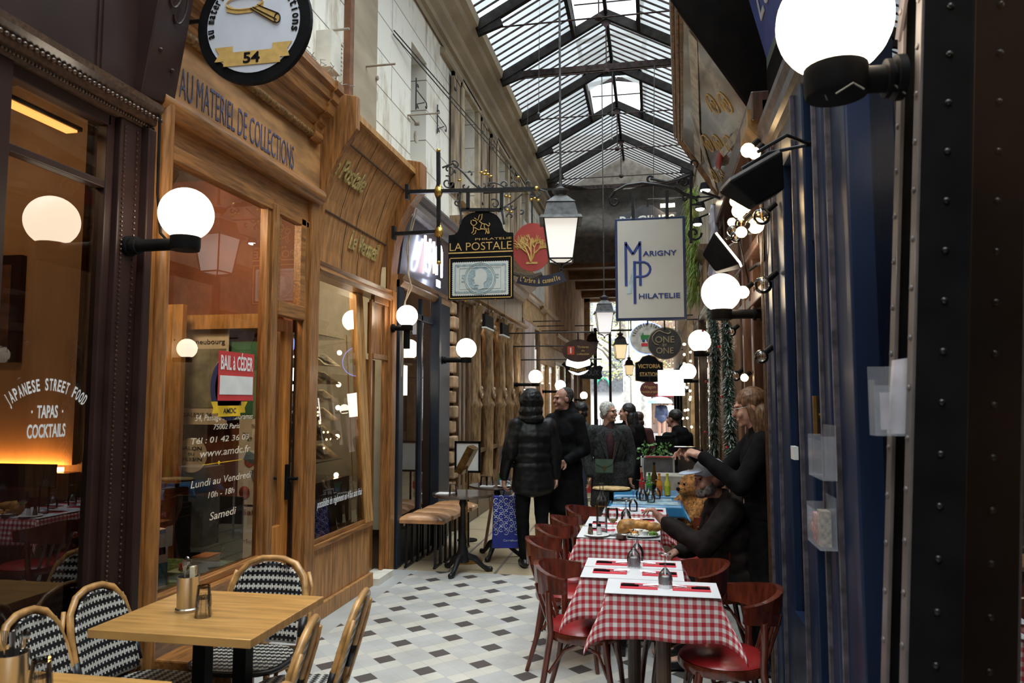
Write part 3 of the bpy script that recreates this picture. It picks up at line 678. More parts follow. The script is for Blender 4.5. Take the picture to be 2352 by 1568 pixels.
# window display on a low shelf
tag(obj('display_shelf', B().box(-3.2, XL - .03, 3.4, 4.5, .58, .62), mat('green_display_mat', (.10, .16, .05), rough=.9, var=.4, scale=30)), 'green felt shelf along the bottom of the collectors window', 'shelf')
blue_c = mat('sky_blue_card', (.05, .30, .60), rough=.5, var=.1); pink = mat('pink_card', (.55, .32, .28), rough=.6)
for nm, lab, cat_, q in [('device_box', 'blue and white boxed device standing in the collectors window', 'box', (-2.80, 3.80, .62, .04, .17, .31)), ('slim_box', 'slim white box standing left of the blue boxed device', 'box', (-2.82, 3.64, .62, .05, .05, .30))]:
    t = thing(nm, lab, cat_, q[:3], R(-15))
    obj('carton', B().box(-q[3], q[3], -q[4] / 2, q[4] / 2, 0, q[5]), white_m, t)
    obj('printed_band', B().box(q[3], q[3] + .002, -q[4] / 2, q[4] / 2, 0, q[5] * .4).box(q[3], q[3] + .002, -q[4] / 2, q[4] / 2, q[5] * .93, q[5]), blue_c, t)
    obj('picture', B().box(q[3], q[3] + .003, -q[4] * .35, -q[4] * .02, q[5] * .45, q[5] * .85).box(q[3], q[3] + .003, q[4] * .1, q[4] * .4, q[5] * .55, q[5] * .68), black_m, t)
t = thing('pink_tray', 'pink display box lying at the left end of the green felt shelf', 'box', (-2.78, 3.52, .62))
obj('tray', B().box(-.10, .10, -.10, .12, 0, .05).box(-.10, .10, -.10, .16, .05, .055), pink, t); obj('gilt_pen', B().cyl((-.02, -.08, .07), (-.02, .1, .07), .006), gold, t)
t = thing('magnifier', 'gold rimmed trinket lying on the green felt shelf', 'trinket', (-2.68, 3.62, .625))
obj('frame', B().tube([(.03 * math.cos(a), .05 * math.sin(a), .012) for a in [i * PI / 8 for i in range(16)]], .004, 6, closed=True).cyl((0, .05, .012), (0, .14, .01), .006), gold, t)
t = thing('orange_lid_box', 'small white box with orange lid at the right of the green felt shelf', 'box', (-2.72, 4.22, .62))
obj('carton', B().box(-.05, .05, -.07, .07, 0, .085), white_m, t); obj('lid', B().box(-.052, .052, -.072, .072, .085, .095), mat('orange_card', (.7, .25, .06)), t)
t = thing('red_ribbon_parcel', 'pale parcel with a red ribbon on the green felt shelf', 'parcel', (-2.76, 4.05, .62))
obj('carton', B().box(-.06, .06, -.08, .08, 0, .04), mat('mint_card', (.35, .45, .35)), t); obj('ribbon', B().tube([(.02 * math.sin(i), .05 * math.cos(i * 1.3), .05 + .01 * (i % 3)) for i in range(12)], .008, 6), mat('coral_ribbon', (.65, .10, .08)), t)
t = thing('wall_shelf', 'small red brown shelf with silver letter charms in the collectors window', 'shelf', (-2.72, 3.5, 1.0))
part('board', t, B().box(-2.82, -2.64, 3.42, 3.76, .98, 1.0), mat('red_brown_shelf', (.22, .06, .03), rough=.4)); part('charms', t, B().text('OURT', (-2.66, 3.6, 1.04), Y_, Z_, .2, .05, .006), chrome)
part('price_card', t, B().box(-2.635, -2.633, 3.70, 3.76, .86, .97), white_m)

# ---- La Postale (oak, hollow fascia)
t = thing('philately_shopfront', 'oak shopfront with hollow curved fascia and raised gilt script', 'shopfront', (XL, 5.3, 0))
cur = [(-.09, 2.74), (-.085, 2.9), (-.06, 3.1), (-.02, 3.3), (.045, 3.5), (.12, 3.68), (.20, 3.82), (.24, 3.90)]
def fas_x(z):
    for (x0, z0), (x1, z1) in zip(cur, cur[1:]):
        if z <= z1: return XL + x0 + (x1 - x0) * (z - z0) / (z1 - z0)
    return XL + cur[-1][0]
b = B(); Y0, Y1 = 5.28, 6.9
g = [[b.bm.verts.new((XL + x, y, z)) for y in (Y0, Y1)] for x, z in cur]
for k in range(len(cur) - 1): b.face([g[k][0], g[k][1], g[k + 1][1], g[k + 1][0]])
part('fascia', t, b, oak_w)
b = B()
for k, z in enumerate((3.20, 3.74)): b.beam((fas_x(z) + .004, Y0, z), (fas_x(z) + .004, Y1, z), .008, .012)
for y, z0, z1 in ((5.55, 3.74, 3.88), (5.95, 3.74, 3.88), (6.4, 3.74, 3.88), (5.5, 2.78, 3.2), (5.8, 3.2, 3.74), (6.15, 3.2, 3.74), (5.95, 2.78, 3.2), (6.3, 2.78, 3.2), (6.6, 3.2, 3.74)):
    b.tube([(fas_x(z0 + (z1 - z0) * i / 6) + .001, y, z0 + (z1 - z0) * i / 6) for i in range(7)], .003, 4)
part('board_joints', t, b, mat('dark_joint', (.06, .03, .015), rough=.8))
b = B()
for z in (3.50, 3.02):
    n_ = V((1, 0, -(fas_x(z + .1) - fas_x(z - .1)) / .2)).normalized(); up = V((n_.z * -1, 0, n_.x))
    if z > 3.2: b.text('La Postale', V((fas_x(z) + .004, 5.69, z - .02)), Y_, up, .68, .17, .010, shear=.3, bold=.008)
    else: b.text('Le Vermeil', V((fas_x(z) + .004, 6.36, z - .02)), Y_, up, .64, .17, .010, shear=.3, bold=.008)
part('fascia_script', t, b, mat('aged_gilt_letters', (.55, .43, .17), rough=.45, metal=.3, var=.3, scale=30))
b = B().box(XL + .0, XL + .27, Y0, Y1, 3.90, 3.95).box(XL - .03, XL + .0, Y0, Y1, 3.9, 4.0); part('top_board', t, b, oak_lt)
for nm, y0, y1 in (('left_console', 5.255, 5.32), ('right_console', 6.88, 7.06)):
    pts = [(-.02, 2.7), (.02, 2.7), (.03, 2.95), (.06, 3.2), (.12, 3.42), (.21, 3.60), (.30, 3.72), (.33, 3.76), (.33, 4.02), (.20, 4.05), (-.02, 4.05)]
    b = B().prism([(p[0], p[1]) for p in pts], (0, y1 - y0, 0), (XL, y0, 0), X_, Z_)
    part('console', t, b, oak_z, bevel=.008)
b = B(); vbox(b, 6.88, 7.06, 0, 2.75, .03); vbox(b, 6.9, 6.96, .0, 2.75, .045); part('end_post', t, b, oak_z, bevel=.006)
b = B().sweep([(-.12, 0), (.03, 0), (.05, .03), (.02, .07), (.04, .10), (-.12, .12)], (XL, 5.28, 2.64), (XL, 6.9, 2.64), X_); part('architrave', t, b, oak_y)
# sloping display window
xt, xb_ = XL - .10, XL + .03
def sl(z): return xb_ + (xt - xb_) * (z - .6) / 2.0
b = B()
for y0, y1 in ((6.28, 6.36), (6.37, 6.44)): b.hexa([V(q) for q in ((sl(.58) - .05, y0, .58), (sl(.58) + .02, y0, .58), (sl(.58) + .02, y1, .58), (sl(.58) - .05, y1, .58), (sl(2.64) - .05, y0, 2.64), (sl(2.64) + .02, y0, 2.64), (sl(2.64) + .02, y1, 2.64), (sl(2.64) - .05, y1, 2.64))])
part('window_stile', t, b, oak_lt, bevel=.005)
b = B().box(XL - .08, XL + .05, 5.26, 6.44, .54, .58).box(XL - .08, XL + .03, 5.26, 6.44, .58, .62); part('window_sill', t, b, oak_y, bevel=.005)
b = B()
for k in range(6): b.box(XL - .05, XL + .02 - .002 * (k % 2), 5.27 + k * .195, 5.455 + k * .195, .12, .54)
b.box(XL - .05, XL + .05, 5.26, 6.46, 0, .12)
part('base_boards', t, b, oak_w, bevel=.004)
b = B().poly([(sl(.62), 5.27, .62), (sl(.62), 6.28, .62), (sl(2.64), 6.28, 2.64), (sl(2.64), 5.27, 2.64)]); part('window_pane', t, b, gl_shop)
b = B(); vbox(b, 6.46, 6.5, 0, 2.6, .0); vbox(b, 6.5, 6.88, 2.05, 2.10, .01); vbox(b, 6.5, 6.88, 2.58, 2.64, .01); vbox(b, 6.80, 6.88, 0, 2.6, .0); vbox(b, 6.5, 6.8, 2.1, 2.58, -.03, back=.06); vbox(b, 6.52, 6.82, .0, 2.05, -.10, back=.14)
part('side_door_frame', t, b, oak_z, bevel=.004)
part('step', t, B().box(XL - .1, XL + .10, 6.47, 6.86, 0, .06), stone)
b = B().text('possibilité de règlement en 4 fois sans frais', (sl(.85) + .003, 5.8, .84), Y_, Z_, .88, .06, .001, shear=.2); part('window_lettering', t, b, wh)
tag(obj('cloth_backdrop', B().box(-4.6, -2.62, 7.0, 7.04, .4, 3.0), mat('olive_grey_cloth', (.40, .38, .29), rough=.9, var=.15, scale=2)), 'olive grey cloth back of the stamp window', 'backdrop')
tag(obj('showcase', B().box(-3.1, -2.66, 5.32, 6.26, .1, 1.0), mat('grey_brown_showcase', (.12, .10, .08), rough=.3, var=.2)), 'low showcase in the philately window', 'showcase')
for k in range(2): tag(obj('glass_shelf', B().box(-2.96, -2.70, 5.30, 6.2, 1.15 + k * 1.05, 1.157 + k * 1.05), pane('shelf_glass', (.85, .93, .9), 1, .1)), ['glass shelf low in the philately window', 'glass shelf high in the philately window'][k], 'shelf')
card = mat('ivory_card', (.70, .60, .42), rough=.6)
for k in range(6):
    z = 1.18 + k * .155
    t = thing('stamp_card', 'ivory stamp card on its rack, %s from the bottom' % ['lowest', 'second', 'third', 'fourth', 'fifth', 'top one, sixth'][k], 'stamp card', (-2.72, 5.84, z), 0, 'stamp cards racked in the philately window')
    b = B().hexa([V(q) for q in ((-.02, -.12, 0), (.06, -.12, -.0), (.06, .2, 0), (-.02, .2, 0), (-.10, -.12, .11), (-.095, -.12, .112), (-.095, .2, .112), (-.10, .2, .11))]); obj('card', b, card, t)
    obj('stamp', B().poly([(.038, -.05, .035), (.038, .1, .035), (-.05, .1, .1), (-.05, -.05, .1)]), mat('stamp_tint', (.35, .30, .25), var=.4, scale=30), t)
    if k == 0:
        pass
t = thing('light_pole', 'slim pole with five small lit bulbs beside the philately window stile', 'light', (-2.66, 6.22, 1.0))
part('pole', t, B().tube([(-2.62, 6.24, .95), (-2.66, 6.235, 1.6), (-2.70, 6.23, 2.25)], .006, 6), oak_lt)
for z in (1.02, 1.35, 1.60, 1.80, 2.08):
    part('bulb', t, B().ball((-2.70, 6.05 + .02 * z, z), .022, 10), bulb_m)
for k, (y, z) in enumerate([(5.62, 2.05), (5.72, 2.0), (5.5, 1.95), (5.66, 2.3), (5.9, 2.12)]):
    tag(obj('spot_bulb', B().cyl((-2.9, y, z + .02), (-2.9, y, z + .35), .003, n=5).ball((-2.9, y, z), .02, 8), bulb_m), 'tiny lit bulb hanging in the philately window, %s of five' % ['second from the left', 'middle one', 'leftmost', 'highest', 'rightmost'][k], 'bulb', 'tiny hanging bulbs in the philately window')
# ---- dusty wires on the cornice, box lamp and lamp arms on the stone wall
cob = mat('grey_cobweb', (.30, .28, .26), rough=1)
b = B(); random.seed(3)
for k in range(26):
    y = random.uniform(4.5, 5.15); p = V((XL + random.uniform(.05, .22), y, 4.06)); pts = [p.copy()]
    for i in range(5): p += V((random.uniform(-.03, .04), random.uniform(-.05, .07), random.uniform(-.01, .04))); pts.append(p.copy())
    b.tube(pts, .003, 4)
tag(obj('dusty_cobweb', b, cob), 'tangle of dusty cobwebs on top of the oak cornice', 'cobweb', kind='stuff')
for k, (y, z, ln_) in enumerate([(5.35, 4.62, .42), (6.15, 4.69, .62), (7.4, 4.72, .72)]):
    t = thing('lamp_bracket', ['short rusty lamp arm beside the box vent', 'bare metal arm jutting above the gilt script fascia', 'bare metal arm farthest along the stone wall'][k], 'bracket', (WL, y + .25, z), 0, 'bare lamp arms on the stone wall')
    obj('arm', B().cyl((0, -.25, 0), (ln_ * .5, -.25, 0), .010).cyl((0, 0, 0), (.05, 0, 0), .022).cyl((.02, -.25, 0), (.02, 0, 0), .010), mat('dull_arm_metal', (.35, .30, .24), rough=.6), t)
    obj('stain_plate', B().lathe([(0, 0), (.07, 0), (.07, .012), (0, .012)], (0, .03, -.14), 10, RY, ), mat('damp_plate', (.42, .38, .31), rough=.9, var=.3), t)
t = thing('vent_box', 'pale slatted vent box on the stone wall beside the round sign', 'vent', (WL, 5.3, 4.25))
obj('housing', B().box(0, .13, -.10, .08, 0, .30), stone, t)
b = B()
for k in range(8): b.box(.0, .135, .08, .11, .02 + k * .035, .035 + k * .035)
obj('slat', b, stone, t)
for k, (y, z) in enumerate([(7.62, 5.05), (8.45, 5.08)]):
    t = thing('scroll_bracket', ['small black scroll bracket in the window reveal', 'small black scroll bracket right of the window reveal'][k], 'bracket', (WL + .02, y, z), 0, 'little scroll brackets on the stone wall')
    def spir(c, r0, a0, tr, sg=1): return [V(c) + V((0, math.cos(a0 + sg * i * .35) * r0 * (1 - i / tr), math.sin(a0 + sg * i * .35) * r0 * (1 - i / tr))) for i in range(tr)]
    obj('plate', B().cyl((0, 0, -.18), (0, 0, .18), .008, n=6), black_i, t)
    obj('scroll', B().tube([(0, 0, .05), (0, .36, .05)], .006, 5).tube([(0, 0, -.12), (0, .3, .02)], .006, 5).tube(spir((0, .36, .0), .05, PI / 2, 15, -1), .006, 5).tube(spir((0, .04, .1), .04, 0, 14), .006, 5).tube(spir((0, .04, -.14), .04, 0, 14), .006, 5), black_i, t)

# ---- navy shop with neon
t = thing('navy_shopfront', 'narrow navy shopfront with chromed top mouldings and a neon sign', 'shopfront', (XL, 7.1, 0))
b = B(); vbox(b, 7.12, 7.26, 0, 2.9, .04); vbox(b, 8.42, 8.98, 0, 2.9, .05); vbox(b, 8.38, 8.46, 0, 2.9, .09); vbox(b, 7.9, 7.96, 0, 2.8, .02); vbox(b, 7.2, 8.4, 2.55, 2.62, .02); part('pilaster', t, b, blue_d, bevel=.008)
part('fascia', t, B().hexa([V(q) for q in ((XL - .05, 7.12, 2.95), (XL + .03, 7.12, 2.95), (XL + .03, 8.98, 2.95), (XL - .05, 8.98, 2.95), (XL - .05, 7.12, 3.6), (XL + .10, 7.12, 3.6), (XL + .10, 8.98, 3.6), (XL - .05, 8.98, 3.6))]), mat('charcoal_fascia', (.05, .048, .062), rough=.4, coat=.3))
b = B().sweep([(0, 0), (.12, 0), (.14, .03), (.12, .05), (.15, .09), (.19, .12), (.19, .16), (.23, .2), (.2, .25), (0, .25)], (XL, 7.12, 3.58), (XL, 8.98, 3.58), X_); part('top_moulding', t, b, mat('polished_pewter', (.28, .28, .33), rough=.22, metal=.9, var=.1))
part('lower_moulding', t, B().sweep([(0, 0), (.04, 0), (.08, .05), (.06, .08), (.09, .12), (0, .14)], (XL, 7.12, 2.82), (XL, 8.98, 2.82), X_), mat('bronze_moulding', (.26, .14, .07), rough=.35, metal=.5))
part('window_pane', t, B().rect((XL - .01, 7.83, 1.35), Y_, Z_, 1.15, 2.5), gl_shop)
b = B(); vbox(b, 7.2, 8.4, 0, .35, .02); part('base_panel', t, b, blue_d)
t = thing('neon_sign', 'white and orange neon letters glowing on the charcoal fascia', 'neon sign', (XL + .08, 8.0, 3.2))
nx = XL + .13
b = B()
for yy in (7.66, 7.74): b.tube([(nx, yy - .0, 3.46), (nx, yy, 3.14), (nx, yy + .05, 3.08), (nx, yy + .13, 3.08), (nx, yy + .18, 3.14), (nx, yy + .18, 3.46)] if yy < 7.7 else [(nx, yy, 3.4), (nx, yy, 3.2)], .014, 8)
b.tube([(nx, 8.10, 3.1), (nx, 8.10, 3.4), (nx, 8.15, 3.46), (nx, 8.25, 3.46), (nx, 8.3, 3.4), (nx, 8.3, 3.1)], .014, 8).tube([(nx, 8.10, 3.26), (nx, 8.3, 3.26)], .014, 8)
part('white_tube', t, b, glow('white_neon', (.72, .80, 1.0), 14))
part('orange_tube', t, B().tube([(nx, 7.98, 3.46), (nx, 8.0, 3.1)], .016, 8), glow('orange_neon', (1, .30, .12), 9))
part('small_sign', t, B().box(nx - .01, nx, 8.12, 8.26, 2.97, 3.05), glow('white_neon', (.72, .80, 1.0), 14))
tag(obj('lit_box_lamp', B().box(-2.80, -2.70, 7.62, 7.93, 1.72, 2.05).cyl((-2.75, 7.77, 2.05), (-2.75, 7.77, 3.64), .006), glow('lit_paper_lamp', (1, .9, .74), 7)), 'bright oblong lamp hanging in the navy shop window', 'lamp')
tag(obj('lamp_reflection', B().lathe([(0, 0), (.10, .0), (.17, .1), (.17, .22), (.1, .27), (0, .27)], (-2.95, 8.0, 2.12), 16), glow('cream_reflection', (1, .82, .6), 4)), 'cream glowing drum as a lamp reflection high in the navy shop window', 'lamp')  # glowing drum stands in for a lamp reflected in the glass
# cables on the post
tag(obj('cable_bundle', B().tube([(XL + .22, 7.09, 3.6), (XL + .14, 7.09, 3.3), (XL + .13, 7.09, 2.95), (XL + .17, 7.1, 2.8), (XL + .10, 7.1, 2.66), (XL + .1, 7.1, 2.3)], .009, 6).tube([(XL + .19, 7.09, 3.6), (XL + .11, 7.09, 3.2), (XL + .15, 7.1, 2.85), (XL + .09, 7.1, 2.62), (XL + .07, 7.1, 1.9)], .006, 6), mat('cream_cable', (.45, .38, .28))), 'cream cables looping down the edge of the oak end post', 'cable')

# ---- engraver's shop: carved dark wood
cw = mat('carved_walnut', (.115, .062, .028), rough=.45, var=.35, scale=10, stretch=(3, 3, .5), coat=.2, bump=.3, bscale=40)
cw2 = mat('bronzed_walnut', (.27, .165, .08), rough=.42, var=.3, scale=10, stretch=(3, 3, .6), coat=.2, bump=.2, bscale=30)
t = thing('carved_shopfront', 'tall carved walnut shopfront with turned columns beyond the navy shop', 'shopfront', (XL, 9.1, 0))
b = B()
for k in range(16):
    z = .3 + k * .19; b.box(XL - .02, XL + .06 + .03 * (k % 2 == 0), 9.08, 9.28, z, z + .155)
part('quoin_pilaster', t, b, mat('warm_stone_quoin', (.42, .28, .17), rough=.7, var=.2), bevel=.02)
b = B()
for y in (9.4, 9.62, 9.95, 10.5, 11.3, 12.15, 12.9, 13.7, 14.1): vbox(b, y, y + .12, 0, 3.05, .06)
vbox(b, 9.28, 14.2, 0, .55, .05); vbox(b, 9.28, 14.2, 2.95, 3.1, .05); vbox(b, 9.5, 14.2, .9, .96, .06)
part('frame', t, b, cw, bevel=.01)
for y in (10.25, 11.1, 12.0, 12.75, 13.5):
    pr_ = [(.10, 0), (.12, .05), (.10, .1), (.11, .2), (.085, .3), (.10, 1.25), (.12, 1.3), (.09, 1.36), (.10, 1.55), (.085, 2.3), (.11, 2.4), (.09, 2.45), (.14, 2.62), (.16, 2.7)]
    b = B().lathe([(r, .3 + z) for r, z in pr_], (XL + .06, y, 0), 14); b.lathe([(0, 0), (.09, 0), (.09, .02), (.055, .03), (.05, .02), (0, .03)], (XL + .15, y, 1.78), 16, RY)
    part('column', t, b, cw2, smooth=50)
b = B()
for y in (9.8, 10.7, 11.55, 12.4): b.rect((XL - .02, y, 1.95), Y_, Z_, .6, 1.9)
part('window_pane', t, b, gl_shop)
for y in (10.25, 11.1, 12.0):
    b = B(); 
    for k in range(7): b.ball((XL + .14 + .02 * math.sin(k * 2), y, 2.72 + k * .05), .055 - .004 * k, 8)
    part('carved_bust', t, b, cw2, smooth=60)
part('fascia', t, B().box(XL - .03, XL + .05, 9.4, 14.2, 3.1, 3.62), mat('weathered_bronze_board', (.17, .14, .115), rough=.35, var=.3, scale=1.5, stretch=(1, 3, .4), coat=.3))
part('cornice', t, B().sweep(prof, (XL, 9.1, 3.55), (XL, 14.3, 3.55), X_), cw2)
part('lower_cornice', t, B().sweep([(0, 0), (.08, .02), (.10, .08), (.16, .1), (.16, .14), (0, .16)], (XL, 9.1, 2.98), (XL, 14.3, 2.98), X_), cw2)
for k, y in enumerate((10.0, 11.2)):
    s_ = thing('slanted_shade', ['white edged slanted shade under the carved cornice', 'second white edged slanted shade, nearer the lit gilt sign'][k], 'shade', (XL + .25, y, 2.75), 0, 'white edged shades of the carved shopfront')
    obj('board', B().box(-.02, .02, 0, .55, -.06, .12), black_m, s_); obj('edge', B().box(-.03, .03, 0, .55, -.08, -.06), white_m, s_); obj('wire', B().cyl((0, .27, .1), (0, .27, .5), .003), black_m, s_)
amb = glow('amber_interior_lamp', (1.0, .45, .14), 2.2)
for k, y in enumerate((10.0, 10.75, 12.4)): tag(obj('interior_lamp', B().ball((-3.1, y, 2.0 + .3 * (k == 1)), .07, 10), amb), ['amber lamp deep in the carved shopfront nearest the framed sheet', 'amber lamp high behind the carved columns', 'amber lamp at the far end of the carved shopfront'][k], 'lamp', 'amber lamps inside the carved shopfront')
# ---- farther shops of the left row
def far_shop(nm, lab, y0, y1, mf, mp_, x=XL, top=2.7, ft=3.3, lit=None, side=1, nbay=2):
    t = thing(nm, lab, 'shopfront', (x, y0, 0))
    s = side; b = B()
    def vb(b, a, c, z0, z1, d): return b.box(min(x - .03 * s, x + d * s), max(x - .03 * s, x + d * s), a, c, z0, z1)
    w_ = (y1 - y0) / nbay
    for k in range(nbay + 1): y = y0 + k * w_; vb(b, max(y0, y - .07), min(y1, y + .07), 0, top, .06)
    vb(b, y0, y1, top - .08, top, .05); part('frame', t, b, mp_, bevel=.006)
    b = B(); vb(b, y0 + .03, y1 - .03, 0, .5, .03); part('base_panel', t, b, mp_)
    b = B(); vb(b, y0, y1, top, ft, .05); part('fascia', t, b, mf)
    part('cornice', t, B().sweep([(0, 0), (.06, 0), (.08, .05), (.14, .08), (.14, .14), (0, .14)], (x, y0, ft - .02), (x, y1, ft - .02), X_ * s), mp_)
    b = B()
    for k in range(nbay): b.rect((x, y0 + (k + .5) * w_, (top + .5) / 2), Y_, Z_, w_ - .12, top - .5)
    part('window_pane', t, b, gl_shop)
    b = B(); vb(b, y0, y1, 0, top, -.5); 
    if lit: part('glowing_backdrop', t, B().box(min(x - .55 * s, x - .5 * s), max(x - .55 * s, x - .5 * s), y0 + .1, y1 - .1, .6, top - .2), lit)  # sheet glows by itself in place of lamp light in the room
    return t
warm_in = glow('shop_interior_glow', (1.0, .62, .30), .55)
t = far_shop('lilac_panel_shopfront', 'shopfront with pale lilac wall panels beyond the carved columns', 14.3, 16.6, mat('gilt_fascia', (.40, .26, .13), rough=.5, var=.2), cw2, top=3.3, ft=3.75, nbay=1)
tag(obj('marble_slab', B().box(XL - .02, XL + .08, 14.4, 15.6, 1.9, 3.25), mat('lilac_marble', (.38, .30, .29), rough=.4, var=.25, scale=2, stretch=(1, 2, .5))), 'pale lilac marble panel above the small globe lamp', 'wall panel')
tag(obj('white_wall_board', B().box(XL - .02, XL + .05, 14.4, 17.3, 3.9, 5.3), mat('grey_white_board', (.47, .45, .42), rough=.7, var=.1)), 'grey white board high on the left wall above the sign arms', 'board')
t = far_shop('gilt_sign_shopfront', 'narrow shopfront with gilt panels and lit sign board', 16.6, 19.2, mat('gilt_fascia', (.40, .26, .13)), mat('ochre_frame', (.40, .25, .11), rough=.5, var=.2), top=2.6, ft=3.7, lit=warm_in)
t = far_shop('cream_shopfront', 'cream and brown shopfront of the left row before the gate', 19.2, 23.0, mat('cream_fascia', (.45, .38, .28)), cw2, lit=warm_in)
t = far_shop('last_brown_shopfront', 'last brown shopfront of the left row beside the iron gate', 23.0, 26.8, mat('cream_fascia', (.45, .38, .28)), cw, lit=warm_in)
# ---- lamps inside the shops
def room_lamp(lab, loc, e, col, r=.25, grp='ceiling lamps inside the left shops'):
    t = thing('ceiling_lamp', lab, 'lamp', loc, 0, grp)
    obj('shade', B().lathe([(0, .05), (.1, .05), (.12, .0), (.11, 0), (.09, .04), (0, .04)], n=20), white_m, t); obj('bulb', B().ball((0, 0, .01), .04, 10), glow('warm_room_bulb', (1, .75, .45), 12), t)
    l = bpy.data.lights.new('lamp_light', 'POINT'); l.energy = e; l.color = col; l.shadow_soft_size = .12
    o = bpy.data.objects.new('lamp_light', l); COL.objects.link(o); o.parent = t; o.location = (0, 0, -.10)
    return t
room_lamp('small ceiling lamp inside the tapas bar', (-3.2, 2.0, 3.2), 16, (1, .6, .3))
room_lamp('small ceiling lamp inside the collectors shop', (-2.9, 3.7, 3.1), 18, (1, .72, .42))
room_lamp('second ceiling lamp deeper in the collectors shop', (-3.2, 4.1, 3.15), 55, (1, .72, .42))
room_lamp('ceiling lamp inside the philately shop', (-3.0, 5.9, 3.0), 60, (1, .8, .55))
room_lamp('ceiling lamp inside the navy shop', (-3.3, 8.0, 3.1), 14, (1, .8, .6))
room_lamp('ceiling lamp inside the carved shopfront', (-3.3, 11.0, 3.1), 22, (1, .6, .3))
# ================================================================ right row
# ---- navy book shop by the riveted column
t = thing('navy_bookshop_front', 'navy blue shopfront with tall door beside the riveted column', 'shopfront', (WR, 2.7, 0))
def rb(b, y0, y1, z0, z1, d=.05, back=.03): return b.box(WR - d, WR + back, y0, y1, z0, z1)
b = B()
for q in ((4.28, 4.46, 0, 3.1, .06), (4.05, 4.28, 0, 3.1, .03), (3.42, 3.60, 0, 3.1, .045), (2.98, 3.10, 0, 3.1, .06), (2.66, 2.94, 0, 3.1, .04), (2.60, 2.66, 0, 3.1, .07)): rb(b, *q)
part('pilaster', t, b, blue_p, bevel=.008)
b = B()
for q in ((4.445, 4.46, 0, 3.1, .075), (3.585, 3.60, 0, 3.1, .065), (3.08, 3.10, 0, 3.1, .075), (2.93, 2.945, 0, 3.1, .06), (4.27, 4.285, 0, 3.1, .05)): rb(b, *q)
part('worn_edge', t, b, mat('worn_paint_edge', (.10, .085, .10), rough=.4, var=.3, scale=20), bevel=.003)
b = B(); rb(b, 3.10, 3.42, 2.36, 2.46, .02, .08); rb(b, 3.6, 4.05, 2.9, 3.1, .03); rb(b, 2.6, 3.0, 2.95, 3.1, .04); part('rail', t, b, blue_p, bevel=.004)
part('cornice', t, B().sweep([(0, 0), (.04, .0), (.05, .04), (.07, .06), (.07, .12), (.09, .16), (.09, .2), (0, .2)], (WR, 2.4, 3.08), (WR, 4.46, 3.08), -X_), mat('navy_brown_cornice', (.09, .065, .055), rough=.35, var=.3, scale=20), )
part('window_pane', t, B().rect((WR + .01, 3.82, 1.75), -Y_, Z_, .46, 2.3).rect((WR + .01, 2.35, 1.6), -Y_, Z_, .52, 2.8), gl_shop)
b = B(); rb(b, 3.6, 4.05, 0, .6, .03); part('base_panel', t, b, blue_p)
dr = thing('shop_door', 'navy door with a transom recessed in the blue bookshop front', 'door', (WR + .08, 3.1, 0))
part('door_leaf', dr, B().box(WR + .05, WR + .10, 3.10, 3.42, 0, 2.36), blue_d, bevel=.006)
part('door_frame', dr, B().box(WR + .03, WR + .05, 3.10, 3.14, 0, 2.36).box(WR + .03, WR + .05, 3.38, 3.42, 0, 2.36), blue_p)
part('transom_pane', dr, B().rect((WR + .08, 3.26, 2.7), -Y_, Z_, .32, .48), gl_shop)
part('door_knob', dr, B().cyl((WR + .04, 3.38, 1.126), (WR - .02, 3.38, 1.126), .01).ball((WR - .045, 3.38, 1.126), .028), brass, smooth=60)
part('door_handle', dr, B().cyl((WR - .07, 3.2, 1.52), (WR - .07, 3.2, 1.68), .012).cyl((WR + .05, 3.2, 1.6), (WR - .07, 3.2, 1.6), .01), brass)
# window stock behind the glass
for k in range(5):
    tag(obj('book', B().box(.77 + .012 * k, .79 + .012 * k, 3.62 + .07 * k, 3.68 + .07 * k, .40, .62 + .02 * (k % 2), Matrix.Translation((0, 0, .0))), [white_m, mat('yellow_cover', (.55, .5, .2)), mat('slate_cover', (.08, .13, .22)), blue_c, mat('grey_cover', (.2, .22, .26))][k]),
        ['white book at the left end of the row low in the navy shop window', 'yellow book low in the navy shop window', 'slate coloured book in the middle of the row in the navy shop window', 'sky blue book low in the navy shop window', 'grey book at the right end of the row low in the navy shop window'][k], 'book', 'books standing low in the navy shop window')
tag(obj('book_shelf', B().box(.76, 1.0, 3.55, 4.1, .36, .40).box(.98, 1.0, 3.55, 4.1, 0, .4), dark_room), 'low shelf carrying the row of books in the navy shop window', 'shelf')
# blue sloping fascia
t = thing('script_fascia', 'bright blue sloping fascia with white script over the navy shopfront', 'sign', (WR, 3.5, 3.3))
P0 = V((.72, 4.54, 3.66)); P3 = P0 + (PY(1720, 0, 4.54) - P0) * 2.2; P1 = P0 + V((0, -2.3, -.05)); P2 = P3 + V((0, -2.3, 0))
b = B().hexa([P0, P1, P2, P3, P0 + X_ * .22, P1 + X_ * .22, P2 + X_ * .3, P3 + X_ * .3]); part('board', t, b, mat('bright_blue_sign', (.035, .055, .22), rough=.5, var=.1))
up = (P3 - P0).normalized()
part('lettering', t, B().text('Le Valentin', P0 + up * .22 - Y_ * .85 - X_ * .004, -Y_, up, 1.4, .42, .006, shear=.3, bold=-.02), mat('pale_script', (.45, .47, .52), rough=.5))
part('soffit', t, B().box(.70, .94, 2.4, 4.52, 3.28, 3.64), mat('black_brown_cheek', (.006, .0045, .004), rough=.7, spec=.03))
part('border', t, B().beam(P0 + up * .03 - X_ * .002, P1 + up * .03 - X_ * .002, .012, .07), mat('olive_border', (.10, .12, .10)))
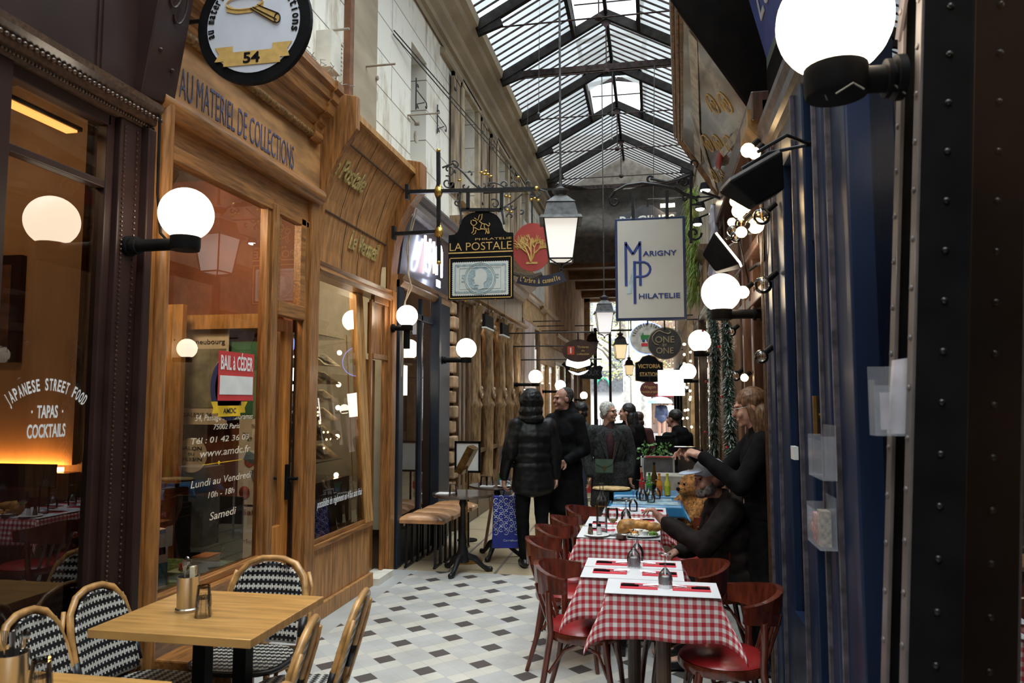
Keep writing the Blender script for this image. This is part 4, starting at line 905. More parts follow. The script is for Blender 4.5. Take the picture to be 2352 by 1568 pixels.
# ---- painted glass bay with black cheek
t = thing('painted_bay', 'sloping gilt framed painted glass bay over the red restaurant front', 'shop fascia', (WR, 5, 3.6))
A0, A1 = V((.72, 4.9, 3.50)), V((.80, 7.55, 3.50))    # lower edge near, far
C0, C1 = V((.20, 4.9, 4.32)), V((.30, 7.55, 4.30))    # upper outer edge
b = B(); v = [A0, A1, C1, C0]; part('painted_glass', t, B().poly([A0, A1, C1, C0]), None or mat('painted_glass_reflections', (.46, .40, .33), rough=.06, var=.5, scale=3.2, col2=(.02, .018, .02), coat=1, stretch=(2, .9, 1.2)))  # painted pattern, its pale tone brightened to carry reflections too
part('black_cheek', t, B().hexa([V((.72, 4.84, 3.42)), V((.94, 4.84, 3.44)), V((.94, 4.90, 3.44)), V((.72, 4.90, 3.42)), V((.0, 4.84, 4.6)), V((.94, 4.84, 5.3)), V((.94, 4.9, 5.3)), V((.0, 4.9, 4.6))]), mat('black_brown_cheek', (.0035, .0025, .002), rough=.7, spec=.03))
part('far_cheek', t, B().hexa([A1, A1 + V((.14, 0, 0)), A1 + V((.14, .05, 0)), A1 + V((0, .05, 0)), C1, V((.94, 7.55, 4.9)), V((.94, 7.6, 4.9)), C1 + V((0, .05, 0))]), cw)
def frame_beam(b, p, q, n=4, s_=.028, off=None):
    d = (C0 - A0).normalized() if off is None else off
    for k in range(n): b.cyl(p + d * s_ * k * 1.1 - X_ * .01 * (k % 2), q + d * s_ * k * 1.1 - X_ * .01 * (k % 2), s_ * .55, n=8)
gilt = mat('bronze_gilt_frame', (.26, .15, .075), rough=.3, metal=.6, var=.3, scale=20)
u_ = (C0 - A0).normalized()
b = B(); frame_beam(b, C0 - u_ * .05, C1 - u_ * .05, 5); part('outer_moulding', t, b, gilt, smooth=60)
b = B(); frame_beam(b, A0, A1, 4, .032); part('inner_moulding', t, b, mat('bright_gilt_frame', (.50, .32, .13), rough=.22, metal=.8), smooth=60)
b = B(); frame_beam(b, A1 - Y_ * .12, C1 - Y_ * .12, 4, .028, Y_); part('far_moulding', t, b, gilt, smooth=60)
b = B(); frame_beam(b, A0 + Y_ * .02, C0 + Y_ * .02, 3, .024, Y_); part('near_moulding', t, b, brown_g, smooth=60)
N0 = (A1 - A0).cross(C0 - A0).normalized(); N0 = -N0 if N0.x > 0 else N0
def onp(s_, r_): return A0 + (A1 - A0) * s_ + (C0 - A0) * r_ + N0 * .006
b = B()
for k in range(7):
    c = onp(.18 + .11 * k, .35 + .16 * math.sin(k * 2.1)); q = []
    for i in range(22): a = i * .5; r_ = .12 * (1 - i / 24); q.append(c + Y_ * math.cos(a) * r_ + u_ * math.sin(a) * r_)
    b.tube(q, .006, 5)
part('gold_scrollwork', t, b, goldflat)
b = B(); 
for (s0, r0, s1, r1, w_) in ((.05, .8, .9, .62, .10), (.1, .1, .55, .3, .06), (.55, .75, .95, .3, .08)): b.beam(onp(s0, r0), onp(s1, r1), w_, .006, N0)
part('cream_ribbon', t, b, mat('cream_gilding', (.55, .47, .36), rough=.15, var=.2))
part('red_figure', t, B().ball(onp(.62, .32), .14, 14, (.2, 1.4, .6)), mat('crimson_paint', (.33, .04, .03), rough=.3))
# ---- red brown restaurant front
mah = mat('mahogany_front', (.085, .036, .019), rough=.38, var=.3, scale=10, stretch=(3, 3, .4), coat=.3)
mahl = mat('warm_oak_board', (.30, .15, .065), rough=.45, var=.3, scale=9, stretch=(3, 3, .4))
t = thing('restaurant_shopfront', 'mahogany restaurant front with fluted posts under the painted bay', 'shopfront', (WR, 4.5, 0))
b = B()
for k, (y0, y1, d) in enumerate(((4.47, 4.56, .065), (4.56, 4.66, .05), (4.66, 4.80, .035), (5.2, 5.3, .05), (5.55, 5.62, .07), (5.95, 6.02, .05), (6.9, 7.0, .06), (7.32, 7.4, .06), (8.9, 9.0, .07))): rb(b, y0, y1, 0, 3.45, d)
part('post', t, b, mah, bevel=.01)
b = B()
for y, d in ((4.49, .07), (4.54, .07), (4.62, .055), (4.74, .04)): b.cyl((WR - d, y, 0), (WR - d, y, 3.4), .012, n=8)
part('post_bead', t, b, brown_g, smooth=60)
b = B(); rb(b, 6.02, 6.9, 0, 3.0, .035); rb(b, 7.4, 8.1, 0, 3.0, .03); part('panel', t, b, mahl, bevel=.006)
b = B(); rb(b, 8.1, 8.9, 0, 3.2, .04); part('cream_panel', t, b, mat('cream_post', (.45, .34, .22), rough=.6))
b = B(); rb(b, 4.47, 7.4, 3.32, 3.5, .12); rb(b, 4.6, 5.95, 2.30, 2.38, .06); rb(b, 4.66, 5.95, 2.62, 2.68, .08); part('rail', t, b, mah, bevel=.01)
part('corbel', t, B().sweep([(0, 0), (.10, .14), (.10, .24), (.05, .28), (.14, .4), (.14, .5), (0, .5)], (WR, 4.50, 2.9), (WR, 4.86, 2.9), -X_), mat('gilt_corbel', (.40, .24, .09), rough=.35, metal=.5, var=.3))
part('window_pane', t, B().rect((WR + .02, 5.42, 1.6), -Y_, Z_, 1.24, 1.9), gl_shop)
b = B(); rb(b, 4.66, 5.2, 0, .12, .02); rb(b, 5.2, 8.9, 0, .5, .02); part('base_board', t, b, mah)
part('threshold', t, B().box(WR - .08, WR + .02, 3.3, 4.46, 0, .025).box(WR - .06, WR - .03, 3.3, 5.6, .025, .04), mat('ribbed_steel', (.4, .4, .4), rough=.3, metal=.9))
# glowing room behind
tag(obj('restaurant_backdrop', B().box(1.9, 1.95, 4.6, 9.1, .3, 3.3), mat('dim_red_room', (.16, .06, .03), rough=.7, var=.3, scale=2)), 'dim red brown wall inside the restaurant', 'wall panel')
# ---- riveted steel column
steelp = mat('grey_painted_column', (.13, .108, .105), rough=.4, var=.15, scale=8, coat=.1)
t = thing('riveted_column', 'riveted lattice steel column close to the camera on the right', 'column', (.66, 1.98, 0))
b = B().box(.607, .72, 1.895, 1.912, 0, 5.2).box(.607, .72, 2.058, 2.075, 0, 5.2); part('web_plate', t, b, black_m)
part('flange', t, B().box(.600, .610, 1.895, 1.935, 0, 5.2).box(.600, .610, 2.035, 2.075, 0, 5.2), steelp, bevel=.002)
b = B()
for k in range(4):
    z = 2.62 + k * .62
    b.beam((.597, 2.06, z), (.597, 1.91, z + .30), .035, .008, X_); b.beam((.594, 1.91, z + .31), (.594, 2.06, z + .60), .035, .008, X_)
part('lattice_strap', t, b, steelp)
b = B()
for k in range(44):
    z = .1 + k * .12
    for y in (1.915, 2.055): b.ball((.599, y, z + (.03 if y < 2 else 0)), .0085, 8, (.6, 1, 1))
for k in range(4):
    for f_ in (.2, .5, .8): b.ball((.591, 2.06 - .15 * f_, 2.62 + k * .62 + .3 * f_), .0085, 8, (.6, 1, 1))
part('rivet', t, b, steelp, smooth=60)
b = B()
for k in range(44): b.ball((.665, 1.893, .1 + k * .12), .0085, 8, (1, .6, 1))
part('web_rivet', t, b, mat('black_gloss_paint', (.012, .012, .012), rough=.3, spec=.4), smooth=60)
t.rotation_euler = (0, R(3.6), 0); t.location.x -= 1.68 * math.sin(R(3.6))
# near glass and dark panel
tag(obj('near_window_pane', B().rect((WR, .95, 1.9), -Y_, Z_, 1.88, 3.8), pane('dark_mirror_glass', (.55, .5, .42), 1.6, .22)), 'dark mirror like shop window right of the riveted column', 'window')
tag(obj('brown_reveal', B().box(2.2, 2.25, -2, 2.28, 0, 3.4), mat('brown_backing', (.34, .22, .10), rough=.6)), 'brown panel behind the dark window right of the riveted column', 'wall panel')
room_lamp('added lamp behind the dark window that brightens its brown panel', (1.6, 1.2, 3.2), 14, (1, .75, .45), grp='added lamps inside the right shops')  # unseen lamp added to brighten the brown panel behind the glass
# leaflet holders
acr = mat('acrylic_holder', (.62, .64, .70), rough=.08, var=.05, alpha=.15, coat=.5)
def holder(nm, lab, loc, rz, w_, h_, d_, content):
    t = thing(nm, lab, 'leaflet holder', loc, rz, 'clear acrylic leaflet holders')
    b = B().box(-w_ / 2, w_ / 2, 0, .002, 0, h_).box(-w_ / 2, w_ / 2, -d_, -d_ + .002, 0, h_ * .72).box(-w_ / 2, w_ / 2, -d_, 0, 0, .004).box(-w_ / 2, -w_ / 2 + .002, -d_, 0, 0, h_ * .8).box(w_ / 2 - .002, w_ / 2, -d_, 0, 0, h_ * .8)
    obj('pocket', b, acr, t); return t
npn = bpy.data.objects['near_window_pane']; npn.location = (WR - 1.68 * math.sin(R(3.6)), 0, 0); npn.data.transform(Matrix.Translation((-WR, 0, 0))); npn.rotation_euler = (0, R(3.6), 0)
t = holder('leaflet_holder', 'tilted clear leaflet holder with folded white leaflets on the riveted column', (.572, 1.99, 1.575), 0, .085, .17, .05, 1)
h = tag(obj('folded_leaflet', B().hexa([V(q) for q in ((.565, 1.955, 1.58), (.60, 1.955, 1.58), (.60, 1.975, 1.58), (.565, 1.975, 1.58), (.585, 1.965, 1.76), (.618, 1.965, 1.765), (.618, 1.985, 1.765), (.585, 1.985, 1.76))]).box(.545, .567, 1.95, 1.953, 1.59, 1.68), mat('violet_white_paper', (.62, .56, .60), rough=.6)), 'folded white leaflet standing in the tilted clear holder', 'leaflet')
t = holder('leaflet_holder', 'empty clear leaflet holder on the navy door post', (WR - .07, 3.0, 1.37), -PI / 2, .24, .20, .05, 0)
t = holder('leaflet_holder', 'lower clear holder filled with business cards on the navy door post', (WR - .07, 3.02, 1.115), -PI / 2, .22, .19, .06, 1)
for k in range(2): tag(obj('card_stack', B().box(WR - .115, WR - .08, 2.95 + .08 * k, 3.02 + .08 * k, 1.12, 1.25 - .02 * k), [mat('beige_cards', (.38, .3, .22), var=.3, scale=60), mat('red_white_cards', (.5, .2, .2), var=.5, scale=60)][k]), ['beige cards in the lower clear holder', 'red and white cards in the lower clear holder'][k], 'cards')
tag(obj('door_plate', B().box(WR - .09, WR - .07, 3.60, 3.68, 1.39, 1.45), white_m), 'small white square plate on the navy shopfront', 'plate')
# ---- lights of the right side
def floodlight(lab, loc, tilt, rz, lit):
    t = thing('floodlight', lab, 'floodlight', loc, rz, 'black floodlights on the right side')
    Mx = Euler((0, tilt, 0)).to_matrix()
    q = [Mx @ V(p) for p in ((-.13, -.09, .0), (.13, -.09, 0), (.13, .09, 0), (-.13, .09, 0), (-.07, -.05, .14), (.07, -.05, .14), (.07, .05, .14), (-.07, .05, .14))]
    obj('housing', B().hexa(q), black_m, t, bevel=.01)
    obj('lens', B().hexa([Mx @ V(p) for p in ((-.12, -.08, -.012), (.12, -.08, -.012), (.12, .08, -.012), (-.12, .08, -.012), (-.12, -.08, -.001), (.12, -.08, -.001), (.12, .08, -.001), (-.12, .08, -.001))]), glow('flood_lens_lit', (1, .80, .55), 22) if lit else mat('grey_lens', (.3, .3, .32), rough=.1), t)
    obj('yoke', B().tube([(0, -.11, .05), (.12, -.11, .12), (.26, 0, .12), (.12, .11, .12), (0, .11, .05)], .008, 6).cyl((.24, 0, .12), (.42, 0, .14), .012), black_i, t)
    return t
floodlight('large black floodlight tilted up under the gilt frame', PX(1722, 395, .42), R(150), R(10), False)
floodlight('black floodlight with a glowing lens beneath the filament bulbs', PX(1672, 575, .48), R(-125), R(-10), True)
bl = pane('clear_bulb_glass', (1, .97, .92), 1.2, .06)
def bulb(lab, p, r=.04, lit=True, grp='filament bulbs of the right side string'):
    t = thing('filament_bulb', lab, 'bulb', p, 0, grp)
    if lit: obj('glass', B().ball((0, 0, 0), r, 12), bulb_m, t, smooth=180)
    else:
        obj('glass', B().ball((0, 0, 0), r, 14), bl, t, smooth=180); obj('filament', B().cyl((0, 0, -.01), (0, 0, .02), .004), brass, t)
    obj('socket', B().cyl((r * .6, 0, r * .6), (r * 1.5, 0, r * 1.4), .016, n=10), black_m, t)
    return t
bs = [((1718, 345), .55, .045, 1, 'lit bulb, left one of the pair above the large black floodlight'), ((1733, 352), .55, .035, 1, 'lit bulb, right one of the pair above the large black floodlight'),
      ((1690, 462), .50, .04, 1, 'lit bulb at the upper left of the bright bulb cluster'), ((1708, 458), .50, .04, 1, 'lit bulb at the upper right of the bright bulb cluster'), ((1697, 484), .50, .045, 1, 'lit bulb at the lower left of the bright bulb cluster'), ((1711, 476), .50, .035, 1, 'lit bulb at the lower right of the bright bulb cluster'),
      ((1681, 510), .5, .03, 1, 'small lit bulb just above the glowing floodlight'), ((1702, 514), .5, .04, 0, 'unlit clear bulb just below the bright bulb cluster'), ((1683, 530), .5, .04, 0, 'unlit clear bulb touching the glowing floodlight'), ((1703, 533), .5, .035, 1, 'lit bulb right of the glowing floodlight'), ((1691, 543), .5, .04, 0, 'unlit clear bulb lowest of the cluster beside the glowing floodlight'),
      ((1750, 497), .60, .055, 0, 'unlit clear bulb hanging from the cord by the mahogany rail'), ((1736, 518), .58, .05, 1, 'round lit bulb under the unlit one by the mahogany rail'), ((1753, 654), .60, .055, 0, 'unlit clear bulb lower on the cord by the mahogany post'), ((1706, 671), .56, .045, 1, 'lit bulb touching the large globe lamp'), ((1680, 762), .6, .04, 0, 'unlit clear bulb on the oak board below the large globe lamp'), ((1749, 819), .60, .045, 0, 'unlit clear bulb above the head of the standing woman'), ((1690, 863), .62, .045, 0, 'unlit clear bulb beside a lit one over the garlands'), ((1710, 867), .62, .03, 1, 'lowest lit bulb beside an unlit one over the garlands')]
for p, X, r, lit, lab in bs: bulb(lab, PX(*p, X), r * .9, lit)
tag(obj('bulb_cord', B().tube([PX(1752, 345, .66), PX(1752, 450, .64), PX(1755, 560, .64), PX(1757, 660, .66)], .006, 5).tube([PX(1722, 620, .62), PX(1740, 606, .66), PX(1780, 595, .70)], .012, 6).tube([PX(1722, 690, .6), PX(1718, 640, .6), PX(1700, 560, .55), PX(1700, 440, .55)], .005, 5), black_m), 'black cord carrying the filament bulbs along the mahogany front', 'cord')

# ---- garlands, plant, draped plastic
def garland(lab, pts, r, n, seed):
    random.seed(seed); b = B(); pts = [V(p) for p in pts]; L_ = [(a - c).length for a, c in zip(pts, pts[1:])]; T = sum(L_)
    for i in range(n):
        s_ = random.random() * T; k = 0
        while s_ > L_[k] and k < len(L_) - 1: s_ -= L_[k]; k += 1
        p = pts[k].lerp(pts[k + 1], min(1, s_ / L_[k]))
        d = V((random.gauss(0, 1), random.gauss(0, 1), random.gauss(0, .7))).normalized()
        q = p + d * r * random.uniform(.1, .5); e = p + d * r * random.uniform(.7, 1.1) - Z_ * r * .3
        s2 = d.cross(Z_).normalized() * .0065
        b.m(0 if random.random() > .42 else 1).poly([q - s2, q + s2, e + s2 * .4, e - s2 * .4])
    b.m(2)
    for k in range(3):
        p = pts[0].lerp(pts[-1], (k + .5) / 3); a = random.random() * 2 + 2.3; b.ball(p + V((math.cos(a), math.sin(a), 0)) * r, .014, 8)
    return tag(obj('garland', b, [mat('dark_fir_tinsel', (.02, .07, .045), rough=.5), mat('silver_tinsel', (.50, .56, .55), rough=.4, metal=.2), mat('red_bauble', (.45, .01, .015), rough=.2, coat=.6)]), lab, 'garland', 'tinsel garlands on the restaurant front')
garland('green and silver tinsel garland farther from the oak board', [PX(1632, 700, .60), PX(1645, 780, .62), PX(1642, 900, .62), PX(1640, 1050, .62)], .085, 3800, 1)
garland('green and silver tinsel garland next to the oak board', [PX(1668, 740, .62), PX(1672, 850, .63), PX(1678, 960, .63), PX(1680, 1085, .63)], .075, 3400, 2)
random.seed(11); b = B(); base = PX(1600, 430, .62)
for i in range(1500):
    z0 = random.uniform(0, 1.5); a = random.uniform(0, 2 * PI); rr = random.uniform(.02, .17)
    p = base + V((-.05 + .5 * rr * math.cos(a), rr * math.sin(a), -z0)); q = p + V((random.uniform(-.13, .03), random.uniform(-.10, .10), random.uniform(-.32, .02)))
    s2 = V((random.uniform(-1, 1), random.uniform(-1, 1), 0)).normalized() * .006
    b.m(0 if random.random() < .75 else 1).poly([p - s2, p + s2, q])
tag(obj('trailing_plant', b, [mat('fresh_grass_green', (.22, .36, .07), rough=.6, var=.3, scale=8), mat('dry_grass', (.42, .36, .12), rough=.7)]), 'long trailing green plant hanging beside the white philately sign', 'plant')
b = B(); random.seed(5)
for k in range(3):
    c = PX(1640 + k * 3, 470 + k * 70, .60); pts = [c + V((.0, .06 * math.sin(i * 1.7 + k), -.12 * i)) for i in range(5)]
    b.tube(pts, [.05, .09, .07, .1, .03], 9, flat=.6)
tag(obj('draped_plastic', b, mat('milky_lilac_plastic', (.50, .48, .58), rough=.15, var=.3, scale=8, coat=.6), smooth=180), 'milky draped plastic sheet on the wall above the large globe lamp', 'drape')
for k, p in enumerate(((1620, 437), (1608, 480), (1602, 515))):
    t = thing('cup_spotlight', ['cold white cup spotlight, highest of three beside the trailing plant', 'cold white cup spotlight, middle of three beside the trailing plant', 'cold white cup spotlight, lowest of three beside the trailing plant'][k], 'spotlight', PX(*p, .60), 0, 'cold white cup spotlights beside the plant')
    obj('cup', B().lathe([(0, .09), (.05, .08), (.07, 0), (.06, 0), (0, .05)], n=14).cyl((0, 0, .08), (.34, 0, .2), .012), black_m, t); obj('lamp', B().ball((0, 0, 0), .055, 10, (1, 1, .4)), glow('cold_spot', (.85, .95, 1.0), 16), t)
# right shops farther on
far_shop('dark_wood_shopfront', 'dark wooden shopfront beyond the tinsel garlands', 9.2, 13.0, mat('peach_wall', (.42, .28, .18), rough=.7), cw, x=WR, side=-1, top=2.9, ft=3.45)
far_shop('cream_light_shopfront', 'cream shopfront hung with light strings on the right row', 13.0, 18.0, mat('peach_wall', (.42, .28, .18)), mat('cream_frame', (.48, .36, .22), rough=.6), x=WR + .02, side=-1, lit=warm_in)
far_shop('black_frame_shopfront', 'black framed shopfront at the end of the right row', 18.0, 26.8, mat('peach_wall', (.42, .28, .18)), black_m, x=WR + .06, side=-1, lit=warm_in, nbay=3)
random.seed(4)
b = B(); bb = B()
for (x0, y0), n in (((1545, 800), 6), ((1590, 1030), 14)):
    pass
path = [PX(1585, 790 + i * 21, .58) for i in range(12)]
for i, p in enumerate(path):
    for k in range(2): b.ball(p + V((random.uniform(-.12, .02), random.uniform(-.1, .1), random.uniform(-.04, .04))), .022, 7)
t = thing('fairy_light_string', 'fairy lights hanging down the cream shop on the right', 'string lights', (.6, 12, 2.5)); part('bulbs', t, b, glow('fairy_bulb', (1, .74, .42), 12)); part('cord', t, B().tube(path, .006, 5), black_m)
t = thing('pillar_candle_post', 'cream upright post behind the fairy lights', 'post', (.62, 12.5, 0)); obj('shaft', B().box(-.04, .04, -.1, .1, 0, 3.0), mat('cream_frame', (.48, .36, .22)), t); obj('base', B().box(-.06, .06, -.13, .13, 0, .3), black_m, t)
# ================================================================ lanterns, globe lamps, hanging signs
def globe_lamp(lab, loc, r, side, arm, rz=0.0, post=False):
    """loc = globe centre; side = -1 left wall (arm runs to -x), +1 right wall"""
    t = thing('globe_lamp', lab, 'wall lamp', loc, rz, 'opal globe lamps along the passage')
    prof_ = [(math.cos(R(a)) * r, math.sin(R(a)) * r) for a in range(-62, 90, 8)] + [(0, r)]
    obj('globe', B().lathe(prof_, n=32), globe_m, t, smooth=180)
    cz = -r * .88
    obj('collar', B().lathe([(0, cz - r * .52), (r * .52, cz - r * .52), (r * .55, cz - r * .4), (r * .55, cz), (r * .48, cz), (0, cz)], n=24), black_m, t, smooth=40)
    obj('arm', B().cyl((0, 0, cz - r * .26), (side * arm, 0, cz - r * .26), r * .24).cyl((side * arm * .78, 0, cz - r * .26), (side * arm * .86, 0, cz - r * .26), r * .34).lathe([(0, 0), (r * .4, 0), (r * .4, .02), (0, .02)], (side * (arm - .01), 0, cz - r * .26), 16, RY), black_m, t, smooth=40)
    if post: obj('stem', B().cyl((0, 0, cz - r * .5), (0, 0, cz - r * 2.2), r * .3, n=12), black_m, t)
    return t
globe_lamp('large glowing globe lamp on the oak corner post of the collectors shop', PX(428, 492, -2.18), .125, -1, .32)
globe_lamp('globe lamp on a short black stem beside the navy shopfront', PX(935, 725, -2.36), .105, -1, .16, post=True)
globe_lamp('globe lamp beside the warm stone quoins of the carved shopfront', PX(1071, 800, -2.2), .122, -1, .32)
globe_lamp('globe lamp glowing just above the hooded person', PX(1230, 865, -2.1), .125, -1, .42)
globe_lamp('globe lamp glowing just above the bareheaded man', PX(1287, 885, -2.1), .122, -1, .42)
globe_lamp('smallest globe lamp, next to the iron gate', PX(1341, 908, -2.2), .12, -1, .3)
n1 = globe_lamp('huge glowing globe lamp nearest the camera on the riveted column', PY(1915, 50, 1.98), .143, 1, .15)
n1.children[0].parent = n1
globe_lamp('globe lamp beside the trailing plant, largest of the farther right row', PX(1656, 672, .46), .130, 1, .26)
globe_lamp('second globe lamp of the right row, half behind the tinsel garland', PX(1607, 783, .50), .120, 1, .24)
globe_lamp('globe lamp at the upper corner of the blank light box', PX(1580, 853, .52), .122, 1, .22)
globe_lamp('globe lamp half hidden behind the blank light box', PX(1562, 884, .50), .10, 1, .24)
tag(obj('lamp_cobweb', B().tube([PY(1990, 150, 1.98), PY(2030, 175, 1.97), PY(2080, 215, 1.95)], [.004, .003, .002], 4).tube([PY(1900, 170, 1.95), PY(1890, 205, 1.96), PY(1900, 230, 1.97)], .002, 4).tube([PY(1920, 215, 1.88), PY(1960, 190, 1.88), PY(1985, 205, 1.88)], .002, 4), cob), 'dusty cobweb strands around the collar of the huge globe lamp', 'cobweb', kind='stuff')
tag(obj('wall_wire', B().tube([(XL + .12, 3.245, 3.1), (XL + .12, 3.25, 2.7), (XL + .13, 3.27, 2.5), (XL + .16, 3.33, 2.44), (XL + .2, 3.4, 2.43)], .007, 6), black_m), 'thin black wire running down the oak post to the globe lamp', 'wire')

fros = glow('frosted_lantern_glass', (1.0, .94, .83), .72); frosw = glow('warm_lantern_glass', (1.0, .74, .36), .95)
def lantern(lab, loc, s_, g, rodtop):
    """loc = centre of the glass body; s_ = width of the roof"""
    t = thing('hanging_lantern', lab, 'lantern', loc, R(8), 'square iron street lanterns hanging along the passage')
    a, c, h = s_ * .42, s_ * .29, s_ * .98
    def ring(w_, z): return [V((x * w_, y * w_, z)) for x, y in ((-1, -1), (1, -1), (1, 1), (-1, 1))]
    zt, zb = h / 2, -h / 2
    obj('glass_body', B().hexa(ring(c * .95, zb) + ring(a * .97, zt)), g, t)
    b = B()
    lo, hi = ring(c, zb), ring(a, zt)
    for k in range(4): b.beam(lo[k], hi[k], s_ * .028); b.beam(lo[k], lo[(k + 1) % 4], s_ * .035); b.beam(hi[k], hi[(k + 1) % 4], s_ * .03)
    obj('frame', b, black_i, t)
    b = B().hexa(ring(a * 1.24, zt - .005) + ring(a * 1.16, zt + s_ * .06)).hexa(ring(a * 1.0, zt + s_ * .06) + ring(a * .80, zt + s_ * .42)).hexa(ring(a * .86, zt + s_ * .42) + ring(a * .74, zt + s_ * .46)).hexa(ring(a * .74, zt + s_ * .46) + ring(a * .36, zt + s_ * .62))
    b.lathe([(0, .55), (.14, .60), (.14, .66), (.20, .74), (.21, .79), (.10, .84), (.05, .88), (.05, 1.05), (0, 1.05)], (0, 0, zt), 20)
    bm = b.bm
    b2 = B().hexa(ring(a * 1.24, zt - .005) + ring(a * 1.16, zt + s_ * .06)).hexa(ring(a * 1.0, zt + s_ * .06) + ring(a * .80, zt + s_ * .42)).hexa(ring(a * .86, zt + s_ * .42) + ring(a * .74, zt + s_ * .46)).hexa(ring(a * .74, zt + s_ * .46) + ring(a * .36, zt + s_ * .62))
    b2.lathe([(0, s_ * .58), (s_ * .14, s_ * .60), (s_ * .14, s_ * .66), (s_ * .21, s_ * .74), (s_ * .22, s_ * .79), (s_ * .10, s_ * .84), (s_ * .05, s_ * .88), (s_ * .04, s_ * 1.05), (0, s_ * 1.05)], (0, 0, zt), 20)
    obj('roof', b2, grey_i, t)
    b = B()
    for k in range(4):
        p = lo[k]; b.tube([p + V((0, 0, 0)), p * .8 + V((0, 0, -s_ * .04 + zb * .2)) , V((p.x * .25, p.y * .25, zb - s_ * .10)), V((0, 0, zb - s_ * .20))], s_ * .018, 6)
    b.lathe([(0, -.02), (.02, 0), (.0, .03)], (0, 0, zb - s_ * .22), 10)
    obj('bottom_scroll', b, black_i, t)
    obj('hanging_rod', B().cyl((0, 0, zt + s_ * 1.0), (0, 0, rodtop - loc[2]), s_ * .028, n=8), grey_i, t)
    return t
Ls = [((1288, 553), 6.67, .37, fros, 7.33, 'large iron lantern hanging nearest, beside the red oval sign'), ((1388, 742), 13.3, .37, fros, 7.74, 'second iron lantern, hanging left of the white philately sign'), ((1425, 808), 19.3, .37, frosw, 5.56, 'third iron lantern with warm yellow glass'), ((1445, 850), 26.0, .34, frosw, 5.56, 'smallest and farthest iron lantern with warm yellow glass')]
for p, Y, s_, g, rt_, lab in Ls: lantern(lab, PY(*p, Y), s_, g, rt_)
lantern('dull unlit iron lantern on the left wall behind the brown oval sign', PX(1360, 800, -1.9), .42, mat('dull_lantern_glass', (.30, .30, .36), rough=.3), PX(1360, 800, -1.9).z + .75)

q_ = PX(1360, 800, -1.9); tag(obj('lantern_bracket', B().beam((WL, q_.y, q_.z + .74), (q_.x + .05, q_.y, q_.z + .74), .03), black_i), 'black arm on the left wall carrying the dull unlit lantern', 'bracket')
def disc(b, c, r, t_, n=48, sx=1.0, sy=1.0, y=0.0, ux=X_, uz=Z_):
    pts = [(math.cos(2 * PI * k / n) * r * sx, math.sin(2 * PI * k / n) * r * sy) for k in range(n)]
    nn = V(ux).cross(V(uz)); return b.prism(pts, nn * -t_, V(c) + nn * y, ux, uz)
# all hanging signs face back along the passage towards the camera (normal -Y)
# ---- round magnifier sign
c = PY(584, 55, 3.47); c.x = (PY(455, 55, 3.47).x + PY(713, 55, 3.47).x) / 2; rr = (PY(713, 55, 3.47).x - PY(455, 55, 3.47).x) / 2
t = thing('round_shop_sign', 'big round white sign with a gold magnifier and number 54', 'sign', c)
signy = Matrix.Identity(3)
part('rim', t, disc(B(), c, rr, .03), black_m)
part('face', t, disc(B(), c, rr * .82, .002, y=.004), mat('cool_white_sign', (.60, .62, .70), rough=.35, var=.03))
b = B().arc('au materiel de', c - Y_ * .006, X_, Z_, rr * .70, 196, 104, rr * .15, .002, bold=.02).arc('collections', c - Y_ * .006, X_, Z_, rr * .70, 76, -16, rr * .15, .002, bold=.02)
part('lettering', t, b, black_m)
zc = c.z; q = lambda x, z, y=.0: V((c.x + x * rr, c.y - .006 - y, zc + z * rr))
part('ribbon', t, B().prism([(-.66, -.36), (-.34, -.36), (-.34, -.46), (.36, -.46), (.36, -.36), (.70, -.36), (.62, -.48), (.66, -.60), (.50, -.60), (.50, -.69), (-.50, -.69), (-.50, -.60), (-.66, -.60), (-.58, -.48)], (0, -.003, 0), q(0, 0), X_ * rr, Z_ * rr), goldflat)
part('number', t, B().text('54', q(0, -.655, .003), X_, Z_, rr * .29, rr * .17, .003, bold=.02), black_m)
part('magnifier_lens', t, B().tube([q(-.15 + .33 * math.cos(a), .36 + .11 * math.sin(a), .004) for a in [i * PI / 12 for i in range(24)]], rr * .012, 6, closed=True).prism([(-.48, .36), (-.47, .24), (-.3, .19), (-.05, .19), (.12, .23), (.18, .25), (.18, .38), (.0, .27), (-.3, .27)], (0, -.003, 0), q(0, 0), X_ * rr, Z_ * rr), goldflat)
part('magnifier_handle', t, B().prism([(-.04, .25), (.08, .30), (.46, .12), (.48, .0), (.38, -.04)], (0, -.004, 0), q(0, 0), X_ * rr, Z_ * rr), goldflat)
b = B()
for s0, s1 in (((-.04, .25), (.40, -.03)), ((.0, .27), (.43, .02)), ((.08, .30), (.46, .12))): b.beam(q(*s0, .006), q(*s1, .006), rr * .012)
b.tube([q(.44 + .05 * math.cos(a), .04 + .08 * math.sin(a), .006) for a in [i * PI / 8 for i in range(16)]], rr * .010, 5, closed=True)
part('outline', t, b, black_m)
part('bracket', t, B().cyl((XL, c.y + .03, c.z + .9 * rr), (c.x, c.y + .03, c.z + .9 * rr), .012).cyl((XL, c.y + .03, c.z + .2 * rr), (c.x, c.y + .03, c.z + .2 * rr), .012), black_i)

